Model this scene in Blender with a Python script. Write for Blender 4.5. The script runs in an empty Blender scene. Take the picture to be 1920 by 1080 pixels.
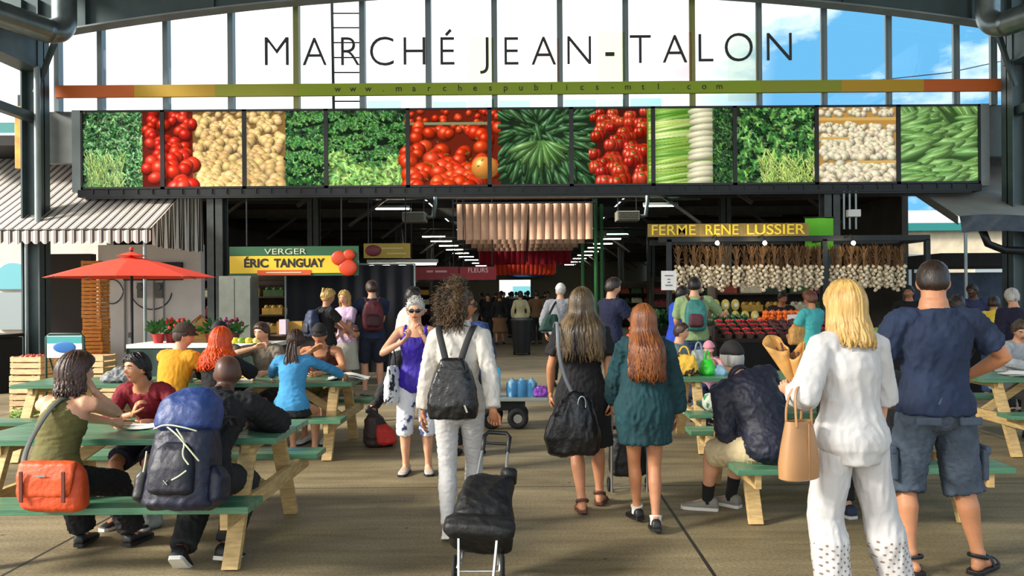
import bpy, bmesh, math, random
import numpy as np
from mathutils import Vector, Matrix, Euler, noise

C = bpy.context.scene.collection
R = math.radians
rnd = random.Random(7)

# ------------------------------------------------------------------ camera
FPX = 1450.0          # focal length in pixels of the 1920 wide frame
CAMH = 1.65           # eye height
VPX, VPY = 985.0, 550.0
ROLL = R(0.41)
cam_d = bpy.data.cameras.new('camera')
cam_d.sensor_fit = 'HORIZONTAL'
cam_d.sensor_width = 36.0
cam_d.lens = 36.0 * FPX / 1920.0
cam_d.shift_x = -(VPX - 960.0) / 1920.0
cam_d.shift_y = (VPY - 540.0) / 1920.0
cam_d.clip_start = 0.05
cam_d.clip_end = 400.0
cam = bpy.data.objects.new('camera', cam_d)
C.objects.link(cam)
cam.location = (0, 0, CAMH)
cam.rotation_euler = (R(90), 0, 0)
cam.rotation_euler = (Matrix.Rotation(R(90), 3, 'X') @ Matrix.Rotation(-ROLL, 3, 'Z')).to_euler()
bpy.context.scene.camera = cam


def P(px, py, Y):
    """world point at depth Y that the photograph shows at pixel (px, py)"""
    u, v = (px - VPX) / FPX, (VPY - py) / FPX
    c, s = math.cos(-ROLL), math.sin(-ROLL)
    return Vector(((u * c - v * s) * Y, Y, CAMH + (u * s + v * c) * Y))


def G(px, py):
    """ground point shown at pixel (px, py)"""
    u, v = (px - VPX) / FPX, (VPY - py) / FPX
    c, s = math.cos(-ROLL), math.sin(-ROLL)
    vv = u * s + v * c
    Y = -CAMH / vv
    return Vector(((u * c - v * s) * Y, Y, 0))


# ------------------------------------------------------------------ world, light, exposure
sc = bpy.context.scene
sc.view_settings.view_transform = 'Standard'
sc.view_settings.look = 'None'
sc.view_settings.gamma = 1
sc.view_settings.use_curve_mapping = False
sc.view_settings.exposure = 0.85


def lin(c):
    c = [x / 255.0 for x in c[:3]]
    return tuple(x / 12.92 if x <= 0.04045 else ((x + 0.055) / 1.055) ** 2.4 for x in c)


def N(nt, t, **kw):
    n = nt.nodes.new(t)
    for k, v in kw.items():
        setattr(n, k, v)
    return n


w = bpy.data.worlds.new('sky')
sc.world = w
w.use_nodes = True
nt = w.node_tree
nt.nodes.clear()
tc = N(nt, 'ShaderNodeTexCoord')
nz = N(nt, 'ShaderNodeTexNoise')
nz.inputs['Scale'].default_value = 3.2
nz.inputs['Detail'].default_value = 7
nz.inputs['Roughness'].default_value = 0.6
mp = N(nt, 'ShaderNodeMapping')
mp.inputs['Scale'].default_value = (1, 1, 2.2)
mp.inputs['Location'].default_value = (0.4, 0.1, 0.35)
nt.links.new(tc.outputs['Generated'], mp.inputs['Vector'])
nt.links.new(mp.outputs['Vector'], nz.inputs['Vector'])
sep = N(nt, 'ShaderNodeSeparateXYZ')
nt.links.new(tc.outputs['Generated'], sep.inputs[0])
mrx = N(nt, 'ShaderNodeMapRange')          # open blue to the east, bright cloud elsewhere
mrx.inputs['From Min'].default_value = 0.12
mrx.inputs['From Max'].default_value = 0.30
nt.links.new(sep.outputs['X'], mrx.inputs['Value'])
mrc = N(nt, 'ShaderNodeMapRange')
mrc.inputs['From Min'].default_value = 0.64
mrc.inputs['From Max'].default_value = 0.46
nt.links.new(nz.outputs['Fac'], mrc.inputs['Value'])
mu = N(nt, 'ShaderNodeMath', operation='MULTIPLY')
nt.links.new(mrx.outputs[0], mu.inputs[0])
nt.links.new(mrc.outputs[0], mu.inputs[1])
mx = N(nt, 'ShaderNodeMix', data_type='RGBA')
mx.inputs['A'].default_value = (1.0, 1.0, 1.0, 1)
mx.inputs['B'].default_value = (*lin((84, 146, 186)), 1)
nt.links.new(mu.outputs[0], mx.inputs['Factor'])
bg = N(nt, 'ShaderNodeBackground')
bg.inputs['Strength'].default_value = 1.15
nt.links.new(mx.outputs['Result'], bg.inputs['Color'])
out = N(nt, 'ShaderNodeOutputWorld')
nt.links.new(bg.outputs[0], out.inputs['Surface'])

sun_d = bpy.data.lights.new('sun', 'SUN')
sun_d.energy = 5.0
sun_d.angle = R(12)
sun_d.color = (1.0, 0.95, 0.86)
sun = bpy.data.objects.new('sun', sun_d)
C.objects.link(sun)
sun.location = (-20, -20, 30)
sun.rotation_euler = Vector((0.83, 0.30, -0.46)).to_track_quat('-Z', 'Y').to_euler()


# ------------------------------------------------------------------ helpers
def tag(o, label=None, cat=None, group=None, kind=None):
    if label: o['label'] = label
    if cat: o['category'] = cat
    if group: o['group'] = group
    if kind: o['kind'] = kind
    return o


def thing(name, label, cat, loc=(0, 0, 0), rz=0.0, group=None):
    o = bpy.data.objects.new(name, None)
    o.empty_display_size = 0.1
    C.objects.link(o)
    o.location = loc
    o.rotation_euler = (0, 0, rz)
    return tag(o, label, cat, group)


def copy_tree(o, parent=None):
    c = o.copy()
    C.objects.link(c)
    if parent is not None:
        c.parent = parent
    for ch in list(o.children):
        copy_tree(ch, c)
    return c


class MB:
    """collects shapes, builds ONE mesh object"""
    def __init__(s):
        s.v, s.f, s.m, s.n = [], [], [], 0

    def add(s, V, F, mi=0, M=None):
        V = np.asarray(V, float).reshape(-1, 3)
        if M is not None:
            A = np.array(M)
            V = V @ A[:3, :3].T + (A[:3, 3] if A.shape[0] == 4 else 0)
        s.v.append(V)
        n = s.n
        s.f.extend([tuple(i + n for i in f) for f in F])
        s.m.extend([mi] * len(F))
        s.n += len(V)
        return s

    def box(s, c, d, rot=None, mi=0, M=None):
        x, y, z = [a / 2 for a in d]
        V = np.array([(-x, -y, -z), (x, -y, -z), (x, y, -z), (-x, y, -z), (-x, -y, z), (x, -y, z), (x, y, z), (-x, y, z)])
        if rot is not None:
            V = V @ np.array(Euler(rot).to_matrix()).T
        V = V + np.array(c)
        F = [(0, 3, 2, 1), (4, 5, 6, 7), (0, 1, 5, 4), (1, 2, 6, 5), (2, 3, 7, 6), (3, 0, 4, 7)]
        return s.add(V, F, mi, M)

    def bar(s, a, b, wdt, hgt, up=(0, 0, 1), mi=0, M=None):
        """a straight timber from a to b"""
        a, b = Vector(a), Vector(b)
        t = (b - a).normalized()
        u = Vector(up)
        x = t.cross(u)
        if x.length < 1e-4:
            x = t.cross(Vector((1, 0, 0)))
        x.normalize()
        z = x.cross(t)
        V = []
        for p in (a, b):
            for sx, sz in ((-1, -1), (1, -1), (1, 1), (-1, 1)):
                V.append(p + x * (sx * wdt / 2) + z * (sz * hgt / 2))
        F = [(0, 3, 2, 1), (4, 5, 6, 7), (0, 1, 5, 4), (1, 2, 6, 5), (2, 3, 7, 6), (3, 0, 4, 7)]
        return s.add([tuple(v) for v in V], F, mi, M)

    def tube(s, pts, rad, seg=12, lat=None, cap=True, mi=0, M=None, closed=False):
        """loft of elliptical rings. rad: r or (ra, rb) per point; lat: lateral axis (one or per point)"""
        pts = [Vector(p) for p in pts]
        n = len(pts)
        if not isinstance(rad, (list, tuple)):
            rad = [rad] * n
        rad = [(r, r) if not isinstance(r, (tuple, list)) else r for r in rad]
        V = []
        prev = None
        for i, p in enumerate(pts):
            if closed:
                t = pts[(i + 1) % n] - pts[i - 1]
            else:
                t = pts[min(i + 1, n - 1)] - pts[max(i - 1, 0)]
            if t.length < 1e-9:
                t = Vector((0, 0, 1))
            t.normalize()
            if lat is not None:
                l = Vector(lat[i]) if isinstance(lat, list) else Vector(lat)
            elif prev is not None:
                l = prev
            else:
                l = Vector((1, 0, 0)) if abs(t.x) < 0.9 else Vector((0, 1, 0))
            l = l - t * l.dot(t)
            if l.length < 1e-5:
                l = t.orthogonal()
            l.normalize()
            prev = l
            b = t.cross(l)
            for k in range(seg):
                a = 2 * math.pi * k / seg
                V.append(p + l * (math.cos(a) * rad[i][0]) + b * (math.sin(a) * rad[i][1]))
        F = []
        for i in range(n - 1 if not closed else n):
            j = (i + 1) % n
            for k in range(seg):
                k2 = (k + 1) % seg
                F.append((i * seg + k, i * seg + k2, j * seg + k2, j * seg + k))
        if cap and not closed:
            F.append(tuple(range(seg - 1, -1, -1)))
            F.append(tuple((n - 1) * seg + k for k in range(seg)))
        return s.add([tuple(v) for v in V], F, mi, M)

    def cyl(s, a, b, r, seg=16, r2=None, mi=0, M=None):
        return s.tube([a, b], [r, r if r2 is None else r2], seg, mi=mi, M=M)

    def ball(s, c, r, seg=14, rings=9, mi=0, rot=None, M=None):
        r = (r, r, r) if not isinstance(r, (tuple, list)) else r
        V = [(0, 0, 1)]
        for i in range(1, rings):
            a = math.pi * i / rings
            for k in range(seg):
                b = 2 * math.pi * k / seg
                V.append((math.sin(a) * math.cos(b), math.sin(a) * math.sin(b), math.cos(a)))
        V.append((0, 0, -1))
        V = np.array(V) * np.array(r)
        if rot is not None:
            V = V @ np.array(Euler(rot).to_matrix()).T
        V = V + np.array(c)
        F = [(0, 1 + k, 1 + (k + 1) % seg) for k in range(seg)]
        for i in range(rings - 2):
            for k in range(seg):
                a, b = 1 + i * seg + k, 1 + i * seg + (k + 1) % seg
                F.append((a, a + seg, b + seg, b))
        L = len(V) - 1
        o = 1 + (rings - 2) * seg
        F += [(o + (k + 1) % seg, o + k, L) for k in range(seg)]
        return s.add(V, F, mi, M)

    def lathe(s, prof, c=(0, 0, 0), seg=20, mi=0, M=None):
        V = []
        for r, z in prof:
            for k in range(seg):
                a = 2 * math.pi * k / seg
                V.append((c[0] + r * math.cos(a), c[1] + r * math.sin(a), c[2] + z))
        n = len(prof)
        F = []
        for i in range(n - 1):
            for k in range(seg):
                k2 = (k + 1) % seg
                F.append((i * seg + k, i * seg + k2, (i + 1) * seg + k2, (i + 1) * seg + k))
        F.append(tuple(range(seg - 1, -1, -1)))
        F.append(tuple((n - 1) * seg + k for k in range(seg)))
        return s.add(V, F, mi, M)

    def prism(s, poly, a, b, axis='y', mi=0, M=None):
        """polygon (2D) extruded from a to b along an axis"""
        n = len(poly)
        V = []
        for t in (a, b):
            for p in poly:
                V.append({'x': (t, p[0], p[1]), 'y': (p[0], t, p[1]), 'z': (p[0], p[1], t)}[axis])
        F = [tuple(range(n - 1, -1, -1)), tuple(range(n, 2 * n))]
        for k in range(n):
            k2 = (k + 1) % n
            F.append((k, k2, n + k2, n + k))
        return s.add(V, F, mi, M)

    def grid(s, fn, nu, nv, mi=0, M=None):
        V = [fn(i / nu, j / nv) for j in range(nv + 1) for i in range(nu + 1)]
        F = [(j * (nu + 1) + i, j * (nu + 1) + i + 1, (j + 1) * (nu + 1) + i + 1, (j + 1) * (nu + 1) + i)
             for j in range(nv) for i in range(nu)]
        return s.add(V, F, mi, M)

    def mesh(s, name, mats):
        me = bpy.data.meshes.new(name)
        V = np.concatenate(s.v) if s.v else np.zeros((0, 3))
        me.from_pydata([tuple(v) for v in V], [], s.f)
        if not isinstance(mats, (list, tuple)):
            mats = [mats]
        for m in mats:
            me.materials.append(m)
        me.polygons.foreach_set('material_index', s.m)
        me.update()
        return me

    def build(s, name, mats, parent=None, smooth=False, bevel=0.0, label=None, fix=True):
        me = s.mesh(name, mats)
        if fix:
            bm = bmesh.new()
            bm.from_mesh(me)
            bmesh.ops.recalc_face_normals(bm, faces=bm.faces)
            bm.to_mesh(me)
            bm.free()
        o = bpy.data.objects.new(name, me)
        C.objects.link(o)
        if smooth:
            me.polygons.foreach_set('use_smooth', [True] * len(me.polygons))
            if smooth != 'all':
                me.set_sharp_from_angle(angle=R(40))
        if bevel:
            b = o.modifiers.new('bevel', 'BEVEL')
            b.width = bevel
            b.segments = 2
            b.limit_method = 'ANGLE'
        if parent is not None:
            o.parent = parent
        if label:
            o['label'] = label
        return o


def struct(name, mb, mats, **kw):
    o = mb.build(name, mats, **kw)
    o['kind'] = 'structure'
    return o


MATS = {}


def mat(name, col=(128, 128, 128), rough=0.6, metal=0.0, var=0.0, vscale=6.0, bump=0.0, bscale=60.0, emit=0.0,
        stretch=None, spec=None, col2=None, sheen=0.0, coat=0.0, trans=0.0):
    if name in MATS:
        return MATS[name]
    m = bpy.data.materials.new(name)
    m.use_nodes = True
    nt = m.node_tree
    b = nt.nodes['Principled BSDF']
    b.inputs['Roughness'].default_value = rough
    b.inputs['Metallic'].default_value = metal
    if spec is not None:
        b.inputs['Specular IOR Level'].default_value = spec
    if sheen:
        b.inputs['Sheen Weight'].default_value = sheen
    if coat:
        b.inputs['Coat Weight'].default_value = coat
        b.inputs['Coat Roughness'].default_value = 0.15
    if trans:
        b.inputs['Transmission Weight'].default_value = trans
    c = lin(col)
    tcn = N(nt, 'ShaderNodeTexCoord')
    vec = tcn.outputs['Object']
    if stretch:
        mpn = N(nt, 'ShaderNodeMapping')
        mpn.inputs['Scale'].default_value = stretch
        nt.links.new(vec, mpn.inputs['Vector'])
        vec = mpn.outputs['Vector']
    if var or col2:
        n1 = N(nt, 'ShaderNodeTexNoise')
        n1.inputs['Scale'].default_value = vscale
        n1.inputs['Detail'].default_value = 5
        nt.links.new(vec, n1.inputs['Vector'])
        mr = N(nt, 'ShaderNodeMapRange')
        mr.inputs['From Min'].default_value = 0.33
        mr.inputs['From Max'].default_value = 0.67
        nt.links.new(n1.outputs['Fac'], mr.inputs['Value'])
        mxn = N(nt, 'ShaderNodeMix', data_type='RGBA')
        if col2:
            c2 = lin(col2)
            mxn.inputs['A'].default_value = (*c, 1)
            mxn.inputs['B'].default_value = (*c2, 1)
        else:
            mxn.inputs['A'].default_value = (*[x * (1 - var) for x in c], 1)
            mxn.inputs['B'].default_value = (*[min(1, x * (1 + var)) for x in c], 1)
        nt.links.new(mr.outputs[0], mxn.inputs['Factor'])
        nt.links.new(mxn.outputs['Result'], b.inputs['Base Color'])
    else:
        b.inputs['Base Color'].default_value = (*c, 1)
    if bump:
        n2 = N(nt, 'ShaderNodeTexNoise')
        n2.inputs['Scale'].default_value = bscale
        n2.inputs['Detail'].default_value = 3
        nt.links.new(vec, n2.inputs['Vector'])
        bp = N(nt, 'ShaderNodeBump')
        bp.inputs['Strength'].default_value = bump
        bp.inputs['Distance'].default_value = 0.01
        nt.links.new(n2.outputs['Fac'], bp.inputs['Height'])
        nt.links.new(bp.outputs[0], b.inputs['Normal'])
    if emit:
        b.inputs['Emission Color'].default_value = (*c, 1)
        b.inputs['Emission Strength'].default_value = emit
    MATS[name] = m
    return m


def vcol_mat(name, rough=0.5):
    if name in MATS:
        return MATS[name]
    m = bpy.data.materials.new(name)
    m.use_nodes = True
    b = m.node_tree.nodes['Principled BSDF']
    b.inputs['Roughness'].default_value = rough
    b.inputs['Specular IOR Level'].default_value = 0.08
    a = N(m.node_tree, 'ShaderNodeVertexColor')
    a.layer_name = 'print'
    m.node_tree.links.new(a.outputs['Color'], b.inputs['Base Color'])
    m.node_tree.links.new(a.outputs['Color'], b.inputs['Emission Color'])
    b.inputs['Emission Strength'].default_value = 0.34      # glow added to brighten the prints, no lamp behind them
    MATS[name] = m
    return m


def stripes_mat(name, cols, axis, period, rough=0.7, bump=0.0):
    """hard bands along an object axis; cols = [(start 0..1, rgb), ...]"""
    m = bpy.data.materials.new(name)
    m.use_nodes = True
    nt = m.node_tree
    b = nt.nodes['Principled BSDF']
    b.inputs['Roughness'].default_value = rough
    t = N(nt, 'ShaderNodeTexCoord')
    sp = N(nt, 'ShaderNodeSeparateXYZ')
    nt.links.new(t.outputs['Object'], sp.inputs[0])
    d = N(nt, 'ShaderNodeMath', operation='DIVIDE')
    d.inputs[1].default_value = period
    nt.links.new(sp.outputs[axis], d.inputs[0])
    fr = N(nt, 'ShaderNodeMath', operation='FRACT')
    nt.links.new(d.outputs[0], fr.inputs[0])
    cr = N(nt, 'ShaderNodeValToRGB')
    cr.color_ramp.interpolation = 'CONSTANT'
    el = cr.color_ramp.elements
    el[0].position = cols[0][0]
    el[0].color = (*lin(cols[0][1]), 1)
    el[1].position = cols[1][0]
    el[1].color = (*lin(cols[1][1]), 1)
    for p, c in cols[2:]:
        e = el.new(p)
        e.color = (*lin(c), 1)
    nt.links.new(fr.outputs[0], cr.inputs[0])
    nt.links.new(cr.outputs[0], b.inputs['Base Color'])
    return m


def text_mesh(txt, size, depth=0.01, spacing=1.0, shear=0.0, offset=0.0):
    """returns verts, faces, width of a text standing in the XZ plane, facing -Y"""
    cu = bpy.data.curves.new('t', 'FONT')
    cu.body = txt
    cu.size = size
    cu.extrude = depth / 2
    cu.space_character = spacing
    cu.shear = shear
    cu.offset = offset
    cu.resolution_u = 5
    o = bpy.data.objects.new('t', cu)
    C.objects.link(o)
    dg = bpy.context.evaluated_depsgraph_get()
    me = bpy.data.meshes.new_from_object(o.evaluated_get(dg))
    V = np.array([v.co[:] for v in me.vertices]).reshape(-1, 3)
    F = [tuple(p.vertices) for p in me.polygons]
    bpy.data.objects.remove(o)
    bpy.data.curves.remove(cu)
    bpy.data.meshes.remove(me)
    if len(V) == 0:
        return V, F, 0
    V = np.stack([V[:, 0], -V[:, 2], V[:, 1]], 1)
    return V, F, V[:, 0].max() - V[:, 0].min()


def put_text(mb, txt, x0, x1, y, z0, z1, depth=0.01, spacing=1.0, mi=0, shear=0.0, offset=0.0):
    """text scaled to fill the box x0..x1, z0..z1 on the plane y"""
    V, F, wd = text_mesh(txt, 1.0, 0.02, spacing, shear, offset)
    mn, mxx = V.min(0), V.max(0)
    V[:, 0] = x0 + (V[:, 0] - mn[0]) / (mxx[0] - mn[0]) * (x1 - x0)
    V[:, 2] = z0 + (V[:, 2] - mn[2]) / (mxx[2] - mn[2]) * (z1 - z0)
    V[:, 1] = y + (V[:, 1] - mn[1]) / (mxx[1] - mn[1]) * depth
    mb.add(V, F, mi)


# common materials
STEEL = mat('dark_green_steel', (74, 88, 88), 0.45, 0.35, var=0.12, vscale=3)
STEELD = mat('black_steel', (34, 38, 38), 0.5, 0.3, var=0.15, vscale=4)
STEELL = mat('light_grey_steel', (140, 150, 148), 0.4, 0.5, var=0.1, vscale=3)
GALV = mat('galvanised_duct', (130, 142, 142), 0.32, 0.8, var=0.15, vscale=5)
BLACK = mat('black_plastic', (18, 18, 19), 0.45)
CHROME = mat('bright_metal', (190, 192, 190), 0.25, 0.9)
WHITE = mat('white_paint', (226, 224, 216), 0.6, var=0.05, vscale=4)
PINE = mat('raw_pine', (196, 164, 108), 0.65, var=0.22, vscale=9, stretch=(1, 1, 6), bump=0.25, bscale=30)
GREENP = mat('green_painted_timber', (80, 128, 98), 0.28, var=0.25, vscale=5, stretch=(0.6, 5, 5), bump=0.2, bscale=25)
RUBBER = mat('rubber', (22, 22, 22), 0.8)
PAPER = mat('white_paper', (235, 234, 228), 0.75, var=0.05, vscale=20)
KRAFT = mat('kraft_paper', (196, 146, 78), 0.7, var=0.18, vscale=9, bump=0.5, bscale=25)

# ================================================================== SETTING
def floor_mat():
    m = bpy.data.materials.new('worn_concrete')
    m.use_nodes = True
    nt = m.node_tree
    b = nt.nodes['Principled BSDF']
    t = N(nt, 'ShaderNodeTexCoord')
    L = nt.links.new

    def noise_(scale, det, st=None, rough=0.55):
        n = N(nt, 'ShaderNodeTexNoise')
        n.inputs['Scale'].default_value = scale
        n.inputs['Detail'].default_value = det
        n.inputs['Roughness'].default_value = rough
        v = t.outputs['Object']
        if st:
            mp = N(nt, 'ShaderNodeMapping')
            mp.inputs['Scale'].default_value = st
            L(v, mp.inputs['Vector'])
            v = mp.outputs['Vector']
        L(v, n.inputs['Vector'])
        return n.outputs['Fac']

    def ramp(fac, a, ca, bb, cb):
        r = N(nt, 'ShaderNodeValToRGB')
        e = r.color_ramp.elements
        e[0].position, e[1].position = a, bb
        e[0].color, e[1].color = (*lin(ca), 1), (*lin(cb), 1)
        L(fac, r.inputs[0])
        return r.outputs[0]

    def mixc(fac, a, c, mode='MIX'):
        x = N(nt, 'ShaderNodeMix', data_type='RGBA', blend_type=mode)
        if isinstance(fac, float):
            x.inputs['Factor'].default_value = fac
        else:
            L(fac, x.inputs['Factor'])
        L(a, x.inputs['A'])
        if isinstance(c, tuple):
            x.inputs['B'].default_value = (*lin(c), 1)
        else:
            L(c, x.inputs['B'])
        return x.outputs['Result']

    base = ramp(noise_(0.55, 6, (1.0, 2.2, 1)), 0.36, (112, 98, 68), 0.66, (162, 146, 112))
    streak = ramp(noise_(2.2, 5, (0.5, 3.5, 1)), 0.35, (96, 84, 56), 0.7, (170, 154, 116))
    c = mixc(0.45, base, streak)
    grit = ramp(noise_(55, 3), 0.35, (150, 150, 150), 0.65, (255, 255, 255))
    c = mixc(0.55, c, grit, 'MULTIPLY')
    # oil stains and gum spots
    vo = N(nt, 'ShaderNodeTexVoronoi')
    vo.inputs['Scale'].default_value = 2.3
    L(t.outputs['Object'], vo.inputs['Vector'])
    sp = N(nt, 'ShaderNodeMapRange')
    sp.inputs['From Min'].default_value = 0.05
    sp.inputs['From Max'].default_value = 0.02
    L(vo.outputs['Distance'], sp.inputs['Value'])
    c = mixc(sp.outputs[0], c, (60, 50, 38))
    # saw cut joints
    s = N(nt, 'ShaderNodeSeparateXYZ')
    L(t.outputs['Object'], s.inputs[0])
    jf = None
    for ax, off, per, wd in (('X', 1.09, 4.2, 0.012), ('Y', 6.6, 5.4, 0.010)):
        a = N(nt, 'ShaderNodeMath', operation='SUBTRACT')
        a.inputs[1].default_value = off - per / 2 - per * 20
        L(s.outputs[ax], a.inputs[0])
        mo = N(nt, 'ShaderNodeMath', operation='MODULO')
        mo.inputs[1].default_value = per
        L(a.outputs[0], mo.inputs[0])
        d = N(nt, 'ShaderNodeMath', operation='SUBTRACT')
        d.inputs[1].default_value = per / 2
        L(mo.outputs[0], d.inputs[0])
        ab = N(nt, 'ShaderNodeMath', operation='ABSOLUTE')
        L(d.outputs[0], ab.inputs[0])
        lt = N(nt, 'ShaderNodeMath', operation='LESS_THAN')
        lt.inputs[1].default_value = wd
        L(ab.outputs[0], lt.inputs[0])
        if jf is None:
            jf = lt.outputs[0]
        else:
            mxm = N(nt, 'ShaderNodeMath', operation='MAXIMUM')
            L(jf, mxm.inputs[0])
            L(lt.outputs[0], mxm.inputs[1])
            jf = mxm.outputs[0]
    c = mixc(jf, c, (34, 30, 24))
    L(c, b.inputs['Base Color'])
    rr = N(nt, 'ShaderNodeMapRange')
    rr.inputs['To Min'].default_value = 0.45
    rr.inputs['To Max'].default_value = 0.8
    L(noise_(1.4, 4), rr.inputs['Value'])
    L(rr.outputs[0], b.inputs['Roughness'])
    bp = N(nt, 'ShaderNodeBump')
    bp.inputs['Strength'].default_value = 0.25
    bp.inputs['Distance'].default_value = 0.01
    L(noise_(40, 4), bp.inputs['Height'])
    L(bp.outputs[0], b.inputs['Normal'])
    return m


mb = MB()
mb.box((0, 5, -0.1), (90, 30, 0.2))
struct('floor', mb, floor_mat())
mb = MB()
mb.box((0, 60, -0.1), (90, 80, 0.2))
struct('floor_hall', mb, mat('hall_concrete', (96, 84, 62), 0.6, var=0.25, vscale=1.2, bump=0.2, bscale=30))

YG = 15.0                    # the gable wall with the sign
XL, XR = -9.15, 9.35
def arch_z(x):
    return 7.34 - 0.0094 * (x - 0.1) ** 2

# arched steel girder in front of the glass, with its lighter lower flange
mb = MB()
n = 40
xs = [XL - 1.2 + (XR - XL + 2.4) * i / n for i in range(n + 1)]
for i in range(n):
    a, b_ = xs[i], xs[i + 1]
    za, zb = arch_z(a), arch_z(b_)
    V = [(a, 14.5, za), (b_, 14.5, zb), (b_, 14.56, zb), (a, 14.56, za), (a, 14.5, za + 1.5), (b_, 14.5, zb + 1.5), (b_, 14.56, zb + 1.5), (a, 14.56, za + 1.5)]
    F = [(0, 3, 2, 1), (4, 5, 6, 7), (0, 1, 5, 4), (1, 2, 6, 5), (2, 3, 7, 6), (3, 0, 4, 7)]
    mb.add(V, F, 0)
    V = [(a, 14.38, za - .03), (b_, 14.38, zb - .03), (b_, 14.68, zb - .03), (a, 14.68, za - .03), (a, 14.38, za), (b_, 14.38, zb), (b_, 14.68, zb), (a, 14.68, za)]
    mb.add(V, F, 1)
for x in (-8.2, -5.8, -3.2, 3.4, 6.0, 8.4):
    mb.box((x, 14.48, arch_z(x) + 0.75), (0.05, 0.1, 1.5), mi=0)
struct('trim_1', mb, [STEEL, STEELL])

# roof of the open shed above the tables
ROOF0 = -1.0
mb = MB()
n = 12
for i in range(n):
    a, b_ = XL - .6 + (XR - XL + 1.2) * i / n, XL - .6 + (XR - XL + 1.2) * (i + 1) / n
    za, zb = arch_z(a) + 1.5, arch_z(b_) + 1.5
    V = [(a, ROOF0, za), (b_, ROOF0, zb), (b_, 15.2, zb), (a, 15.2, za), (a, ROOF0, za + .15), (b_, ROOF0, zb + .15), (b_, 15.2, zb + .15), (a, 15.2, za + .15)]
    F = [(0, 3, 2, 1), (4, 5, 6, 7), (0, 1, 5, 4), (1, 2, 6, 5), (2, 3, 7, 6), (3, 0, 4, 7)]
    mb.add(V, F)
struct('ceiling', mb, mat('roof_deck', (120, 132, 130), 0.6, var=0.1, vscale=2))

# glazing bays between mullions
def glass_mat():
    m = bpy.data.materials.new('clear_glass')
    m.use_nodes = True
    nt = m.node_tree
    nt.nodes.clear()
    o = N(nt, 'ShaderNodeOutputMaterial')
    t = N(nt, 'ShaderNodeBsdfTransparent')
    t.inputs['Color'].default_value = (0.95, 0.98, 0.98, 1)
    g = N(nt, 'ShaderNodeBsdfGlossy')
    g.inputs['Roughness'].default_value = 0.02
    x = N(nt, 'ShaderNodeMixShader')
    x.inputs[0].default_value = 0.06
    nt.links.new(t.outputs[0], x.inputs[1])
    nt.links.new(g.outputs[0], x.inputs[2])
    nt.links.new(x.outputs[0], o.inputs['Surface'])
    return m
def translucent_mat(name, col, a):
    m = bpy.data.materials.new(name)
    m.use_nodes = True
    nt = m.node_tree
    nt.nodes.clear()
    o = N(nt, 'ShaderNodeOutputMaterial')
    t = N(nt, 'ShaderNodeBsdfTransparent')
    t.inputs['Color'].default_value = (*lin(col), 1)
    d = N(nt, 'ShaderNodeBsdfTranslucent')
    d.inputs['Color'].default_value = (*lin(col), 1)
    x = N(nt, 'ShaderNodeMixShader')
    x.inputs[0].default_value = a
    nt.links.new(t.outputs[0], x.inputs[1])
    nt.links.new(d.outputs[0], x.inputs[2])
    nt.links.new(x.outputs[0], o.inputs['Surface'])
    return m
GLASS = glass_mat()
mull_px = [108, 189, 312, 434, 557, 681, 805, 929, 1052, 1175, 1300, 1425, 1547, 1668, 1795, 1865, 1888]
mull_x = [P(px, 130, YG).x for px in mull_px]
ZS = 5.24                    # sill: top of the picture boxes
reflect_rects = {5: [((120, 196, 214), 690, 752, 188, 204)],  # translucent tints painted in for colours reflected by the panes
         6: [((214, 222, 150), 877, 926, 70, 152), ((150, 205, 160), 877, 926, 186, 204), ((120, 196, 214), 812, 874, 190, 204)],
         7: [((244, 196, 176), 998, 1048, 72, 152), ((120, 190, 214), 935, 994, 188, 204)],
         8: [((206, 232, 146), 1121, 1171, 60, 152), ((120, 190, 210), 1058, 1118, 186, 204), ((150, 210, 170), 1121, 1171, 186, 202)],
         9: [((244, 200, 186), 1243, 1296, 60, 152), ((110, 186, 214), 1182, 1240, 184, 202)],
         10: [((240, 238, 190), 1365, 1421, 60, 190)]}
FM = {}
for i in range(len(mull_x) - 1):
    a, b_ = mull_x[i], mull_x[i + 1]
    mb = MB()
    V, F, k = [], [], 6
    for j in range(k + 1):
        x = a + (b_ - a) * j / k
        V += [(x, YG, ZS), (x, YG, arch_z(x) + 0.35)]
    F = [(2 * j, 2 * j + 2, 2 * j + 3, 2 * j + 1) for j in range(k)]
    mb.add(V, F)
    o = struct('window_%d' % (i + 1), mb, GLASS)
    for (c, x0, x1, y0, y1) in reflect_rects.get(i, []):
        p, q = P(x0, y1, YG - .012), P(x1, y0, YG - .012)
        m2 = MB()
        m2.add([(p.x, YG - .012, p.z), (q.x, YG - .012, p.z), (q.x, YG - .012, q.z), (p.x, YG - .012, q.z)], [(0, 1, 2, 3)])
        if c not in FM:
            FM[c] = translucent_mat('reflection_tint', tuple(q + (255 - q) * .45 for q in c), 0.2)
        m2.build('reflection_tint', FM[c], o)
MULL = mat('mullion_grey', (120, 134, 136), 0.4, 0.3)
for i, x in enumerate(mull_x):
    mb = MB()
    z1 = arch_z(x) + 0.3
    mb.box((x, YG + .05, (ZS + z1) / 2), (0.07, 0.16, z1 - ZS))
    mb.box((x - .05, YG + .02, (ZS + z1) / 2), (0.05, 0.05, z1 - ZS))
    struct('trim_%d' % (i + 2), mb, MULL if i not in (4, 10) else mat('mullion_olive', (140, 142, 84), 0.4, 0.2))

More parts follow.
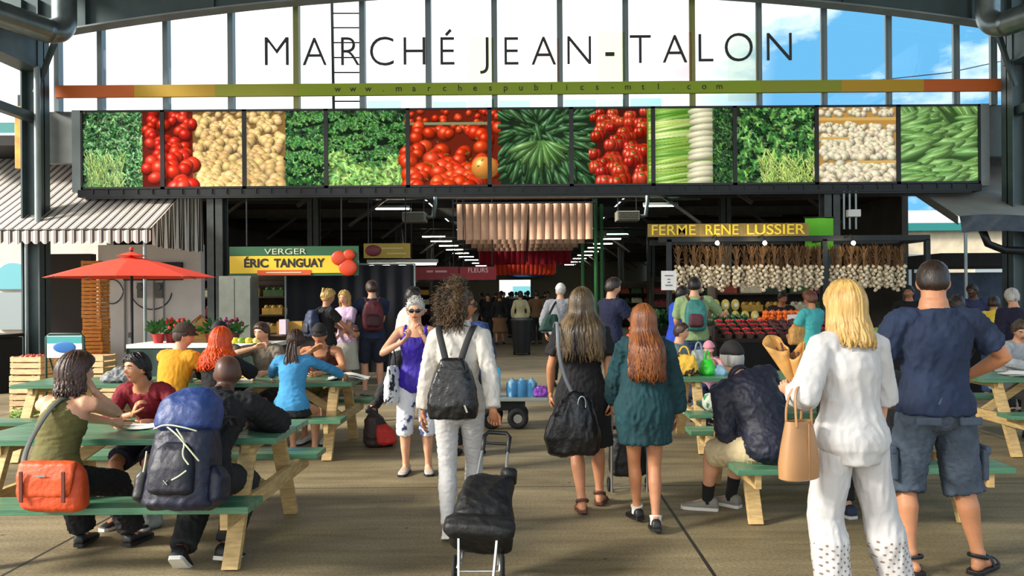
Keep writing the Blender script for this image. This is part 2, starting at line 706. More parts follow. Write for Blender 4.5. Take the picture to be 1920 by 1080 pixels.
# long coloured band with the web address
band = thing('address_band', 'long orange to green metal band with a web address across the glass gable', 'sign', (0, 14.94, 0))
def band_piece(px0, px1, col):
    a, b_ = P(px0, 172, 14.94), P(px1, 172, 14.94)
    m2 = MB()
    zc = P(985, 166, 14.94).z
    m2.box(((a.x + b_.x) / 2, 0, zc), (b_.x - a.x, 0.07, 0.235))
    return m2.build('panel', mat('band_%d_%d_%d' % col, col, 0.5), band, bevel=0.004)
for px0, px1, col in ((105, 253, (206, 104, 38)), (253, 405, (196, 158, 38)), (405, 560, (150, 158, 40)), (560, 1425, (142, 166, 22)),
                      (1425, 1577, (146, 154, 36)), (1577, 1731, (192, 152, 30)), (1731, 1882, (200, 98, 30))):
    band_piece(px0, px1, col)
mb = MB()
txt = 'www.marchespublics-mtl.com'
zc = P(985, 166, 14.94).z
xa, xb = P(634, 166, 14.94).x, P(1348, 166, 14.94).x
INK = mat('black_ink', (22, 24, 20), 0.6)
for i, ch in enumerate(txt):
    V, F, wd = text_mesh(ch, 0.17, 0.006)
    V[:, 0] += xa + (xb - xa) * i / (len(txt) - 1) - (V[:, 0].max() + V[:, 0].min()) / 2
    V[:, 1] += -0.039
    V[:, 2] += zc - 0.045
    MB().add(V, F).build('letter', INK, band)

sgn = thing('sign_lettering', 'big dark capital letters of the market name standing before the glass gable', 'sign', (0, 14.985, 0))
letters = [('M', 497, 541, 70, 122), ('A', 568, 612, 71, 122), ('R', 640, 674, 70, 122), ('C', 694, 738, 69, 123), ('H', 757, 797, 70, 121),
           ('E', 826, 852, 70, 121), ('J', 900, 916, 70, 138), ('E', 946, 972, 70, 121), ('A', 997, 1042, 69, 121), ('N', 1064, 1108, 68, 120),
           ('-', 1135, 1152, 98, 105), ('T', 1181, 1220, 66, 118), ('A', 1243, 1288, 66, 117), ('L', 1310, 1337, 64, 115), ('O', 1359, 1411, 62, 115), ('N', 1438, 1484, 62, 113)]
LET = mat('dark_lettering', (44, 46, 44), 0.5)
for ch, x0, x1, y0, y1 in letters:
    m2 = MB()
    p, q = P(x0, y1, 14.985), P(x1, y0, 14.985)
    put_text(m2, ch, p.x, q.x, -0.015, p.z, q.z, 0.03, offset=-0.016 if ch not in '-' else 0)
    if ch == 'E' and x0 == 826:
        a, b_ = P(836, 66, 14.985), P(845, 56, 14.985)
        m2.bar((a.x, 0, a.z), (b_.x, 0, b_.z), 0.03, 0.05)
    m2.build('letter', LET, sgn)

# ------------------------------------------------------------------ printed vegetables
HH, WW = 146, 150
CW = WW * 11
cv = np.zeros((HH, CW, 3)) + np.array([30, 34, 22]) / 255
nr = np.random.RandomState(5)


def ell(cx, cy, ra, rb, ang, col, amb=0.42, sp=0.5, clip=None):
    r = max(ra, rb) + 2
    x0, x1, y0, y1 = int(max(0, cx - r)), int(min(CW, cx + r + 1)), int(max(0, cy - r)), int(min(HH, cy + r + 1))
    if clip:
        x0, x1 = max(x0, clip[0]), min(x1, clip[1])
    if x1 <= x0 or y1 <= y0:
        return
    Y, X = np.mgrid[y0:y1, x0:x1]
    dx, dy = X - cx, Y - cy
    c, s = math.cos(ang), math.sin(ang)
    u, v = (dx * c + dy * s) / ra, (-dx * s + dy * c) / rb
    q = u * u + v * v
    m = q < 1
    nz_ = np.sqrt(np.clip(1 - q, 0, 1))
    nx_ = u * c - v * s
    ny_ = u * s + v * c
    d = np.clip(-0.35 * nx_ - 0.6 * ny_ + 0.72 * nz_, 0, 1)
    sh = amb + (1 - amb) * d
    h = np.clip(-0.3 * nx_ - 0.45 * ny_ + 0.84 * nz_, 0, 1) ** 28 * sp
    pix = np.clip(np.array(col)[None, None] / 255 * sh[..., None] + h[..., None], 0, 1)
    cv[y0:y1, x0:x1][m] = pix[m]


def leaf(cx, cy, ln, wd, ang, col, clip=None):
    r = ln + 2
    x0, x1, y0, y1 = int(max(0, cx - r)), int(min(CW, cx + r + 1)), int(max(0, cy - r)), int(min(HH, cy + r + 1))
    if clip:
        x0, x1 = max(x0, clip[0]), min(x1, clip[1])
    if x1 <= x0 or y1 <= y0:
        return
    Y, X = np.mgrid[y0:y1, x0:x1]
    dx, dy = X - cx, Y - cy
    c, s = math.cos(ang), math.sin(ang)
    u, v = (dx * c + dy * s) / ln, (-dx * s + dy * c)
    lim = wd * (1 - u * u) * (1 + 0.3 * np.sin(u * 9))
    m = (np.abs(u) < 1) & (np.abs(v) < lim)
    sh = 0.75 + 0.35 * np.sign(v) * 0.5 + 0.3 * u
    pix = np.clip(np.array(col)[None, None] / 255 * sh[..., None] + (np.abs(v) < 0.5)[..., None] * 0.12, 0, 1)
    cv[y0:y1, x0:x1][m] = pix[m]


def pile(x0, x1, n, fn, y0=-6, y1=HH + 6):
    ys = np.sort(nr.uniform(y0, y1, n))
    for y in ys:
        fn(nr.uniform(x0, x1), y)


def jit(c, a):
    return np.clip(np.array(c) + nr.uniform(-a, a) * np.array([1, 1, .8]) + nr.uniform(-a / 3, a / 3, 3), 0, 255)


def greens(x0, x1, cols, n=1500, ln=(3, 7), clipx=None, y0=-5, y1=HH + 5, wd=0.45):
    cl = clipx or (int(x0), int(x1))
    def f(x, y):
        l = nr.uniform(*ln)
        leaf(x, y, l, l * wd, nr.uniform(0, 6.28), jit(cols[nr.randint(len(cols))], 22), cl)
    pile(x0, x1, n, f, y0, y1)


W_ = WW
# celery, long zucchini etc. first where pictures meet, then the edges over them
greens(0, .78 * W_, [(60, 120, 60), (90, 160, 90), (140, 196, 124), (30, 66, 36)], 950, (5, 11), wd=.30)
for k in range(160):
    leaf(nr.uniform(.05, .5) * W_, nr.uniform(85, 150), nr.uniform(10, 22), 1.4, nr.uniform(-2.2, -.9), jit((150, 190, 100), 25), (0, int(.78 * W_)))
def pot(c, r0, r1, amb=.5, sp=.1):
    def f(x, y):
        sc_ = 0.75 + 0.5 * max(0, y) / HH
        a = nr.uniform(r0, r1) * sc_
        ell(x, y, a, a * nr.uniform(.78, .95), nr.uniform(0, 3), jit(c, 16), amb, sp)
    return f
cv[:, int(1.35 * W_):int(2.5 * W_)] = np.array([112, 84, 40]) / 255
pile(1.38 * W_, 2.46 * W_, 330, pot((230, 192, 122), 8.5, 12.5, .34))
cv[:, int(.76 * W_):int(1.36 * W_)] = np.array([90, 22, 14]) / 255
pile(.8 * W_, 1.36 * W_, 62, pot((216, 40, 20), 11, 16, .30, .4))
greens(2.46 * W_, 4 * W_, [(34, 78, 36), (50, 104, 46), (24, 54, 28), (86, 148, 70)], 1500, (4, 9), (int(2.5 * W_), 4 * W_), wd=.55)
for k in range(60):
    x, y = nr.uniform(2.55, 4) * W_, nr.uniform(0, 120)
    r_ = nr.uniform(7, 13)
    ell(x, y + r_ * .8, r_ * 1.3, r_ * .5, 0, (10, 26, 12), .9, 0)
    for q in range(26):
        leaf(x + nr.normal() * r_ * .6, y + nr.normal() * r_ * .45, nr.uniform(3, 6), nr.uniform(1.5, 3.4), nr.uniform(0, 6.28), jit((70, 132, 58), 34), (int(2.5 * W_), 4 * W_))
def lettuce(x, y):
    l = nr.uniform(5, 11)
    leaf(x, y, l, l * .6, nr.uniform(0, 6.28), jit((134, 188, 92), 30), (int(3 * W_), 4 * W_))
for k in range(420):
    x = nr.uniform(3.02, 4) * W_
    y = nr.uniform(98 + 16 * math.sin(x * .05), 150)
    lettuce(x, y)
cv[:, 4 * W_:int(5.12 * W_)] = np.array([96, 26, 12]) / 255
pile(4 * W_, 5.1 * W_, 40, pot((222, 54, 18), 8, 11, .3, .35), -4, 40)
cv[24:29, 4 * W_:5 * W_] = np.array([120, 130, 90]) / 255
pile(3.98 * W_, 5.1 * W_, 75, pot((224, 54, 16), 12, 18, .3, .4), 34, HH + 10)
ell(4.93 * W_, 112, 22, 22, 0, (240, 150, 60), .55, .5)
for k in range(26):
    x, y = nr.uniform(4.05, 5) * W_, nr.uniform(50, 140)
    ell(x, y, 3, 1.2, nr.uniform(0, 3), (120, 110, 40), .6, 0)
cv[:, int(5.12 * W_):int(6.3 * W_)] = np.array([22, 34, 22]) / 255
def cuke(c, la, lb, clip, sp=.35, amb=.35):
    def f(x, y, ang=None):
        l = nr.uniform(la, lb)
        a = nr.uniform(0, 3.14) if ang is None else ang
        for q in (-.45, -.15, .15, .45):
            pass
        ell(x, y, l, l * .22, a, jit(c, 12), amb, sp, clip)
        ell(x - 1.2, y - 1.4, l * .8, l * .03, a, np.array(c) + 46, .8, 0, clip)
    return f
cl = (int(5.08 * W_), int(6.28 * W_))
f = cuke((50, 92, 48), 18, 30, cl)
for k in range(210):
    x = nr.uniform(5.1, 6.3) * W_
    y = nr.uniform(-5, 150)
    f(x, y, math.atan2(y - 40, x - 5.6 * W_) + nr.uniform(-.4, .4))
f = cuke((92, 138, 66), 28, 34, cl, .4, .45)
for k in range(9):
    a = 0.35 + 2.45 * k / 8
    f(5.62 * W_ + math.cos(a) * 36, 62 + math.sin(a) * 30, a)
cv[:, int(6.3 * W_):int(6.98 * W_)] = np.array([60, 18, 12]) / 255
def pepper(x, y):
    a = nr.uniform(10, 15) * (0.8 + .4 * max(0, y) / HH)
    c = jit((196, 44, 22), 22)
    clp = (int(6.2 * W_), int(6.98 * W_))
    for q in (-.5, .5, 0):
        ell(x + q * a, y + abs(q) * 2, a * .62, a * .95, nr.uniform(-.2, .2), c, .38, .6, clp)
    ell(x, y - a * .55, a * .25, a * .14, 0, (96, 120, 40), .6, .1, clp)
pile(6.26 * W_, 6.96 * W_, 58, pepper)
# celery
cv[:, int(6.95 * W_):int(7.75 * W_)] = np.array([96, 130, 40]) / 255
for k in range(90):
    y = -10 + 170 * k / 90 + nr.uniform(-3, 3)
    c = np.array([(156, 186, 74), (190, 210, 120), (120, 164, 56), (86, 140, 44)][nr.randint(4)])
    ell(7.2 * W_, y, 62, nr.uniform(3, 6.5), -.14 + nr.uniform(-.06, .06), jit(c, 16), .6, .25, (int(6.97 * W_), int(7.7 * W_)))
for k in range(13):
    y = 4 + 148 * k / 13 + nr.uniform(-3, 3)
    ell(7.60 * W_ + nr.uniform(-3, 3), y, 27, 7.5, -.12, (232, 226, 186), .55, .12, (int(7.3 * W_), int(7.76 * W_)))
greens(7.74 * W_, 8 * W_, [(38, 80, 36), (70, 120, 50), (24, 50, 26)], 500, (4, 9))
greens(8 * W_, 9 * W_, [(40, 92, 40), (76, 140, 60), (24, 50, 24), (110, 170, 80)], 620, (7, 15), wd=.4)
for k in range(200):
    leaf(nr.uniform(8.3, 9) * W_, nr.uniform(95, 150), nr.uniform(8, 20), 1.3, nr.uniform(-2.4, -.7), jit((170, 200, 90), 25), (8 * W_, 9 * W_))
cv[:, 9 * W_:10 * W_] = np.array([176, 130, 60]) / 255
for (ya, yb, nn) in ((-4, 16, 50), (34, 58, 75), (62, 100, 150), (112, 152, 110)):
    pile(9.02 * W_, 9.97 * W_, nn, pot((242, 226, 188), 6.5, 9.5, .42, .1), ya, yb)
cv[20:26, 9 * W_:10 * W_] = np.array([206, 160, 84]) / 255
cv[58:63, 9 * W_:int(9.4 * W_)] = np.array([206, 160, 84]) / 255
cv[104:109, int(9.5 * W_):10 * W_] = np.array([206, 160, 84]) / 255
cv[:, 10 * W_:] = np.array([44, 70, 34]) / 255
f = cuke((116, 164, 84), 26, 42, (10 * W_, CW), .2, .5)
ys = np.sort(nr.uniform(-5, 152, 120))
for y in ys:
    f(nr.uniform(10, 11) * W_, y, -.25 + nr.uniform(-.25, .25) + (1.2 if y < 20 else 0))
cv = np.clip(cv, 0, 1) ** 0.92
cvl = np.where(cv <= 0.04045, cv / 12.92, ((cv + 0.055) / 1.055) ** 2.4)

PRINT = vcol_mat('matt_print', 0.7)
names = ['leafy greens and tomatoes', 'red tomatoes beside pale potatoes', 'pale potatoes beside curly kale', 'dark kale above light lettuce',
         'piled ripe orange tomatoes', 'dark zucchini fanned out', 'glossy red bell peppers', 'pale green celery stalks', 'bunched leafy herbs',
         'cream mushrooms in trays', 'heaped light green cucumbers']
PX0, PX1 = -8.56, 8.80
PZ0, PZ1 = 3.715, 5.24
pw = (PX1 - PX0) / 11
for i in range(11):
    x0 = PX0 + i * pw
    t = thing('picture_panel', 'square picture panel printed with %s' % names[i], 'sign panel', (x0, YG - .05, PZ0), group='vegetable picture panels')
    m2 = MB()
    for (c, d) in (((pw / 2, 0, .02), (pw, .08, .04)), ((pw / 2, 0, PZ1 - PZ0 - .02), (pw, .08, .04)),
                   ((.02, 0, (PZ1 - PZ0) / 2), (.04, .08, PZ1 - PZ0)), ((pw - .02, 0, (PZ1 - PZ0) / 2), (.04, .08, PZ1 - PZ0))):
        m2.box(c, d)
    m2.box((pw / 2, .12, (PZ1 - PZ0) / 2), (pw, .12, PZ1 - PZ0))
    m2.build('frame', mat('black_frame', (24, 26, 24), 0.4), t)
    xs_ = np.linspace(.04, pw - .04, WW)
    zs_ = np.linspace(PZ1 - PZ0 - .04, .04, HH)
    V = np.stack([np.tile(xs_, HH), np.full(WW * HH, -.01), np.repeat(zs_, WW)], 1)
    idx = np.arange(WW * HH).reshape(HH, WW)
    F = np.stack([idx[:-1, :-1], idx[1:, :-1], idx[1:, 1:], idx[:-1, 1:]], -1).reshape(-1, 4)
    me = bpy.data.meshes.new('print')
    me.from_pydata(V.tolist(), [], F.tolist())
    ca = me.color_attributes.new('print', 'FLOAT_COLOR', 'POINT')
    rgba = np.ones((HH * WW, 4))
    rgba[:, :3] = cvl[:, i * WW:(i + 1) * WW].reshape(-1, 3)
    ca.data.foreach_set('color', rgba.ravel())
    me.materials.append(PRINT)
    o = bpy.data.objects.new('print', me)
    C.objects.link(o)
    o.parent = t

# grey housing at both ends, bottom girder
mb = MB()
mb.box((PX0 - .09, YG + .1, (PZ0 + PZ1) / 2 - .02), (.17, .34, PZ1 - PZ0 + .06))
mb.box((PX1 + .1, YG + .1, (PZ0 + PZ1) / 2 - .02), (.17, .34, PZ1 - PZ0 + .06))
struct('trim_20', mb, STEELL)
mb = MB()
mb.box((PX0 - .47, YG + .15, 4.75), (.6, .2, 1.0))
mb.box((PX1 + .5, YG + .15, 4.75), (.6, .2, 1.0))
struct('trim_21', mb, mat('grey_sheet', (104, 110, 106), 0.5, 0.3, var=.1))
mb = MB()
mb.box((0.1, YG + .05, 3.63), (17.4, .34, .14))
mb.box((0.1, YG - .1, 3.54), (17.0, .06, .03))
for i in range(60):
    mb.box((-8.3 + i * .285, YG - .13, 3.66), (.02, .02, .1))
struct('trim_22', mb, STEELD)

# side columns and gutters of the shed
def hcol(name, x, y, z0, z1, wd, dp, m_, rz=0):
    m2 = MB()
    m2.box((0, -dp / 2 + .015, (z0 + z1) / 2), (wd, .03, z1 - z0))
    m2.box((0, dp / 2 - .015, (z0 + z1) / 2), (wd, .03, z1 - z0))
    m2.box((0, 0, (z0 + z1) / 2), (.03, dp, z1 - z0))
    m2.box((0, 0, z0 + .015), (wd + .12, dp + .12, .03))
    o = m2.build(name, m_)
    o.location = (x, y, 0)
    o.rotation_euler = (0, 0, rz)
    return o
for i, (x, y) in enumerate(((-9.2, 14.55), (9.25, 14.55), (-9.2, 5.5), (9.25, 5.5))):
    o = hcol('trim_%d' % (23 + i), x, y, 0, 7.2, .34, .34, STEEL, R(90))
    o['kind'] = 'structure'
for i, x in enumerate((-9.2, 9.25)):
    mb = MB()
    mb.box((x, 6.5, 6.2), (.3, 16.2, .55))
    mb.box((x, 6.5, 5.9), (.42, 16.2, .05))
    mb.box((x, 6.5, 6.5), (.42, 16.2, .05))
    mb.box((x, 6.5, 5.0), (.16, 16.2, .16))
    struct('trim_%d' % (27 + i), mb, STEEL)
for sx, x, lab in ((-1, -8.75, 'left'), (1, 8.85, 'right')):
    t = thing('ventilation_duct', 'round spiral steel duct with an elbow in the top %s corner' % lab, 'duct', (x, 0, 0), group='ventilation ducts')
    m2 = MB()
    q0, q1 = Vector((sx * 1.75, 8.6, 6.42)), Vector((-sx * .34, 13.7, 6.36))
    pts = [q0.lerp(q1, k / 59) for k in range(60)]
    m2.tube(pts, [.215 + (.008 if k % 2 else 0) for k in range(60)], 18)
    m2.build('straight_run', GALV, t, smooth='all')
    m2 = MB()
    d_ = (q1 - q0).normalized()
    e = [q1 - d_ * .05]
    for k in range(9):
        a = R(90) * k / 8
        e.append(q1 + d_ * (.3 * math.sin(a)) + Vector((0, 0, .3 * (1 - math.cos(a)))))
    e += [e[-1] + Vector((0, 0, .5)), e[-1] + Vector((0, 0, 2.0))]
    m2.tube(e, .205, 18, lat=d_.cross(Vector((0, 0, 1))))
    m2.build('elbow', GALV, t, smooth='all')
dp_ = MB()
dp_.tube([(-9.0, 14.3, 5.9), (-9.0, 14.3, 2.9)], .055, 12)
tag(dp_.build('downpipe', STEELL, smooth=True), 'slim grey downpipe running down the left steel column', 'pipe')
for x0, x1, lab in ((-8.62, -9.1, 'left'), (8.75, 9.15, 'right')):
    m2 = MB()
    m2.bar((x0, 14.35, 6.55), (x1, 14.4, 5.45), .07, .07)
    m2.bar((x0 - .08 * (1 if x0 < 0 else -1), 14.35, 6.5), (x1, 14.45, 5.6), .03, .03)
    tag(m2.build('brace', STEEL), 'slanting steel brace between %s column and arched girder' % lab, 'brace', 'corner braces')

# fire ladder seen through the glass
ld = thing('roof_ladder', 'dark steel ladder standing behind the glass on the market roof', 'ladder', (0, 16.2, 0))
a0, a1 = P(626, 205, 16.2), P(622, -20, 16.2)
b0, b1 = P(686, 205, 16.2), P(678, -20, 16.2)
for p, q in ((a0, a1), (b0, b1)):
    m2 = MB()
    m2.bar((p.x, 0, p.z - .3), (q.x, 0, q.z), .05, .05)
    m2.build('rail', STEELD, ld)
for py in (-2, 25, 52, 80, 108, 136, 163, 190):
    p, q = P(625, py, 16.2), P(682, py, 16.2)
    m2 = MB()
    m2.cyl((p.x, 0, p.z), (q.x, 0, q.z), .016, 8)
    m2.build('rung', STEELD, ld)
wr = MB()
wr.tube([P(1650, 150, 16).xyz, P(1780, 136, 17.5).xyz, P(1890, 112, 19).xyz], .012, 6)
tag(wr.build('overhead_wire', BLACK), 'thin black wire crossing the blue sky behind the right panes', 'wire')

# ------------------------------------------------------------------ market hall behind the gable
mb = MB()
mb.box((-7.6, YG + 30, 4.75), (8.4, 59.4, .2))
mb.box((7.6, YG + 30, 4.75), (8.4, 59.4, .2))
mb.box((0, YG + 33.5, 5.3), (7.4, 52.4, .2))      # first bay left open, an unseen gap added to light the banners
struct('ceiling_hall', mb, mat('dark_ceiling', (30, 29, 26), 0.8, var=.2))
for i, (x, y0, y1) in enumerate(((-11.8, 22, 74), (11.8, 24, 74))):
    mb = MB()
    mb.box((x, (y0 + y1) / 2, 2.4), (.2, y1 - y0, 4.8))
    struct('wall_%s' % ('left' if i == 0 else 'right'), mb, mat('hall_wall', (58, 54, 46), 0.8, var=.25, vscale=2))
mb = MB()
mb.box((-7.2, 74.5, 2.4), (9.4, .2, 4.8))
mb.box((6.2, 74.5, 2.4), (11.4, .2, 4.8))
mb.box((-1.0, 74.5, 3.9), (3.1, .2, 1.9))
struct('wall_back', mb, mat('hall_end_wall', (120, 118, 100), 0.8))
k = 29
for y in range(17, 72, 5):
    m2 = MB()
    m2.box((0, y, 4.5), (23.4, .12, .28))
    m2.box((0, y, 4.36), (23.4, .26, .03))
    for x in (-9, -5, 5, 9):
        m2.bar((x, y, 3.6), (x + (1.1 if x < 0 else -1.1), y, 4.4), .08, .08)
        m2.bar((x, y, 4.3), (x + (2 if x < 0 else -2), y + 2.4, 4.55), .06, .06)
    struct('trim_%d' % k, m2, mat('hall_beam', (62, 60, 54), 0.6, .2, var=.2))
    k += 1
COLM = mat('hall_column', (70, 76, 72), 0.5, .3, var=.15)
for (x, y) in ((-6.0, 15.1), (5.95, 15.1), (-6.0, 22), (-5.2, 32), (5.2, 32), (5.95, 23), (-5.2, 42), (5.2, 42), (-5.2, 52), (5.2, 52)):
    o = hcol('trim_%d' % k, x, y, 0, 4.6, .3, .3, COLM)
    o['kind'] = 'structure'
    k += 1

# strip lights over the aisle
LAMP = mat('lamp_glow', (255, 250, 235), emit=22.0)
LAMPG = mat('lamp_glow_green', (150, 240, 205), emit=9.0)
def strip_light(x, y, z, ln, green, lab):
    t = thing('strip_light', lab, 'ceiling light', (x, y, z), group='strip lights along the aisle')
    m2 = MB()
    m2.prism([(-.09, 0), (.09, 0), (.05, .08), (-.05, .08)], -ln / 2, ln / 2, 'x')
    m2.build('housing', mat('lamp_housing', (150, 150, 140), .5), t)
    m2 = MB()
    m2.box((0, 0, -.015), (ln * .96, .14, .03))
    m2.build('diffuser', LAMPG if green else LAMP, t)
    m2 = MB()
    for s in (-.4, .4):
        m2.cyl((s * ln, 0, .07), (s * ln, 0, 4.66 - z), .008, 6)
    m2.build('hanger', STEELD, t)
ord_ = ['first', 'second', 'third', 'fourth', 'fifth', 'sixth', 'seventh', 'eighth', 'ninth', 'tenth']
ys = [22.5, 33.5, 36.5, 40, 43.5, 47.5, 52, 57, 63, 69]
for i, y in enumerate(ys):
    strip_light(-3.95 if i else -3.85, y, 4.15, 1.0, False, 'white strip light, %s from the entrance in the left aisle row' % ord_[i])
    strip_light(4.0 if i else 3.95, y - (.3 if i else 0), 4.18, 1.0, i < 2, '%s strip light, %s from the entrance in the right aisle row' % ('greenish' if i < 2 else 'white', ord_[i]))

# hanging fabric banners above the aisle
def banner_mesh(name, wd, ht, m_):
    m2 = MB()
    def fn(u, v):
        a = u * math.pi
        return (-wd * .5 * math.cos(a) * .985, -math.sin(a) * wd * .42 + .01 * math.sin(v * 9), -v * ht)
    m2.grid(fn, 10, 6)
    def fn2(u, v):
        a = u * math.pi
        return (-wd * .5 * math.cos(a) * .90, -math.sin(a) * wd * .40 + .02, -v * ht)
    m2.grid(fn2, 8, 6)
    me = m2.mesh(name, m_)
    me.polygons.foreach_set('use_smooth', [True] * len(me.polygons))
    return me
BEIGE = mat('beige_banner_cloth', (222, 176, 144), .8, var=.06, sheen=.2)
CRIM = mat('crimson_banner_cloth', (190, 14, 46), .8, var=.1, sheen=.2)
ORNG = mat('orange_banner_cloth', (240, 66, 26), .8, var=.1, sheen=.2)
def banner_row(y, half, ztop, ht, n_, m_, lab, grp):
    t = thing('banner_rail', 'dark rail carrying the %s' % grp, 'rail', (0, y, ztop))
    m2 = MB()
    m2.cyl((-half - .1, 0, .03), (half + .1, 0, .03), .025, 8)
    m2.cyl((-half, 0, .03), (-half, 0, 5.2 - ztop), .012, 6)
    m2.cyl((half, 0, .03), (half, 0, 5.2 - ztop), .012, 6)
    m2.build('pipe', STEELD, t)
    wd = 2 * half / n_
    me = banner_mesh('fabric_banner', wd, ht, m_)
    for i in range(n_):
        o = bpy.data.objects.new('fabric_banner', me)
        C.objects.link(o)
        o.location = (-half + wd * (i + .5), y, ztop)
        o.rotation_euler = (rnd.uniform(-.03, .03), rnd.uniform(-.015, .015) if i != n_ // 2 else .07, 0)
        tag(o, lab, 'banner', grp)
for j, (y, h_) in enumerate(((22.5, 1.98), (25, 1.93), (27.5, 1.9), (30, 1.86))):
    banner_row(y, h_, 4.25 + .02 * j, 1.02 + .02 * (j == 0), 17, BEIGE, 'beige vertical fabric banner hanging over the aisle, %s row' % ord_[j], 'beige banners of the %s row' % ord_[j])
for j, (y, h_) in enumerate(((33, 1.98), (36, 1.95), (39, 1.9))):
    banner_row(y, h_, 4.2, (1.32, 1.2, 1.1)[j], 15, CRIM, 'crimson fabric banner hanging over the aisle, %s crimson row' % ord_[j], 'crimson banners of the %s row' % ord_[j])
for j, (y, h_) in enumerate(((44, 1.75), (48, 1.8))):
    banner_row(y, h_, 3.45, .66, 14, ORNG, 'orange fabric banner hanging deep in the aisle, %s orange row' % ord_[j], 'orange banners of the %s row' % ord_[j])

for i, (x, y) in enumerate(((2.25, 24.6), (1.95, 26.2), (2.6, 26.2))):
    m2 = MB()
    m2.cyl((x, y, 0), (x, y, 4.65), .06, 10)
    m2.box((x, y, .02), (.24, .24, .04))
    struct('trim_%d' % (60 + i), m2, mat('green_post', (44, 122, 60), .45))
jb = thing('junction_box', 'white electrical box with steel conduits under the right end of the sign girder', 'electrical box', (P(1600, 400, 14.85).x, 14.85, P(1600, 400, 14.85).z))
m2 = MB(); m2.box((0, 0, 0), (.24, .14, .14)); m2.build('box', WHITE, jb, bevel=.01)
for x in (-.16, -.05, .07):
    m2 = MB(); m2.cyl((x, .05, -.3), (x, .05, 3.57 - jb.location.z), .022, 8); m2.build('conduit', STEELL, jb)

for i, (px, py, la) in enumerate(((778, 408, 'grey box heater hanging under the hall roof left of the beige banners'), (1176, 406, 'grey box heater hanging under the hall roof right of the beige banners'))):
    p = P(px, py, 21)
    t = thing('unit_heater', la, 'heater', p, group=None)
    m2 = MB(); m2.box((0, 0, 0), (.62, .5, .26)); m2.build('housing', mat('heater_grey', (128, 126, 112), .5, .2), t, bevel=.015)
    for q in range(5):
        m2 = MB(); m2.box((0, -.255, -.09 + .045 * q), (.54, .02, .012)); m2.build('louvre', STEELD, t)
    for s in (-.25, .25):
        m2 = MB(); m2.cyl((s, 0, .12), (s, 0, (5.2 if abs(p.x) < 3.4 else 4.66) - p.z), .014, 6); m2.build('hanger', STEELD, t)
    m2 = MB(); m2.tube([(.31, 0, 0), (.5, 0, .02), (.55, 0, .4), (.55, 0, .7)], .06, 10); m2.build('flue', GALV, t, smooth='all')

# ================================================================== PEOPLE
SKIN = {'light': mat('skin_light', (214, 158, 124), .5, var=.07, vscale=14, bump=.08, bscale=120),
        'tan': mat('skin_tan', (190, 130, 92), .5, var=.08, vscale=14, bump=.08, bscale=120),
        'olive': mat('skin_olive', (170, 112, 76), .5, var=.08, vscale=14, bump=.08, bscale=120),
        'dark': mat('skin_dark', (84, 54, 40), .45, var=.1, vscale=14, bump=.08, bscale=120)}
LIP = mat('lip', (160, 82, 74), .45)
EYEW = mat('eye_white', (230, 226, 220), .25)
IRIS = mat('iris', (44, 30, 22), .2)
DARKGLASS = mat('dark_lens', (22, 14, 14), .1, coat=.5)
SOLE_W = mat('white_sole', (214, 212, 204), .7)


def hair_mat(name, c1, c2, sc=26):
    return mat('hair_' + name, c1, .42, col2=c2, vscale=sc, bump=.35, bscale=90, stretch=(1.6, 1.6, .22))


def cloth(name, c, var=.12, sc=7, rough=.85, bump=.3, bs=26, **kw):
    return mat('cloth_' + name, c, rough, var=var, vscale=sc, bump=bump, bscale=bs, **kw)


def spots_mat(name, base, spot, scale, thr):
    if name in MATS:
        return MATS[name]
    m = mat(name, base, .85)
    nt = m.node_tree
    b = nt.nodes['Principled BSDF']
    t = N(nt, 'ShaderNodeTexCoord')
    n = N(nt, 'ShaderNodeTexNoise')
    n.inputs['Scale'].default_value = scale
    n.inputs['Detail'].default_value = 3
    nt.links.new(t.outputs['Object'], n.inputs['Vector'])
    r = N(nt, 'ShaderNodeValToRGB')
    r.color_ramp.elements[0].position = thr
    r.color_ramp.elements[0].color = (*lin(base), 1)
    r.color_ramp.elements[1].position = thr + .04
    r.color_ramp.elements[1].color = (*lin(spot), 1)
    nt.links.new(n.outputs['Fac'], r.inputs[0])
    nt.links.new(r.outputs[0], b.inputs['Base Color'])
    return m


def sstep(a, b, x):
    t = np.clip((x - a) / (b - a), 0, 1)
    return t * t * (3 - 2 * t)


def lump(p, seed, freq):
    """cheap smooth noise -1..1 on an array of points; freq is per axis"""
    r = np.random.RandomState(seed)
    o = np.zeros(len(p))
    q = p * np.array(freq)
    for k in range(7):
        d = r.normal(size=3)
        d /= np.linalg.norm(d)
        f = 1.0 + .28 * k
        o += np.sin(q @ d * f * 6.28 + r.uniform(0, 6.28) + 1.3 * np.sin(q @ np.roll(d, 1) * 3.1 + k)) / (1 + .25 * k)
    return o / 3.4


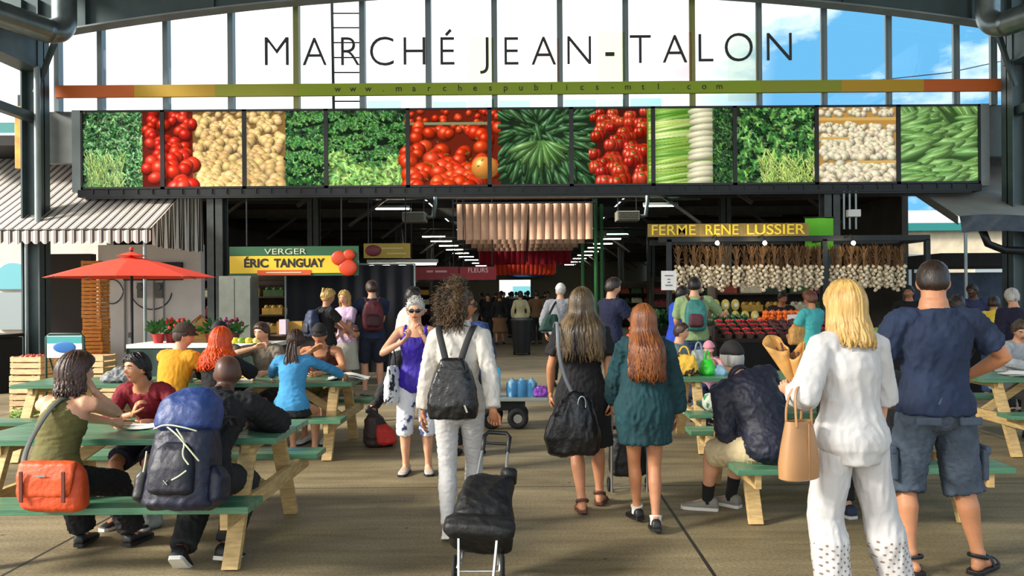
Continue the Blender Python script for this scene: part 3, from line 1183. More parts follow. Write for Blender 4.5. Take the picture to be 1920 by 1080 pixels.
def bake(mb, vox, smooth_it=3, wrinkle=None):
    """union of the collected closed shapes as one continuous surface (verts, faces)"""
    me = mb.mesh('tmp', [])
    o = bpy.data.objects.new('tmp', me)
    C.objects.link(o)
    rm = o.modifiers.new('r', 'REMESH')
    rm.mode = 'VOXEL'
    rm.voxel_size = vox
    sm = o.modifiers.new('s', 'SMOOTH')
    sm.factor = .5
    sm.iterations = smooth_it
    dg = bpy.context.evaluated_depsgraph_get()
    m2 = bpy.data.meshes.new_from_object(o.evaluated_get(dg))
    n = len(m2.vertices)
    V = np.empty(n * 3)
    m2.vertices.foreach_get('co', V)
    V = V.reshape(-1, 3)
    if wrinkle:
        Nn = np.empty(n * 3)
        m2.vertices.foreach_get('normal', Nn)
        Nn = Nn.reshape(-1, 3)
        for (amp, freq, seed, mask) in wrinkle:
            d = lump(V, seed, freq)
            d = 1 - 2 * np.abs(d) ** .7          # ridged, like folds in cloth
            if mask is not None:
                d = d * mask(V)
            V = V + Nn * (d * amp)[:, None]
    F = [tuple(p.vertices) for p in m2.polygons]
    bpy.data.objects.remove(o)
    bpy.data.meshes.remove(me)
    bpy.data.meshes.remove(m2)
    return V, F


def ik(a, t, l1, l2, hint):
    a, t, h = Vector(a), Vector(t), Vector(hint)
    d = t - a
    L = d.length
    mxl = (l1 + l2) * .997
    if L > mxl:
        t = a + d * (mxl / L)
        d = t - a
        L = mxl
    if L < abs(l1 - l2) * 1.05 + .01:
        L = abs(l1 - l2) * 1.05 + .01
    u = d.normalized()
    x = (l1 * l1 - l2 * l2 + L * L) / (2 * L)
    y = math.sqrt(max(0, l1 * l1 - x * x))
    h = h - u * h.dot(u)
    if h.length < 1e-4:
        h = u.orthogonal()
    h.normalize()
    return a + u * x + h * y, t


def head_pts(k, seg=36, rings=28, wide=1.0):
    V = []
    for i in range(rings + 1):
        a = math.pi * i / rings
        for j in range(seg):
            b = 2 * math.pi * j / seg
            V.append((math.sin(a) * math.sin(b), math.sin(a) * math.cos(b), math.cos(a)))
    D = np.array(V)
    x, y, z = D[:, 0], D[:, 1], D[:, 2]
    X, Y, Z = x * .077 * (1 + .09 * sstep(.1, .8, z)), y * .097 * (1 + .05 * sstep(.1, .8, z) * (y < 0)), z * .1125
    jaw = sstep(0, 1, -z)
    X = X * (1 - .30 * jaw)
    Y = np.where((y < 0), Y * (1 - .42 * sstep(.15, .9, -z)), Y * (1 - .06 * jaw))
    Y = np.where(y > 0, Y * (1 - .10 * np.exp(-(x / .7) ** 2) * (z < .8)), Y)
    fr = (y > 0)
    g = lambda cx, cz, sx, sz: np.exp(-((x - cx) / sx) ** 2 - ((z - cz) / sz) ** 2) * fr
    Y = Y + .021 * g(0, -.20, .13, .13) + .013 * g(0, -.02, .10, .16) + .004 * g(.16, -.25, .1, .09) + .004 * g(-.16, -.25, .1, .09)
    Y = Y - .011 * g(.36, .06, .2, .12) - .011 * g(-.36, .06, .2, .12)
    Y = Y + .005 * g(0, .24, .6, .1)
    Y = Y + .008 * g(0, -.46, .26, .055) + .007 * g(0, -.58, .22, .055) - .004 * g(0, -.52, .3, .03)
    Y = Y + .011 * g(0, -.84, .3, .14)
    F = []
    for i in range(rings):
        for j in range(seg):
            j2 = (j + 1) % seg
            F.append((i * seg + j, i * seg + j2, (i + 1) * seg + j2, (i + 1) * seg + j))
    return np.stack([X * wide, Y, Z], 1) * k, F, D


HAIRLINE = (np.array([0, .6, 1.0, 1.25, 1.55, 1.9, 3.15]), np.array([.56, .50, .22, -.02, -.12, -.45, -.62]))


def hair_thr(D):
    a = np.abs(np.arctan2(D[:, 0], D[:, 1]))
    return np.interp(a, *HAIRLINE)


class Fig:
    pass


def hand_mesh(mb, wrist, d, nrm, side, curl, k, spread=1.0, det=True):
    """palm, four unequal fingers and a thumb leaving the side of the palm. d: direction, nrm: palm normal"""
    d = Vector(d).normalized()
    nrm = Vector(nrm)
    nrm = (nrm - d * nrm.dot(d))
    if nrm.length < 1e-3:
        nrm = d.orthogonal()
    nrm.normalize()
    lat = d.cross(nrm) * side            # towards the thumb
    w0 = Vector(wrist)
    pts = [w0 - d * .02 * k, w0 + d * .02 * k, w0 + d * .05 * k, w0 + d * .085 * k, w0 + d * .095 * k]
    mb.tube(pts, [(.026 * k, .019 * k), (.033 * k, .017 * k), (.041 * k, .016 * k), (.041 * k, .013 * k), (.034 * k, .009 * k)], 12, lat=lat)
    L = (.078, .086, .080, .062)
    for i in range(4):
        off = (1.5 - i) * .0205 * k * spread
        b = w0 + d * (.086 - abs(i - 1.2) * .003) * k + lat * off
        ang = 0
        p = [b]
        dd = d + lat * ((1.5 - i) * .05 * spread)
        cu = curl * (1 + .12 * i)
        for seg_ in (.45, .32, .23):
            ang += cu * (.75 if seg_ == .45 else 1.0)
            v = dd * math.cos(ang) + nrm * math.sin(ang)
            p.append(p[-1] + v.normalized() * (L[i] * seg_ * k))
        r = (.0092, .0085, .0078, .0062) if i < 3 else (.0082, .0075, .0068, .0056)
        mb.tube(p, [q * k for q in r], 8 if det else 6)
        mb.ball(p[-1], r[3] * k * 1.02, 8, 6)
    b = w0 + d * .028 * k + lat * .026 * k
    v = (d * .62 + lat * .62 + nrm * .48).normalized()
    v2 = (d * .85 + lat * .22 + nrm * (.35 + .4 * curl)).normalized()
    p = [b, b + v * .036 * k, b + v * .036 * k + v2 * .030 * k, b + v * .036 * k + v2 * .054 * k]
    mb.tube(p, [.014 * k, .0115 * k, .0095 * k, .007 * k], 8)
    mb.ball(p[-1], .0072 * k, 8, 6)


def shoe_mesh(mb, mb2, ank, yaw, pitch, k, kind, fl):
    """shoe around the ankle; pitch>0 lifts the heel (rotates about the ball of the foot)"""
    M = Matrix.Translation(Vector(ank)) @ Matrix.Rotation(yaw, 4, 'Z') @ Matrix.Rotation(-pitch, 4, 'X') @ Matrix.Translation(Vector((0, 0, -.075 * k)))
    prof = [(-.075, .026, .05), (-.068, .034, .085), (-.045, .038, .095), (-.01, .038, .09), (.03, .040, .075), (.08, .046, .058), (.13, .047, .046), (.165, .040, .036), (.185, .022, .022)]
    if kind == 'boot':
        prof = [(a, b, c + (.05 if a < .0 else 0)) for a, b, c in prof]
    V, F = [], []
    sg = 14
    for (y, hw, h) in prof:
        for j in range(sg):
            a = 2 * math.pi * j / sg
            ca, sa = math.cos(a), math.sin(a)
            z = .012 + (h - .012) * .5 * (1 + sa) if sa > -.2 else .012
            V.append((hw * np.sign(ca) * abs(ca) ** .7, y, z))
    n = len(prof)
    for i in range(n - 1):
        for j in range(sg):
            j2 = (j + 1) % sg
            F.append((i * sg + j, i * sg + j2, (i + 1) * sg + j2, (i + 1) * sg + j))
    F.append(tuple(range(sg - 1, -1, -1)))
    F.append(tuple((n - 1) * sg + j for j in range(sg)))
    mb.add(np.array(V) * k, F, 0, M)
    poly = [(hw * 1.08 * k, y * 1.02 * k) for y, hw, h in prof] + [(-hw * 1.08 * k, y * 1.02 * k) for y, hw, h in reversed(prof)]
    mb2.prism(poly, 0, .022 * k, 'z', 0, M)


def person(label, loc, rz=0.0, H=1.7, sex='m', skin='light', sit=None, lean=0, bend=0, twist=0, tilt=0, head=(0, 0, 0), hands=None, elbows=None,
           hn=None, hd=None, curl=(.45, .45), feet=None, knees=None, fpitch=(0, 0), fyaw=(0, 0), top=None, bottom=None, shoes=None, hair=None, face=False,
           vox=.011, girth=1.0, belly=0.0, neck=1.0, name='person', group=None, cat='person', extras=None, handdet=True, seed=1, socks=None, glasses=False, hip=None):
    k = H / 1.7
    f = sex == 'f'
    root = thing(name, label, cat, loc, rz, group)
    Rm = Matrix.Rotation(-rz, 3, 'Z')
    L = lambda w_: Rm @ (Vector(w_) - Vector(loc))      # world -> local
    F_ = Fig()
    F_.root, F_.k, F_.L = root, k, L
    hipz = (.90 * k if sit is None else sit + .105 * k)
    if hip: hipz = hip
    c0 = Vector((0, 0, hipz))
    # --- spine
    smax = .60 * k
    ns = 60
    sp = [c0.copy()]
    an = []
    le, be = R(lean), R(bend)
    for i in range(ns):
        s = (i + .5) / ns
        a = le * (.45 + .55 * min(1, s / .5)) + be * max(0, s - .35) / .65
        an.append(a)
        tl = R(tilt) * s
        sp.append(sp[-1] + Vector((math.sin(tl), math.sin(a), math.cos(a) * math.cos(tl))).normalized() * (smax / ns))
    tw = R(twist)

    def spine(s):
        """point, lateral, forward at height s (metres at H 1.7) above the hip line"""
        q = s * k / smax * ns
        if q < 0:
            a = an[0] * .4 if sit is None else 0
            p = c0 + Vector((0, math.sin(a), math.cos(a))) * (s * k)
            t = Vector((0, math.sin(a), math.cos(a)))
        else:
            i = min(int(q), ns - 1)
            p = sp[i].lerp(sp[i + 1], min(q - i, 3))
            if q > ns:
                p = sp[ns] + (sp[ns] - sp[ns - 1]) * (q - ns)
            t = (sp[i + 1] - sp[i]).normalized()
        lt = Matrix.Rotation(tw * max(0, min(1, s / .5)), 3, 'Z') @ Vector((1, 0, 0))
        lt = (lt - t * lt.dot(t)).normalized()
        fw = t.cross(lt)
        return p, lt, fw, t
    F_.spine = spine
    sw = (.165 if f else .19) * k                       # shoulder joint half width
    prof = np.array([(-.10, .075, .075), (-.06, .135, .105), (-.01, .160, .118), (.05, .158, .112), (.12, .138, .098), (.19, .126, .090), (.27, .138, .098),
                     (.36, .152, .110), (.43, .156, .108), (.49, .140, .088), (.53, .085, .064), (.56, .058, .058), (.60, .053, .056)])
    if f:
        mulw = np.interp(prof[:, 0], [-.1, .02, .19, .4, .5, .6], [1.0, 1.06, .92, .92, .9, .88])
        muld = np.interp(prof[:, 0], [-.1, .02, .19, .36, .5, .6], [1.0, 1.02, .92, 1.05, .9, .86])
    else:
        mulw = np.interp(prof[:, 0], [-.1, .02, .19, .4, .5, .6], [1, 1.0, 1.1, 1.1, 1.1, 1.08])
        muld = np.interp(prof[:, 0], [-.1, .02, .19, .4, .5, .6], [1, 1.0, 1.1, 1.08, 1.05, 1.05])
    gw = np.interp(prof[:, 0], [.45, .6], [girth, neck])
    prof[:, 1] *= mulw * gw
    prof[:, 2] *= muld * gw

    def ring(s):
        return np.interp(s, prof[:, 0], prof[:, 1]), np.interp(s, prof[:, 0], prof[:, 2])

    def torso(mb, s0, s1, off, n=16, seg=24, hemoff=0.0, wid=None):
        pts, rad, lat = [], [], []
        for i in range(n + 1):
            s = s0 + (s1 - s0) * i / n
            p, lt, fw, t = spine(s)
            a, b = ring(s)
            e = off + hemoff * max(0, 1 - (s - s0) / .26)
            bl = belly * math.exp(-((s - .14) / .13) ** 2)
            ww = wid(s) if wid else 1.0
            pts.append(p + fw * (bl * .6 * k))
            rad.append(((a * ww + e) * k, (b + e + bl * .5) * k))
            lat.append(lt)
        mb.tube(pts, rad, seg, lat=lat)
    # --- joints
    pS, ltS, fwS, tS = spine(.485)
    sh = {}
    for sd, sg in (('L', -1), ('R', 1)):
        sh[sd] = pS + ltS * (sg * sw)
    ua, fa = .285 * k, .25 * k
    el, wrst = {}, {}
    hands = hands or {}
    elbows = elbows or {}
    for sd, sg in (('L', -1), ('R', 1)):
        t = hands.get(sd)
        if t is None:
            t = sh[sd] + Vector((sg * .07, .04, -.50)) * k
        elif isinstance(t, tuple) and t[0] == 'w':
            t = L(t[1])
        else:
            t = Vector(t)
        h = elbows.get(sd, (sg * .6, -.7, -.35))
        el[sd], wrst[sd] = ik(sh[sd], t, ua, fa, h)
    th, sn = .43 * k, .41 * k
    hj, kn, ank = {}, {}, {}
    feet = feet or {}
    knees = knees or {}
    hw = (.092 if not f else .088) * k
    for sd, sg in (('L', -1), ('R', 1)):
        hj[sd] = c0 + Vector((sg * hw, 0, 0))
        t = feet.get(sd)
        if t is None:
            t = Vector((sg * .11 * k, 0, .075 * k)) if sit is None else Vector((sg * .12 * k, .40 * k, .075 * k))
        elif isinstance(t, tuple) and t[0] == 'w':
            t = L(t[1])
        else:
            t = Vector(t)
        kn[sd], ank[sd] = ik(hj[sd], t, th, sn, knees.get(sd, (sg * .12, 1, .25 if sit is None else .9)))
    F_.sh, F_.el, F_.wrst, F_.kn, F_.ank, F_.hj = sh, el, wrst, kn, ank, hj
    # --- head frame
    pN, ltN, fwN, tN = spine(.585)
    yaw, pit, rol = [R(a) for a in head]
    HM = Matrix.Rotation(yaw, 3, 'Z') @ Matrix.Rotation(-pit, 3, 'X') @ Matrix.Rotation(rol, 3, 'Y')
    hc = pN + tN * (.035 * k) + HM @ Vector((0, .022 * k, .078 * k))
    HM4 = Matrix.Translation(hc) @ HM.to_4x4()
    F_.HM4, F_.hc = HM4, hc
    hk = k * (1.0 if H > 1.5 else 1.08)
    # --- body (one continuous surface)
    mb = MB()
    torso(mb, -.10, .60, 0)
    nb = pN - tN * .05 * k
    mb.tube([nb, pN, hc + HM @ Vector((0, -.018, -.05)) * k], [(.062 * k * neck, .062 * k), (.053 * k * neck, .056 * k), (.052 * k * neck, .06 * k)], 16, lat=ltN)
    ar = (.85 if f else 1.0) * (.5 + .5 * girth)

    def arm(mb, sd, off, frac=1.0, loose=0.0, seg=14):
        s_, e_, w_ = sh[sd], el[sd], wrst[sd]
        sg = -1 if sd == 'L' else 1
        P_ = [pS + ltS * (sg * sw * .45) - tS * .01, pS + ltS * (sg * sw * .8), s_, s_.lerp(e_, .25), s_.lerp(e_, .55), s_.lerp(e_, .85), e_, e_.lerp(w_, .2), e_.lerp(w_, .5), e_.lerp(w_, .8), w_]
        r_ = [.060, .064, .058, .052, .047, .042, .041, .043, .038, .030, .027]
        tt = [-.4, -.2, 0, .25 * .53, .55 * .53, .85 * .53, .53, .53 + .2 * .47, .53 + .5 * .47, .53 + .8 * .47, 1.0]
        pts, rad = [], []
        for p, r, t in zip(P_, r_, tt):
            if t <= frac:
                pts.append(p)
                rad.append(r * (ar if t > -.1 else 1) * k + (off + loose * max(0, t) / max(frac, .01)) * k)
            else:
                tp = tt[len(pts) - 1]
                u = (frac - tp) / (t - tp)
                if u > .05:
                    pts.append(pts[-1].lerp(p, u))
                    rr = r_[len(rad) - 1] + (r - r_[len(rad) - 1]) * u
                    rad.append(rr * ar * k + (off + loose) * k)
                break
        mb.tube(pts, rad, seg)
    lr = (.97 if f else 1.0) * (.55 + .45 * girth)

    def leg(mb, sd, off, frac=1.0, loose=0.0, seg=16, flare=None):
        h_, k_, a_ = hj[sd], kn[sd], ank[sd]
        P_ = [h_ + Vector((0, 0, .05 * k)), h_, h_.lerp(k_, .15), h_.lerp(k_, .4), h_.lerp(k_, .7), h_.lerp(k_, .92), k_, k_.lerp(a_, .12), k_.lerp(a_, .32), k_.lerp(a_, .55), k_.lerp(a_, .8), a_]
        calf = (k_ - a_).normalized()
        bk = (P_[6] - (h_ + a_) / 2)
        bk = -bk.normalized() if bk.length > .02 else Vector((0, -1, 0))
        P_[8] = P_[8] + bk * .012 * k
        r_ = [.075, .085, .086, .075, .064, .056, .055, .053, .056, .047, .035, .034]
        tt = [-.08, 0, .15 * .51, .4 * .51, .7 * .51, .92 * .51, .51, .51 + .12 * .49, .51 + .32 * .49, .51 + .55 * .49, .51 + .8 * .49, 1.0]
        pts, rad = [], []
        def ex(t):
            return off + loose * max(0, t) / max(frac, .01) + (flare(t) if flare else 0)
        for p, r, t in zip(P_, r_, tt):
            if t <= frac:
                pts.append(p)
                rad.append((r * lr + ex(t)) * k)
            else:
                tp = tt[len(pts) - 1]
                u = (frac - tp) / (t - tp)
                if u > .05:
                    i = len(rad)
                    pts.append(pts[-1].lerp(p, u))
                    rad.append(((r_[i - 1] + (r - r_[i - 1]) * u) * lr + ex(frac)) * k)
                break
        mb.tube(pts, rad, seg)
    F_.armfn, F_.legfn = arm, leg
    for sd in 'LR':
        arm(mb, sd, 0)
        leg(mb, sd, 0)
    yf = {'L': R(8) + fyaw[0], 'R': R(-8) + fyaw[1]}
    pf = {'L': fpitch[0], 'R': fpitch[1]}
    for sd in 'LR':
        M = Matrix.Translation(ank[sd]) @ Matrix.Rotation(yf[sd], 4, 'Z') @ Matrix.Rotation(-pf[sd], 4, 'X')
        mb.tube([M @ Vector(p) * 1.0 for p in ((0, -.06 * k, -.045 * k), (0, -.03 * k, -.04 * k), (0, .03 * k, -.03 * k), (0, .10 * k, -.045 * k), (0, .16 * k, -.055 * k), (0, .182 * k, -.06 * k))],
                [(.02 * k, .018 * k), (.030 * k, .030 * k), (.034 * k, .036 * k), (.042 * k, .024 * k), (.038 * k, .014 * k), (.02 * k, .008 * k)], 12, lat=M.to_3x3() @ Vector((1, 0, 0)))
        mb.tube([ank[sd] + Vector((0, 0, .04 * k)), M @ Vector((0, -.012 * k, -.035 * k))], [.036 * k, .036 * k], 12)
    HV, HF, HD = head_pts(hk, 40, 32, .96 if f else 1.0)
    mb.add(HV, HF, 0, HM4)
    for sx in (-1, 1):
        mb.ball((sx * .076 * hk, -.008 * hk, -.012 * hk), (.011 * hk, .021 * hk, .032 * hk), 10, 8, rot=(R(-8), 0, R(sx * -22)), M=HM4)
    V, FF = bake(mb, vox * k, 3)
    out_ = MB()
    out_.add(V, FF, 0)
    hm = MB()
    for i, (sd, sg) in enumerate((('L', -1), ('R', 1))):
        d = Vector(hd[sd]) if hd and sd in hd else (wrst[sd] - el[sd])
        n_ = Vector(hn[sd]) if hn and sd in hn else Vector((-sg * 1.0, .15, 0))
        hand_mesh(hm, wrst[sd], d, n_, -sg, curl[i], k * (1.0 if not f else .93), det=handdet)
    for Vv in hm.v:
        pass
    out_.add(np.concatenate(hm.v), hm.f, 0)
    body = out_.build('body', [SKIN[skin], LIP], root, smooth='all', fix=False)
    if face:
        IM = np.array(HM4.inverted())
        me = body.data
        cen = np.empty(len(me.polygons) * 3)
        me.polygons.foreach_get('center', cen)
        cen = cen.reshape(-1, 3) @ IM[:3, :3].T + IM[:3, 3]
        zz = cen[:, 2] / (.1125 * hk)
        xx = cen[:, 0] / (.076 * hk)
        m_ = (np.abs(zz + .52) < .10 * (1 - (xx / .34) ** 2)) & (np.abs(xx) < .34) & (cen[:, 1] > .05 * hk)
        me.polygons.foreach_set('material_index', m_.astype(int))
        if not glasses:
            for sx in (-1, 1):
                m2 = MB()
                m2.ball((sx * .030 * hk, .0755 * hk, .006 * hk), (.0125 * hk, .009 * hk, .0068 * hk), 14, 10, 0, M=HM4)
                m2.ball((sx * .030 * hk, .0815 * hk, .006 * hk), (.0066 * hk, .005 * hk, .0062 * hk), 10, 8, 1, M=HM4)
                m2.build('eye', [EYEW, IRIS], root, smooth='all')
        for sx in (-1, 1):
            m2 = MB()
            m2.tube([(sx * .014 * hk, .091 * hk, .024 * hk), (sx * .032 * hk, .088 * hk, .030 * hk), (sx * .05 * hk, .074 * hk, .022 * hk)], [.0035 * hk, .0045 * hk, .002 * hk], 6, M=HM4)
            m2.build('eyebrow', (hair or {}).get('mat', IRIS), root, smooth='all')
    if glasses:
        g_ = MB()
        for sx in (-1, 1):
            g_.ball((sx * .031 * hk, .093 * hk, .006 * hk), (.027 * hk, .006 * hk, .021 * hk), 16, 8, rot=(0, 0, R(-sx * 12)), M=HM4)
            g_.tube([(sx * .056 * hk, .086 * hk, .012 * hk), (sx * .075 * hk, .05 * hk, .012 * hk), (sx * .081 * hk, -.01 * hk, .006 * hk)], .0035 * hk, 6, M=HM4)
        g_.tube([(-.01 * hk, .1 * hk, .012 * hk), (.01 * hk, .1 * hk, .012 * hk)], .003 * hk, 6, M=HM4)
        g_.build('sunglasses', DARKGLASS, root, smooth='all')
    # --- clothing
    cv_ = vox * k * 1.05

    def band(mb, p, lt, fw, a, b, t=.006, h=.02):
        pass
    if bottom:
        mb = MB()
        kind = bottom.get('kind', 'pants')
        off, lo = bottom.get('off', .010), bottom.get('loose', .012)
        if kind == 'skirt':
            ln, fl_ = bottom.get('len', .5), bottom.get('flare', .05)
            pts, rad = [], []
            for i in range(13):
                u = i / 12
                s = bottom.get('waist', .12) - u * (bottom.get('waist', .12) + ln)
                p, lt, fw, t = spine(max(s, -.02))
                a, b = ring(max(s, -.01))
                pts.append(Vector((p.x, p.y, p.z if s > -.02 else c0.z + s * k)))
                rad.append(((a + off + fl_ * u) * k, (b + off + fl_ * u) * k))
            mb.tube(pts, rad, 26, lat=(1, 0, 0))
        else:
            torso(mb, -.10, bottom.get('waist', .085), off + .004, n=8)
            mb.ball(c0 + Vector((0, 0, -.075 * k)), (.10 * k, (.085 + off) * k, .06 * k))
            for sd in 'LR':
                leg(mb, sd, off, bottom.get('frac', .97), lo, flare=bottom.get('flaref'))
        am = bottom.get('wr', .004)
        V, FF = bake(mb, cv_, 2, [(am * k, tuple(2.0 * q for q in bottom.get('wf', (5, 5, 7))), seed + 3, None), (am * .55 * k, tuple(4.6 * q for q in bottom.get('wf', (5, 5, 7))), seed + 4, None)])
        o = MB().add(V, FF).build(bottom.get('name', 'trousers'), bottom['mat'], root, smooth='all', fix=False)
        F_.bottom = o
    if top:
        mb = MB()
        off = top.get('off', .012)
        hem = top.get('hem', -.04)
        if sit is not None:
            hem = max(hem, -.055) if top.get('kind') != 'coat' else hem
        kind = top.get('kind', 'tee')
        stp = top.get('top', .548)
        if kind == 'dress':
            ln, fl_ = top['len'], top.get('flare', .05)
            n_ = 22
            pts, rad, lat = [], [], []
            for i in range(n_ + 1):
                s = -ln + (stp + ln) * i / n_
                p, lt, fw, t = spine(max(s, -.02))
                a, b = ring(max(s, -.01))
                u = max(0, (.08 - s) / (.08 + ln))
                e = off + fl_ * u + top.get('body', 0) * math.exp(-((s - .1) / .2) ** 2)
                pts.append(Vector((p.x, p.y, p.z if s > -.02 else c0.z + s * k)))
                rad.append(((a + e) * k, (b + e) * k))
                lat.append(lt)
            mb.tube(pts, rad, 26, lat=lat)
        else:
            torso(mb, hem, stp, off, hemoff=top.get('hemoff', .018), wid=top.get('wid'))
        sl = top.get('sleeve', .38)
        if sl:
            for sd in 'LR':
                fr_ = sl if not isinstance(sl, dict) else sl[sd]
                arm(mb, sd, off * .9, fr_, top.get('sloose', .012))
        for st in top.get('straps', []):
            pts = []
            for (s, x, dpt) in st:
                p, lt, fw, t = spine(s)
                a, b = ring(s)
                pts.append(p + lt * (x * k) + fw * (dpt * (b + .006) * k))
            mb.tube(pts, [top.get('strapw', .02) * k] * len(pts), 8)
        am = top.get('wr', .005)
        V, FF = bake(mb, cv_, 2, [(am * k, tuple(2.2 * q for q in top.get('wf', (4.5, 4.5, 3))), seed, None), (am * .55 * k, tuple(5 * q for q in top.get('wf', (4.5, 4.5, 3))), seed + 1, None)])
        o = MB().add(V, FF).build(top.get('name', 'shirt'), top['mat'], root, smooth='all', fix=False)
        F_.top = o
        if top.get('collar'):
            mb = MB()
            p, lt, fw, t = spine(.545)
            n_ = 22
            pts = []
            for j in range(n_):
                a = 2 * math.pi * j / n_
                pts.append(p + lt * (math.cos(a) * .075 * k) + fw * (math.sin(a) * .075 * k + .004) + t * ((.018 - .028 * math.sin(a)) * k))
            mb.tube(pts, [(.020 * k, .008 * k)] * n_, 8, lat=[t] * n_, closed=True)
            mb.build('collar', top.get('cmat', top['mat']), root, smooth='all')
    if socks:
        mb = MB()
        for sd in 'LR':
            a_, k_ = ank[sd], kn[sd]
            mb = MB()
            mb.tube([a_ + Vector((0, 0, -.03 * k)), a_, a_.lerp(k_, socks['len'] * .5), a_.lerp(k_, socks['len'])], [.043 * k, .042 * k, .044 * k, .049 * k], 16)
            mb.build('sock', socks['mat'], root, smooth=True)
    if shoes:
        for sd in 'LR':
            a, b = MB(), MB()
            shoe_mesh(a, b, ank[sd], yf[sd], pf[sd], k * (1.04 if not f else .97), shoes.get('kind', 'shoe'), f)
            if shoes.get('kind') == 'sandal':
                M = Matrix.Translation(ank[sd]) @ Matrix.Rotation(yf[sd], 4, 'Z') @ Matrix.Rotation(-pf[sd], 4, 'X') @ Matrix.Translation(Vector((0, 0, -.075 * k)))
                o = b.build('sandal_sole', shoes['mat'], root, bevel=.004)
                kk = k * 1.04
                for nm, yy, zz, ww, rr in (('toe_strap', .135, .040, .047, .011), ('instep_strap', .07, .066, .046, .012), ('ankle_strap', -.02, .105, .045, .011)):
                    s_ = MB()
                    if nm != 'ankle_strap':
                        pts = [(ww * math.cos(t_) * kk, yy * kk + .012 * math.cos(t_), .012 * kk + zz * math.sin(t_) * kk) for t_ in np.linspace(0, math.pi, 12)]
                        s_.tube(pts, [(rr * kk, .004 * kk)] * 12, 6, lat=[(0, 1, 0)] * 12, M=M)
                    else:
                        pts = [(.046 * math.cos(t_) * kk, (-.012 + .055 * math.sin(t_)) * kk, (.085 - .015 * math.sin(t_)) * kk) for t_ in np.linspace(0, 2 * math.pi, 18)[:-1]]
                        s_.tube(pts, [(rr * kk, .005 * kk)] * 17, 6, lat=[(0, 0, 1)] * 17, M=M, closed=True)
                    s_.build(nm, shoes['mat'], o, smooth=True)
            else:
                o = a.build('shoe', shoes['mat'], root, smooth='all')
                b.build('sole', shoes.get('sole', BLACK), o)
    # --- hair
    if hair:
        hair_build(F_, hair, hk, root, vox, seed)
    if extras:
        extras(F_)
    return F_


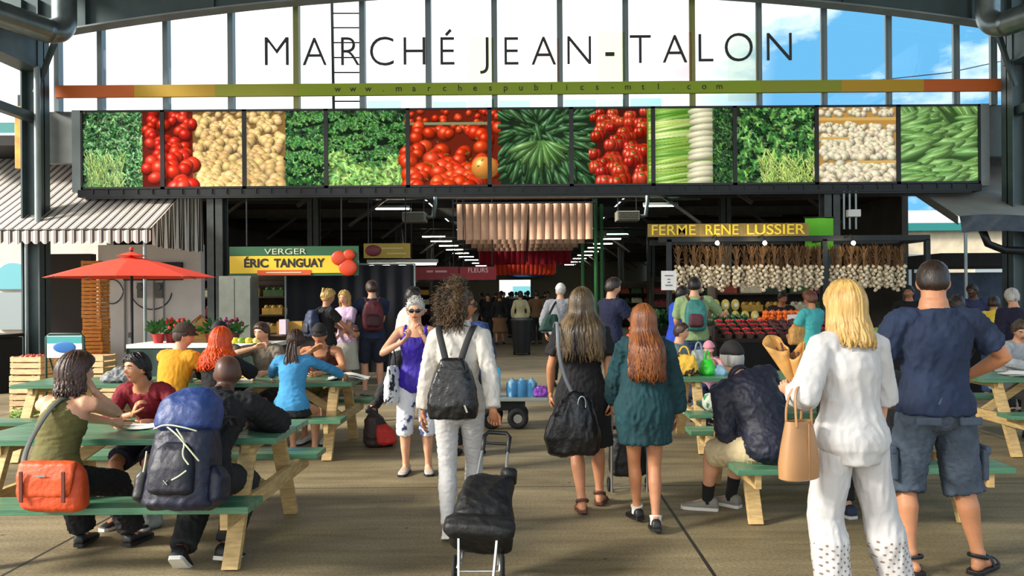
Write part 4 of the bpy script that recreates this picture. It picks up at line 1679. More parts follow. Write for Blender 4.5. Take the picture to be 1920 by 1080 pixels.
def hair_build(F_, hair, hk, root, vox, seed):
    HM4 = F_.HM4
    kind = hair.get('kind', 'short')
    m_ = hair['mat']
    r = np.random.RandomState(seed + 11)
    th = hair.get('thick', .016)
    HV, HF, D = head_pts(1.0, 48, 36)
    base = D * np.array([.077, .097, .1125])
    base[:, 0] *= 1 + .09 * sstep(.1, .8, D[:, 2])
    base[:, 1] = np.where(D[:, 1] < 0, base[:, 1] * (1 - .30 * sstep(.15, .9, -D[:, 2])), base[:, 1])
    thr = hair_thr(D) + hair.get('line', 0)
    fd = hair.get('fade', .07)
    mk = sstep(-fd, fd, D[:, 2] - thr)
    if kind == 'balding':
        mk = mk * .55
    sc_ = .84 + mk * (.16 + th / .095)
    rough = hair.get('rough', .003)
    V = base * sc_[:, None] * hk
    V = V + D * (lump(D, seed, (3, 3, 1.2)) * rough * mk)[:, None] * hk
    mb = MB()
    if kind == 'curly':
        # a full ball of curls round the skull, face kept free
        thr2 = np.where(D[:, 1] > .35, hair_thr(D) - .05, -.85)
        mk = sstep(-.05, .12, D[:, 2] - thr2) * sstep(.97, .55, D[:, 1])
        V = (base * (.82 + mk * .18)[:, None] + D * (mk * hair.get('puff', .055) * (1 + .25 * D[:, 2]) * (.12 + .88 * sstep(.35, -.4, D[:, 1])))[:, None]) * hk
        V = V + D * (lump(D, seed, (4, 4, 4)) * .012 * mk)[:, None] * hk
        mb.add(V, HF, 0, HM4)
        n = hair.get('n', 420)
        idx = np.where((mk > .8) & (D[:, 1] < .06))[0]
        for i in r.choice(idx, n):
            d = Vector(D[i]) + Vector(r.normal(size=3) * .12)
            p = Vector(V[i]) * .92
            pts = []
            ph, rr, ln = r.uniform(0, 6.28), r.uniform(.005, .011), r.uniform(.03, .065) * (.45 + .55 * float(sstep(.5, -.2, D[i][1])))
            u = d.orthogonal().normalized()
            w_ = d.cross(u).normalized()
            for j in range(12):
                t = j / 11
                q = p + d * (ln * t) + Vector((0, 0, -.03 * t * t))
                q = q + (u * math.cos(ph + t * 11) + w_ * math.sin(ph + t * 11)) * rr * min(1, 3 * t)
                pts.append(q * 1.0)
            mb.tube(pts, [.0030 * (1 - .5 * j / 11) for j in range(12)], 4, M=HM4)
        for i in r.choice(idx, n // 2):
            d = (Vector(D[i]) + Vector(r.normal(size=3) * .3)).normalized()
            p = Vector(V[i]) * .95
            u = d.orthogonal().normalized()
            w_ = d.cross(u)
            ph, ln = r.uniform(0, 6.28), r.uniform(.06, .10) * (.4 + .6 * float(sstep(.4, -.2, D[i][1])))
            mb.tube([p + d * (ln * t) + (u * math.cos(ph + t * 9) + w_ * math.sin(ph + t * 9)) * .008 * t + Vector((0, 0, -.03 * t * t)) for t in np.linspace(0, 1, 9)], .0016, 4, M=HM4)
        mb.build('hair', m_, root, smooth='all', fix=False)
        return
    mb.add(V, HF, 0, HM4)
    if kind in ('long', 'bun', 'pony'):
        n = hair.get('n', 170)
        ln = hair.get('len', .35)
        wave = hair.get('wave', .008)
        back = hair.get('back', .05)
        M = np.array(HM4)
        up = Vector((0, 0, 1))
        for q in range(n):
            az = r.uniform(-math.pi, math.pi)
            pol = r.uniform(.05, 1.25) if kind == 'long' else r.uniform(.2, 1.5)
            d0 = Vector((math.sin(pol) * math.sin(az), math.sin(pol) * math.cos(az), math.cos(pol)))
            if d0.z < float(np.interp(abs(az), *HAIRLINE)) + .04:
                continue
            # swept away from the face
            tgt = az
            if abs(az) < 1.45:
                tgt = math.copysign(hair.get('sweep', 1.75) + r.uniform(-.15, .5), az if abs(az) > .15 else r.uniform(-1, 1))
            rr = 1.0 + th / .095 + r.uniform(.0, .05)
            pts = []
            L_, steps = 0, 16
            total = ln * r.uniform(.82, 1.06) + pol * .0
            ph = r.uniform(0, 6.28)
            pe = min(1.75, 1.62 + r.uniform(-.1, .1))
            for j in range(7):
                t = j / 6
                a_ = az + (tgt - az) * t
                b_ = pol + (pe - pol) * t
                pts.append(Vector((math.sin(b_) * math.sin(a_) * .076 * rr, math.sin(b_) * math.cos(a_) * .097 * rr, math.cos(b_) * .1125 * rr)) * hk)
            if kind == 'long':
                p = pts[-1]
                pw_ = HM4 @ p
                wpts = [HM4 @ x for x in pts]
                dirv = (pw_ - F_.hc)
                dirv.z = 0
                lt = dirv.normalized()
                sd_ = up.cross(lt)
                amt = 12
                for j in range(1, amt + 1):
                    t = j / amt
                    z = -total * t
                    w2 = wave * math.sin(ph + t * hair.get('wfreq', 9)) * t
                    q2 = pw_ + Vector((0, 0, z)) + sd_ * w2 + lt * (w2 * .5)
                    fl_ = sstep(.04, .2, -z)
                    # hang over the shoulders and down the back, not through them
                    q2 = q2 + Vector((0, -back * float(fl_), 0)) + lt * (hair.get('flare', .012) * float(fl_)) 
                    q2.x = F_.hc.x + (q2.x - F_.hc.x) * (1 - hair.get('gather', .15) * t)
                    wpts.append(q2)
                w0 = hair.get('lock', .010)
                nn = len(wpts)
                mb.tube(wpts, [w0 * hk * (.55 + .45 * min(1, i / 5)) * (1 - .75 * max(0, (i - nn * .7) / (nn * .3))) for i in range(nn)], 6)
            else:
                knot = Vector(hair.get('knot', (0, -.115, .03))) * hk
                for j in range(1, 5):
                    pts.append(pts[6].lerp(knot, j / 4) if j == 4 else pts[6].lerp(knot, j / 4) * 1.02)
                mb.tube([HM4 @ x for x in pts], [.007 * hk] * len(pts), 5)
        if kind == 'bun':
            kp = Vector(hair.get('knot', (0, -.115, .03))) * hk
            for q in range(7):
                a0 = q * .9
                pts = [kp + Vector((math.cos(a0 + t) * .032, -.012 + .01 * math.sin(q), math.sin(a0 + t) * .032)) * hk for t in np.linspace(0, 3.6, 12)]
                mb.tube([HM4 @ x for x in pts], [.013 * hk] * 12, 6)
            mb.ball(HM4 @ kp, .034 * hk, 12, 8)
        if kind == 'pony':
            kp = HM4 @ (Vector(hair.get('knot', (0, -.115, .03))) * hk)
            for q in range(hair.get('np', 40)):
                ph = r.uniform(0, 6.28)
                ox, oy = r.normal(0, .014), r.normal(0, .008)
                pts = [kp]
                for j in range(1, 13):
                    t = j / 12
                    pts.append(kp + Vector((ox * (1 + 2 * t * (1 - .6 * t)) + wave * math.sin(ph + 7 * t) * t, oy - .025 * math.sin(min(1, t * 2.5) * 1.57) - back * t, -ln * t + .01)))
                mb.tube(pts, [.008 * (1 - .7 * max(0, j / 12 - .5) * 2) for j in range(13)], 5)
    elif kind == 'short':
        n = hair.get('n', 0)
        idx = np.where(mk > .8)[0]
        for i in (r.choice(idx, n) if n else []):
            d = Vector(D[i])
            p = Vector(V[i])
            sw_ = Vector((r.normal() * .3, -.5 + r.normal() * .3, .2))
            pts = [p * .97, p + (d * .4 + sw_ * .6) * .014, p + (d * .3 + sw_) * .026]
            mb.tube([q * 1.0 for q in pts], [.005, .0042, .001], 4, M=HM4)
    mb.build('hair', m_, root, smooth='all', fix=False)


def cap_build(F_, hk, m_, kind='cap', yaw=0, name='cap', mat2=None):
    HM4 = F_.HM4
    hk = hk * F_.k
    HV, HF, D = head_pts(1.0, 40, 24)
    base = D * np.array([.076, .097, .1125])
    mk = sstep(-.04, .06, D[:, 2] - (.22 + .1 * D[:, 1]))
    V = base * (.86 + mk * .36)[:, None] * hk
    if kind == 'bun_hat':
        V = base * (.86 + mk * .48)[:, None] * hk
    mb = MB()
    mb.add(V, HF, 0, HM4)
    o = mb.build(name, m_, F_.root, smooth='all', fix=False)
    b = MB()
    Rz = Matrix.Rotation(yaw, 4, 'Z')
    def fn(u, v):
        a = (u - .5) * 2.4
        r = .1 + v * (.075 if kind != 'flat' else .035)
        return ((.078 + v * .012) * math.sin(a) * hk, (r * math.cos(a) + (.0 if abs(a) < 1.2 else 0)) * hk, (.036 - .02 * v + .0 - .03 * (u - .5) ** 2) * hk)
    b.grid(fn, 14, 4, M=HM4 @ Rz)
    def fn2(u, v):
        x, y, z = fn(u, v)
        return (x, y, z - .006)
    b.grid(fn2, 14, 4, M=HM4 @ Rz)
    b.build('visor', mat2 or m_, o, smooth='all')
    return o

# ================================================================== PICNIC TABLES
def picnic_table(label, x0, x1, yc, nplanks=5):
    ln = x1 - x0
    t = thing('picnic_table', label, 'picnic table', (x0, yc, 0), group='green picnic tables')
    m = MB()
    pw_ = .75 / nplanks
    for i in range(nplanks):
        m.box((ln / 2 + rnd.uniform(-.006, .006), -.375 + pw_ * (i + .5), .73), (ln, pw_ - .007, .04))
    m.build('tabletop', GREENP, t, bevel=.004)
    for s in (-1, 1):
        m = MB()
        for q in (-.066, .066):
            m.box((ln / 2, s * (.73 + q), .43), (ln, .126, .04))
        m.build('bench_seat', GREENP, t, bevel=.004)
    for xe in (.20, ln - .20):
        for s in (-1, 1):
            m = MB()
            m.bar((xe, s * .27, .71), (xe, s * .60, .0), .05, .10, up=(1, 0, 0))
            m.v[-1][:, 2] = np.maximum(m.v[-1][:, 2], 0)
            m.build('leg', PINE, t, bevel=.003)
        sg = 1 if xe > 1 else -1
        m = MB()
        m.box((xe + sg * .05, 0, .36), (.045, 1.66, .10))
        m.build('bench_support', PINE, t, bevel=.003)
        m = MB()
        m.box((xe, 0, .68), (.05, .70, .06))
        m.build('cleat', PINE, t)
        m = MB()
        m.bar((xe - sg * .02, 0, .36), (xe - sg * .52, 0, .70), .045, .08)
        m.build('brace', PINE, t, bevel=.003)
    return t


picnic_table('green picnic table nearest on the left, seating the man with trekking backpack', -3.55, -1.58, 5.24)
picnic_table('green picnic table in the second left row with white paper on it', -3.50, -1.78, 8.27)
picnic_table('green picnic table at far left with a grey jacket lying on its top', -5.28, -3.56, 8.27)
picnic_table('green picnic table with the old man in black cap on its bench', 1.42, 3.30, 6.07)
picnic_table('green picnic table right of the aisle loaded with a yellow bag and a green bag', 1.60, 3.40, 8.45)
picnic_table('green picnic table at the right edge with a woman reading papers', 4.62, 6.45, 8.2)

# ================================================================== PEOPLE IN FRONT
WHITEC = cloth('white_linen', (192, 190, 188), .05, 6)
WHITES = cloth('white_shirt', (202, 196, 186), .05, 6)
BLACKC = cloth('black', (20, 20, 22), .2, 6)
NAVYC = cloth('navy', (26, 40, 66), .2, 5)
DENIM = cloth('grey_denim', (66, 78, 92), .25, 9)
KHAKI = cloth('khaki', (188, 170, 132), .1, 6)
GREYC = cloth('grey', (150, 154, 158), .1, 6)
PURPLE = cloth('purple', (52, 26, 158), .12, 6, rough=.6)
OLIVE = cloth('olive', (96, 90, 44), .1, 6)
MAROON = cloth('maroon', (120, 14, 30), .12, 6)
HOODG = cloth('bottle_green', (12, 56, 62), .3, 4)
MUSTARD = cloth('mustard', (216, 150, 26), .1, 6)
TURQ = cloth('blue_knit', (66, 146, 196), .12, 8)
CHARC = cloth('charcoal', (52, 54, 58), .2, 7)
DKPANT = cloth('dark_trousers', (30, 30, 32), .2, 6)
H_BLACK = hair_mat('black', (18, 14, 12), (34, 26, 22))
H_BROWN = hair_mat('brown', (40, 26, 18), (74, 46, 30))
H_DKBR = hair_mat('dark_brown', (28, 20, 16), (52, 36, 26))
H_CURL = hair_mat('curly', (38, 27, 19), (104, 78, 46), 12)
H_GREY = hair_mat('grey', (150, 146, 140), (205, 200, 192))
H_BLOND = hair_mat('blond', (166, 126, 62), (206, 172, 104))
H_OMBRE = hair_mat('ombre', (30, 24, 20), (120, 98, 66), 8)
H_AUB = hair_mat('auburn', (84, 42, 20), (150, 88, 40), 10)
H_RED = hair_mat('red', (196, 52, 10), (236, 92, 20), 14)
SH_GREY = mat('grey_sneaker', (138, 132, 120), .8, var=.1)
SH_BLK = mat('black_shoe', (24, 24, 26), .5)

EYELET = mat('eyelet_linen', (190, 188, 187), .85, var=.04, bump=.3, bscale=26)
nt = EYELET.node_tree
b_ = nt.nodes['Principled BSDF']
src = b_.inputs['Base Color'].links[0].from_socket
t_ = N(nt, 'ShaderNodeTexCoord')
mpn = N(nt, 'ShaderNodeMapping')
mpn.inputs['Rotation'].default_value = (0, R(45), 0)
mpn.inputs['Scale'].default_value = (34, 0, 34)
nt.links.new(t_.outputs['Object'], mpn.inputs['Vector'])
fr_ = N(nt, 'ShaderNodeVectorMath', operation='FRACTION')
nt.links.new(mpn.outputs[0], fr_.inputs[0])
ds_ = N(nt, 'ShaderNodeVectorMath', operation='DISTANCE')
ds_.inputs[1].default_value = (.5, 0, .5)
nt.links.new(fr_.outputs[0], ds_.inputs[0])
lt_ = N(nt, 'ShaderNodeMath', operation='LESS_THAN')
lt_.inputs[1].default_value = .21
nt.links.new(ds_.outputs['Value'], lt_.inputs[0])
sp_ = N(nt, 'ShaderNodeSeparateXYZ')
nt.links.new(t_.outputs['Object'], sp_.inputs[0])
lz_ = N(nt, 'ShaderNodeMath', operation='LESS_THAN')
lz_.inputs[1].default_value = .36
nt.links.new(sp_.outputs['Z'], lz_.inputs[0])
ml_ = N(nt, 'ShaderNodeMath', operation='MULTIPLY')
nt.links.new(lt_.outputs[0], ml_.inputs[0])
nt.links.new(lz_.outputs[0], ml_.inputs[1])
mx_ = N(nt, 'ShaderNodeMix', data_type='RGBA')
mx_.inputs['B'].default_value = (*lin((128, 108, 88)), 1)
nt.links.new(ml_.outputs[0], mx_.inputs['Factor'])
nt.links.new(src, mx_.inputs['A'])
nt.links.new(mx_.outputs['Result'], b_.inputs['Base Color'])

# woman in white with the black backpack
p_curly = person('curly haired woman in white shirt and jeans pulling the black trolley', (-.46, 5.3, 0), R(-4), H=1.67, sex='f', skin='olive',
    lean=3, head=(-74, 2, 0), twist=-6, hands={'R': ('w', P(929, 800, 5.05)), 'L': ('w', P(789, 792, 5.38))}, elbows={'R': (.6, -.7, -.2), 'L': (-.6, -.6, 0)},
    hd={'R': (.1, .25, -1)}, hn={'R': (-.2, -1, -.1)}, curl=(.35, 1.15), feet={'L': (-.06, -.14, .085), 'R': (.07, .22, .075)}, fpitch=(.35, 0),
    top=dict(mat=WHITES, sleeve=.97, hem=-.03, off=.014, hemoff=.016, sloose=.014, wr=.006, wf=(3, 3, 2.2), collar=True, name='shirt'),
    bottom=dict(mat=WHITEC, off=.007, loose=.006, frac=.97, wr=.0035, wf=(3, 3, 12), name='jeans'), shoes=dict(mat=mat('white_sneaker', (206, 200, 190), .7), sole=SOLE_W),
    hair=dict(kind='curly', mat=H_CURL, puff=.062, n=1000), face=True, glasses=True, vox=.009, seed=3)

# woman in purple facing us
p_purp = person('grey haired woman in purple top and floral capris standing with hand to mouth', (-1.01, 7.14, 0), R(182), H=1.60, sex='f', skin='light',
    lean=2, head=(0, 6, 0), hands={'L': ('w', P(791, 626, 6.97)), 'R': ('w', P(756, 640, 6.93))}, elbows={'L': (-.7, -.2, -1), 'R': (.9, -.1, -.6)},
    hd={'L': (.25, .1, 1), 'R': (-.6, .3, .6)}, hn={'L': (0.6, .6, 0), 'R': (0, 0, 1)}, curl=(.9, .7),
    top=dict(mat=PURPLE, sleeve=0, hem=-.10, top=.44, off=.014, hemoff=.03, wr=.006, wf=(5, 5, 1.5), name='tank_top',
             straps=[[(.42, -.09, .95), (.50, -.10, .75), (.535, -.10, 0), (.48, -.10, -.9), (.40, -.09, -1)], [(.42, .09, .95), (.50, .10, .75), (.535, .10, 0), (.48, .10, -.9), (.40, .09, -1)]]),
    bottom=dict(mat=spots_mat('floral_print', (226, 226, 230), (70, 80, 120), 9, .57), off=.010, loose=.022, frac=.60, name='capri_trousers'),
    shoes=dict(mat=mat('silver_sandal', (170, 164, 154), .5, var=.2, vscale=30), sole=SH_BLK), hair=dict(kind='short', mat=H_GREY, thick=.017, rough=.006, line=.04, n=160), face=True, glasses=True, vox=.010, seed=5)

# woman in the black dress
p_blk = person('long haired woman in short black dress walking away with a black shoulder bag', (.43, 5.95, 0), R(-6), H=1.66, sex='f', skin='tan', girth=1.06,
    lean=2, head=(-6, -4, 0), hands={'R': ('w', P(1148, 768, 5.86)), 'L': (-.25, .12, .86)}, hd={'R': (.15, 0, -1)}, curl=(.5, .7),
    feet={'L': (.0, -.16, .08), 'R': (.13, .10, .075)}, fpitch=(.12, .1),
    top=dict(kind='dress', mat=BLACKC, len=.40, flare=.05, sleeve=.36, sloose=.022, off=.016, body=.006, wr=.008, wf=(4, 4, 1.8), name='dress'),
    shoes=dict(mat=mat('brown_sandal', (84, 46, 36), .5), kind='sandal'), hair=dict(kind='long', mat=H_OMBRE, len=.40, thick=.020, back=.055, wave=.016, flare=.06, gather=-.25, n=330, lock=.013), vox=.010, seed=8)

# girl in the hooded top
def hood(F_):
    m = MB()
    k = F_.k
    for rr, dz, dy in ((.135, 0, 0), (.165, -.045, -.022), (.19, -.10, -.035)):
        p, lt, fw, t = F_.spine(.51)
        pts = []
        for j in range(21):
            a = math.pi * (-.18 + 1.36 * j / 20)
            pts.append(p + lt * (math.cos(a) * rr * .82 * k) - fw * (math.sin(a) * rr * .78 * k - .03) + t * ((dz * max(0, math.sin(a)) + .045 - .03 * math.sin(a)) * k) - fw * (-dy * max(0, math.sin(a))))
        m.tube(pts, [(.032 * k * (.5 + .5 * math.sin(math.pi * j / 20)), .026 * k * (.5 + .5 * math.sin(math.pi * j / 20))) for j in range(21)], 10)
    V, F = bake(m, .012, 6, [(.005, (5, 5, 3), 4, None)])
    MB().add(V, F).build('hood', HOODG, F_.root, smooth='all', fix=False)
p_girl = person('auburn haired girl in dark green hooded top with bare legs, walking away', (.83, 5.42, 0), R(4), H=1.54, sex='f', skin='tan', girth=.95,
    head=(4, -2, 0), hands={'L': ('w', P(1150, 776, 5.72)), 'R': (.26, .10, .72)}, elbows={'L': (-.8, -.5, -.2), 'R': (.9, -.5, -.1)}, hd={'L': (-.1, .3, -1)}, curl=(.8, .4),
    feet={'L': (-.02, .18, .075), 'R': (.05, -.10, .08)}, fpitch=(.1, .15),
    top=dict(kind='dress', mat=HOODG, len=.235, flare=.018, body=.05, sleeve=.95, sloose=.035, off=.028, wr=.010, wf=(3.4, 3.4, 1.1), name='hooded_top'),
    shoes=dict(mat=SH_BLK), socks=dict(mat=SOLE_W, len=.09), hair=dict(kind='long', mat=H_AUB, len=.38, thick=.018, back=.075, wave=.022, wfreq=13, flare=.035, gather=.0, n=300, lock=.012), vox=.010, extras=hood, seed=9)

# old man seated on the right
p_old = person('old man in black cap, navy jacket and khaki shorts sitting on a bench', (1.74, 5.46, 0), R(38), H=1.72, sex='m', skin='light', sit=.45, girth=1.12, belly=.04,
    lean=32, bend=14, twist=-34, head=(-32, 4, 0), hands={'L': (-.02, .40, .74), 'R': (.24, .42, .80)}, elbows={'L': (-.5, -.5, -.7), 'R': (.7, -.4, -.6)},
    feet={'L': ('w', Vector((1.37, 5.86, .08))), 'R': ('w', Vector((1.57, 5.95, .08)))}, knees={'L': (-.5, .6, 1), 'R': (.3, .8, 1)}, fyaw=(.45, .25),
    top=dict(mat=cloth('navy_jacket', (24, 27, 44), .25, 5, rough=.6), sleeve=.97, sloose=.022, off=.026, kind='coat', hem=-.095, hemoff=.03, wr=.006, wf=(3, 3, 3), name='jacket', collar=True),
    bottom=dict(mat=KHAKI, off=.014, loose=.03, frac=.50, wr=.006, name='shorts'), socks=dict(mat=BLACKC, len=.36), shoes=dict(mat=SH_GREY, sole=SOLE_W),
    hair=dict(kind='short', mat=H_GREY, thick=.010, line=.0), vox=.010, seed=12)
cap_build(p_old, 1, mat('black_cap', (30, 28, 28), .8), yaw=0)

# blond woman in white linen
p_blond = person('blond woman in white linen shirt and wide trousers carrying a beige handbag', (1.68, 4.0, 0), R(14), H=1.68, sex='f', skin='light', girth=1.02,
    lean=2, head=(6, 0, 0), hands={'L': ('w', P(1492, 742, 4.12)), 'R': (.30, .16, .82)}, elbows={'L': (-.7, -.6, -.8), 'R': (.9, -.5, -.2)}, hd={'L': (-.5, .5, .5)}, hn={'L': (1, .4, .3)}, curl=(1.0, .5),
    feet={'L': (-.10, .0, .075), 'R': (.27, -.02, .075)},
    top=dict(mat=WHITEC, sleeve={'L': .62, 'R': .62}, sloose=.034, off=.018, hem=-.125, hemoff=.038, wr=.005, wf=(2.4, 2.4, 1.5), collar=True, name='linen_shirt', wid=lambda s: 1 + .16 * math.exp(-((s - .20) / .12) ** 2)),
    bottom=dict(mat=EYELET, off=.014, loose=.045, frac=.96, wr=.0055, wf=(3.5, 3.5, .7), name='wide_trousers', waist=.10), shoes=dict(mat=mat('tan_shoe', (170, 140, 104), .6)),
    hair=dict(kind='long', mat=H_BLOND, len=.20, thick=.016, back=.03, wave=.008, flare=.02, gather=-.05, n=330, sweep=1.5, lock=.012), vox=.009, seed=14)

# man in the navy shirt
def cargo(F_):
    k = F_.k
    for sd, sg in (('L', -1), ('R', 1)):
        h, kn_ = F_.hj[sd], F_.kn[sd]
        p = h.lerp(kn_, .72)
        m = MB()
        m.box((p.x + sg * .105 * k, p.y - .01, p.z), (.035, .15, .18))
        m.box((p.x + sg * .115 * k, p.y - .01, p.z + .085), (.035, .16, .05))
        m.build('cargo_pocket', DENIM, F_.bottom, bevel=.012)
        m = MB()
        m.box((h.x + sg * .02, -.148 * k, h.z - .045), (.135, .022, .045), rot=(R(-6), 0, R(sg * 8)))
        m.build('pocket_flap', DENIM, F_.bottom, bevel=.008)
p_navy = person('broad man in navy T-shirt and grey cargo shorts standing at right', (2.38, 4.5, 0), R(0), H=1.81, sex='m', skin='tan', girth=1.06, neck=1.22,
    lean=1, head=(-24, 4, 0), hands={'R': ('w', P(1812, 706, 4.72)), 'L': (-.20, .26, 1.02)}, elbows={'R': (1.0, -.5, -.3), 'L': (-.9, -.5, -.3)}, curl=(.6, .8),
    feet={'L': ('w', Vector((2.24, 4.52, .085))), 'R': ('w', Vector((2.64, 4.52, .085)))}, fyaw=(.15, -.75),
    top=dict(mat=NAVYC, sleeve=.36, sloose=.020, off=.016, hem=-.02, hemoff=.02, wr=.007, wf=(2.6, 2.6, 1.5), name='t_shirt'),
    bottom=dict(mat=DENIM, off=.014, loose=.036, frac=.58, wr=.007, wf=(4, 4, 4), name='cargo_shorts'), shoes=dict(mat=SH_BLK, kind='sandal'),
    hair=dict(kind='short', mat=H_DKBR, thick=.010, line=.06, rough=.004, fade=.30), vox=.009, extras=cargo, seed=17)

# --- left table
p_tank = person('brown haired woman in olive tank top sitting at the near left table, back turned', (-2.83, 4.62, 0), R(-2), H=1.62, sex='f', skin='light', sit=.45, girth=1.04,
    lean=20, bend=8, head=(-42, 2, 0), hands={'R': ('w', P(176, 733, 4.86)), 'L': ('w', P(236, 798, 5.3))}, elbows={'R': (.35, .9, -.9), 'L': (-.5, .2, -.8)}, hd={'R': (-.5, .1, .8)}, hn={'R': (-.8, 0, -.3)}, curl=(.3, .9),
    top=dict(mat=OLIVE, sleeve=0, off=.008, hem=-.05, top=.52, wr=.0045, wf=(2, 2, 6), name='tank_top', wid=lambda s: 1.0 if s < .36 else max(.55, 1 - (s - .36) * 3.6)),
    bottom=dict(mat=BLACKC, off=.012, loose=.04, frac=.95, wr=.006, name='trousers'), shoes=dict(mat=SH_BLK, sole=SH_BLK), feet={'L': (-.13, .50, .08), 'R': (.20, .52, .08)},
    hair=dict(kind='long', mat=H_BROWN, len=.13, thick=.024, back=.02, wave=.022, flare=.02, n=260, lock=.013), vox=.009, seed=21, face=True)
p_mar = person('dark haired woman in maroon jumper sitting across the near left table, facing us', (-2.82, 5.95, 0), R(178), H=1.60, sex='f', skin='tan', sit=.45,
    lean=32, bend=8, head=(-24, -2, 4), hands={'R': ('w', P(250, 776, 5.52)), 'L': ('w', P(285, 792, 5.45))}, elbows={'R': (.9, .1, -.6), 'L': (-.9, .1, -.6)}, hd={'R': (-.35, .1, .8)}, hn={'R': (-.7, -.4, 0)}, curl=(.5, .6),
    top=dict(mat=MAROON, sleeve=.80, sloose=.018, off=.012, hem=-.05, top=.515, wr=.005, name='jumper'),
    bottom=dict(mat=cloth('navy_skirt', (24, 26, 50), .2), off=.012, loose=.03, frac=.46, name='shorts'), shoes=dict(mat=SH_BLK, sole=SOLE_W),
    hair=dict(kind='bun', mat=H_BLACK, thick=.014, knot=(.02, -.10, -.06)), face=True, vox=.009, seed=23)
p_back = person('bald man in black jacket with a trekking backpack sitting at the near left table', (-1.98, 4.60, 0), R(-4), H=1.76, sex='m', skin='dark', sit=.45, girth=1.1,
    lean=38, bend=10, tilt=5, head=(10, 2, 0), hands={'R': (.10, .62, .80), 'L': (-.12, .62, .80)}, elbows={'R': (1, .1, -.25), 'L': (-1, .2, -.3)}, feet={'L': (-.12, .08, .10), 'R': (.10, .22, .09)}, fpitch=(.7, .3),
    top=dict(mat=BLACKC, sleeve=.97, sloose=.022, off=.020, hem=-.05, hemoff=.02, wr=.008, name='jacket'), bottom=dict(mat=DKPANT, off=.012, loose=.03, name='trousers'),
    shoes=dict(mat=SH_BLK, sole=SOLE_W), hair=dict(kind='balding', mat=hair_mat('stubble', (34, 26, 22), (58, 44, 36)), thick=-.001, rough=0), vox=.010, seed=25)

# ================================================================== BAGS AND TROLLEY
LEATHER_K = mat('black_leather', (20, 20, 21), .32, var=.2, vscale=12, bump=.5, bscale=40)
NYLON_K = mat('black_nylon', (12, 12, 14), .55, var=.2, bump=.5, bscale=30)
WEB = mat('black_webbing', (26, 26, 28), .7)


def soft(name, rings, m_, parent, vox=.012, wr=.006, wf=(9, 9, 7), seed=2, seg=24, M=None, p=.62):
    """puffy bag body from super-elliptic rings (centre, half width, half depth)"""
    mb = MB()
    V = []
    for (c, a, b) in rings:
        for j in range(seg):
            t = 2 * math.pi * j / seg
            ct, st = math.cos(t), math.sin(t)
            V.append((c[0] + a * np.sign(ct) * abs(ct) ** p, c[1] + b * np.sign(st) * abs(st) ** p, c[2]))
    n = len(rings)
    F = []
    for i in range(n - 1):
        for j in range(seg):
            j2 = (j + 1) % seg
            F.append((i * seg + j, i * seg + j2, (i + 1) * seg + j2, (i + 1) * seg + j))
    F.append(tuple(range(seg - 1, -1, -1)))
    F.append(tuple((n - 1) * seg + j for j in range(seg)))
    mb.add(V, F, 0, M)
    V, F = bake(mb, vox, 4, [(wr * .62, tuple(.55 * q for q in wf), seed, None), (wr * .3, tuple(1.3 * q for q in wf), seed + 1, None)])
    return MB().add(V, F).build(name, m_, parent, smooth='all', fix=False)


def strap(name, pts, wd, th, m_, parent, lat=None):
    m = MB()
    # smooth the polyline
    q = [Vector(p) for p in pts]
    for _ in range(2):
        r_ = [q[0]]
        for i in range(len(q) - 1):
            r_ += [q[i].lerp(q[i + 1], .25), q[i].lerp(q[i + 1], .75)]
        q = r_ + [q[-1]]
    m.tube(q, [(wd, th)] * len(q), 8, lat=[lat] * len(q) if lat else None)
    return m.build(name, m_, parent, smooth='all')


# leather backpack on the woman in white
pt, lt, fw, tt = p_curly.spine(.30)
t = thing('backpack', 'small shiny black leather backpack on the back of the curly haired woman', 'backpack', p_curly.root.location + Vector((-.02, -.215, 1.03)), R(-4))
soft('body', [((0, 0, -.20), .10, .05), ((0, -.01, -.19), .155, .085), ((0, -.015, -.10), .165, .095), ((0, -.01, 0), .15, .085), ((0, 0, .10), .125, .065), ((0, .005, .17), .09, .045), ((0, .01, .19), .06, .02)], LEATHER_K, t, .010, .010, (7, 7, 5))
soft('flap', [((0, -.05, .02), .02, .01), ((0, -.062, .04), .08, .02), ((0, -.045, .12), .10, .03), ((0, -.01, .19), .08, .03), ((0, .0, .20), .05, .02)], LEATHER_K, t, .008, .003)
for sx in (-1, 1):
    strap('shoulder_strap', [(sx * .05, .02, .18), (sx * .085, .055, .30), (sx * .115, .11, .385), (sx * .12, .21, .41), (sx * .125, .31, .35), (sx * .13, .33, .2)], .022, .006, WEB, t, lat=(1, 0, 0))
m = MB(); m.box((.10, -.108, -.12), (.012, .006, .05), rot=(0, R(-20), 0)); m.build('metal_tag', CHROME, t)

# shoulder bag of the woman in black
t = thing('shoulder_bag', 'large black leather shoulder bag on the woman in the black dress', 'bag', (.345, 5.66, .70), R(10))
t.scale = (1, 1, 1.18)
soft('body', [((0.02, 0, -.20), .14, .05), ((.0, 0, -.18), .19, .085), ((-.01, 0, -.08), .205, .10), ((.0, 0, .04), .17, .085), ((.02, 0, .14), .11, .05), ((.03, 0, .19), .05, .025)], LEATHER_K, t, .011, .012, (6, 6, 5), seed=6)
strap('strap', [(.0, .0, .17), (-.06, .02, .28), (-.085, .10, .42), (-.08, .15, .57), (-.06, .26, .625), (-.05, .42, .59), (-.02, .5, .42)], .014, .005, mat('grey_strap', (120, 124, 128), .4), t)
m = MB(); m.tube([(.05 + .03 * math.cos(a), -.06, .12 + .05 * math.sin(a)) for a in np.linspace(0, 6.28, 14)[:-1]], .006, 6, closed=True); m.build('ring', CHROME, t, smooth='all')

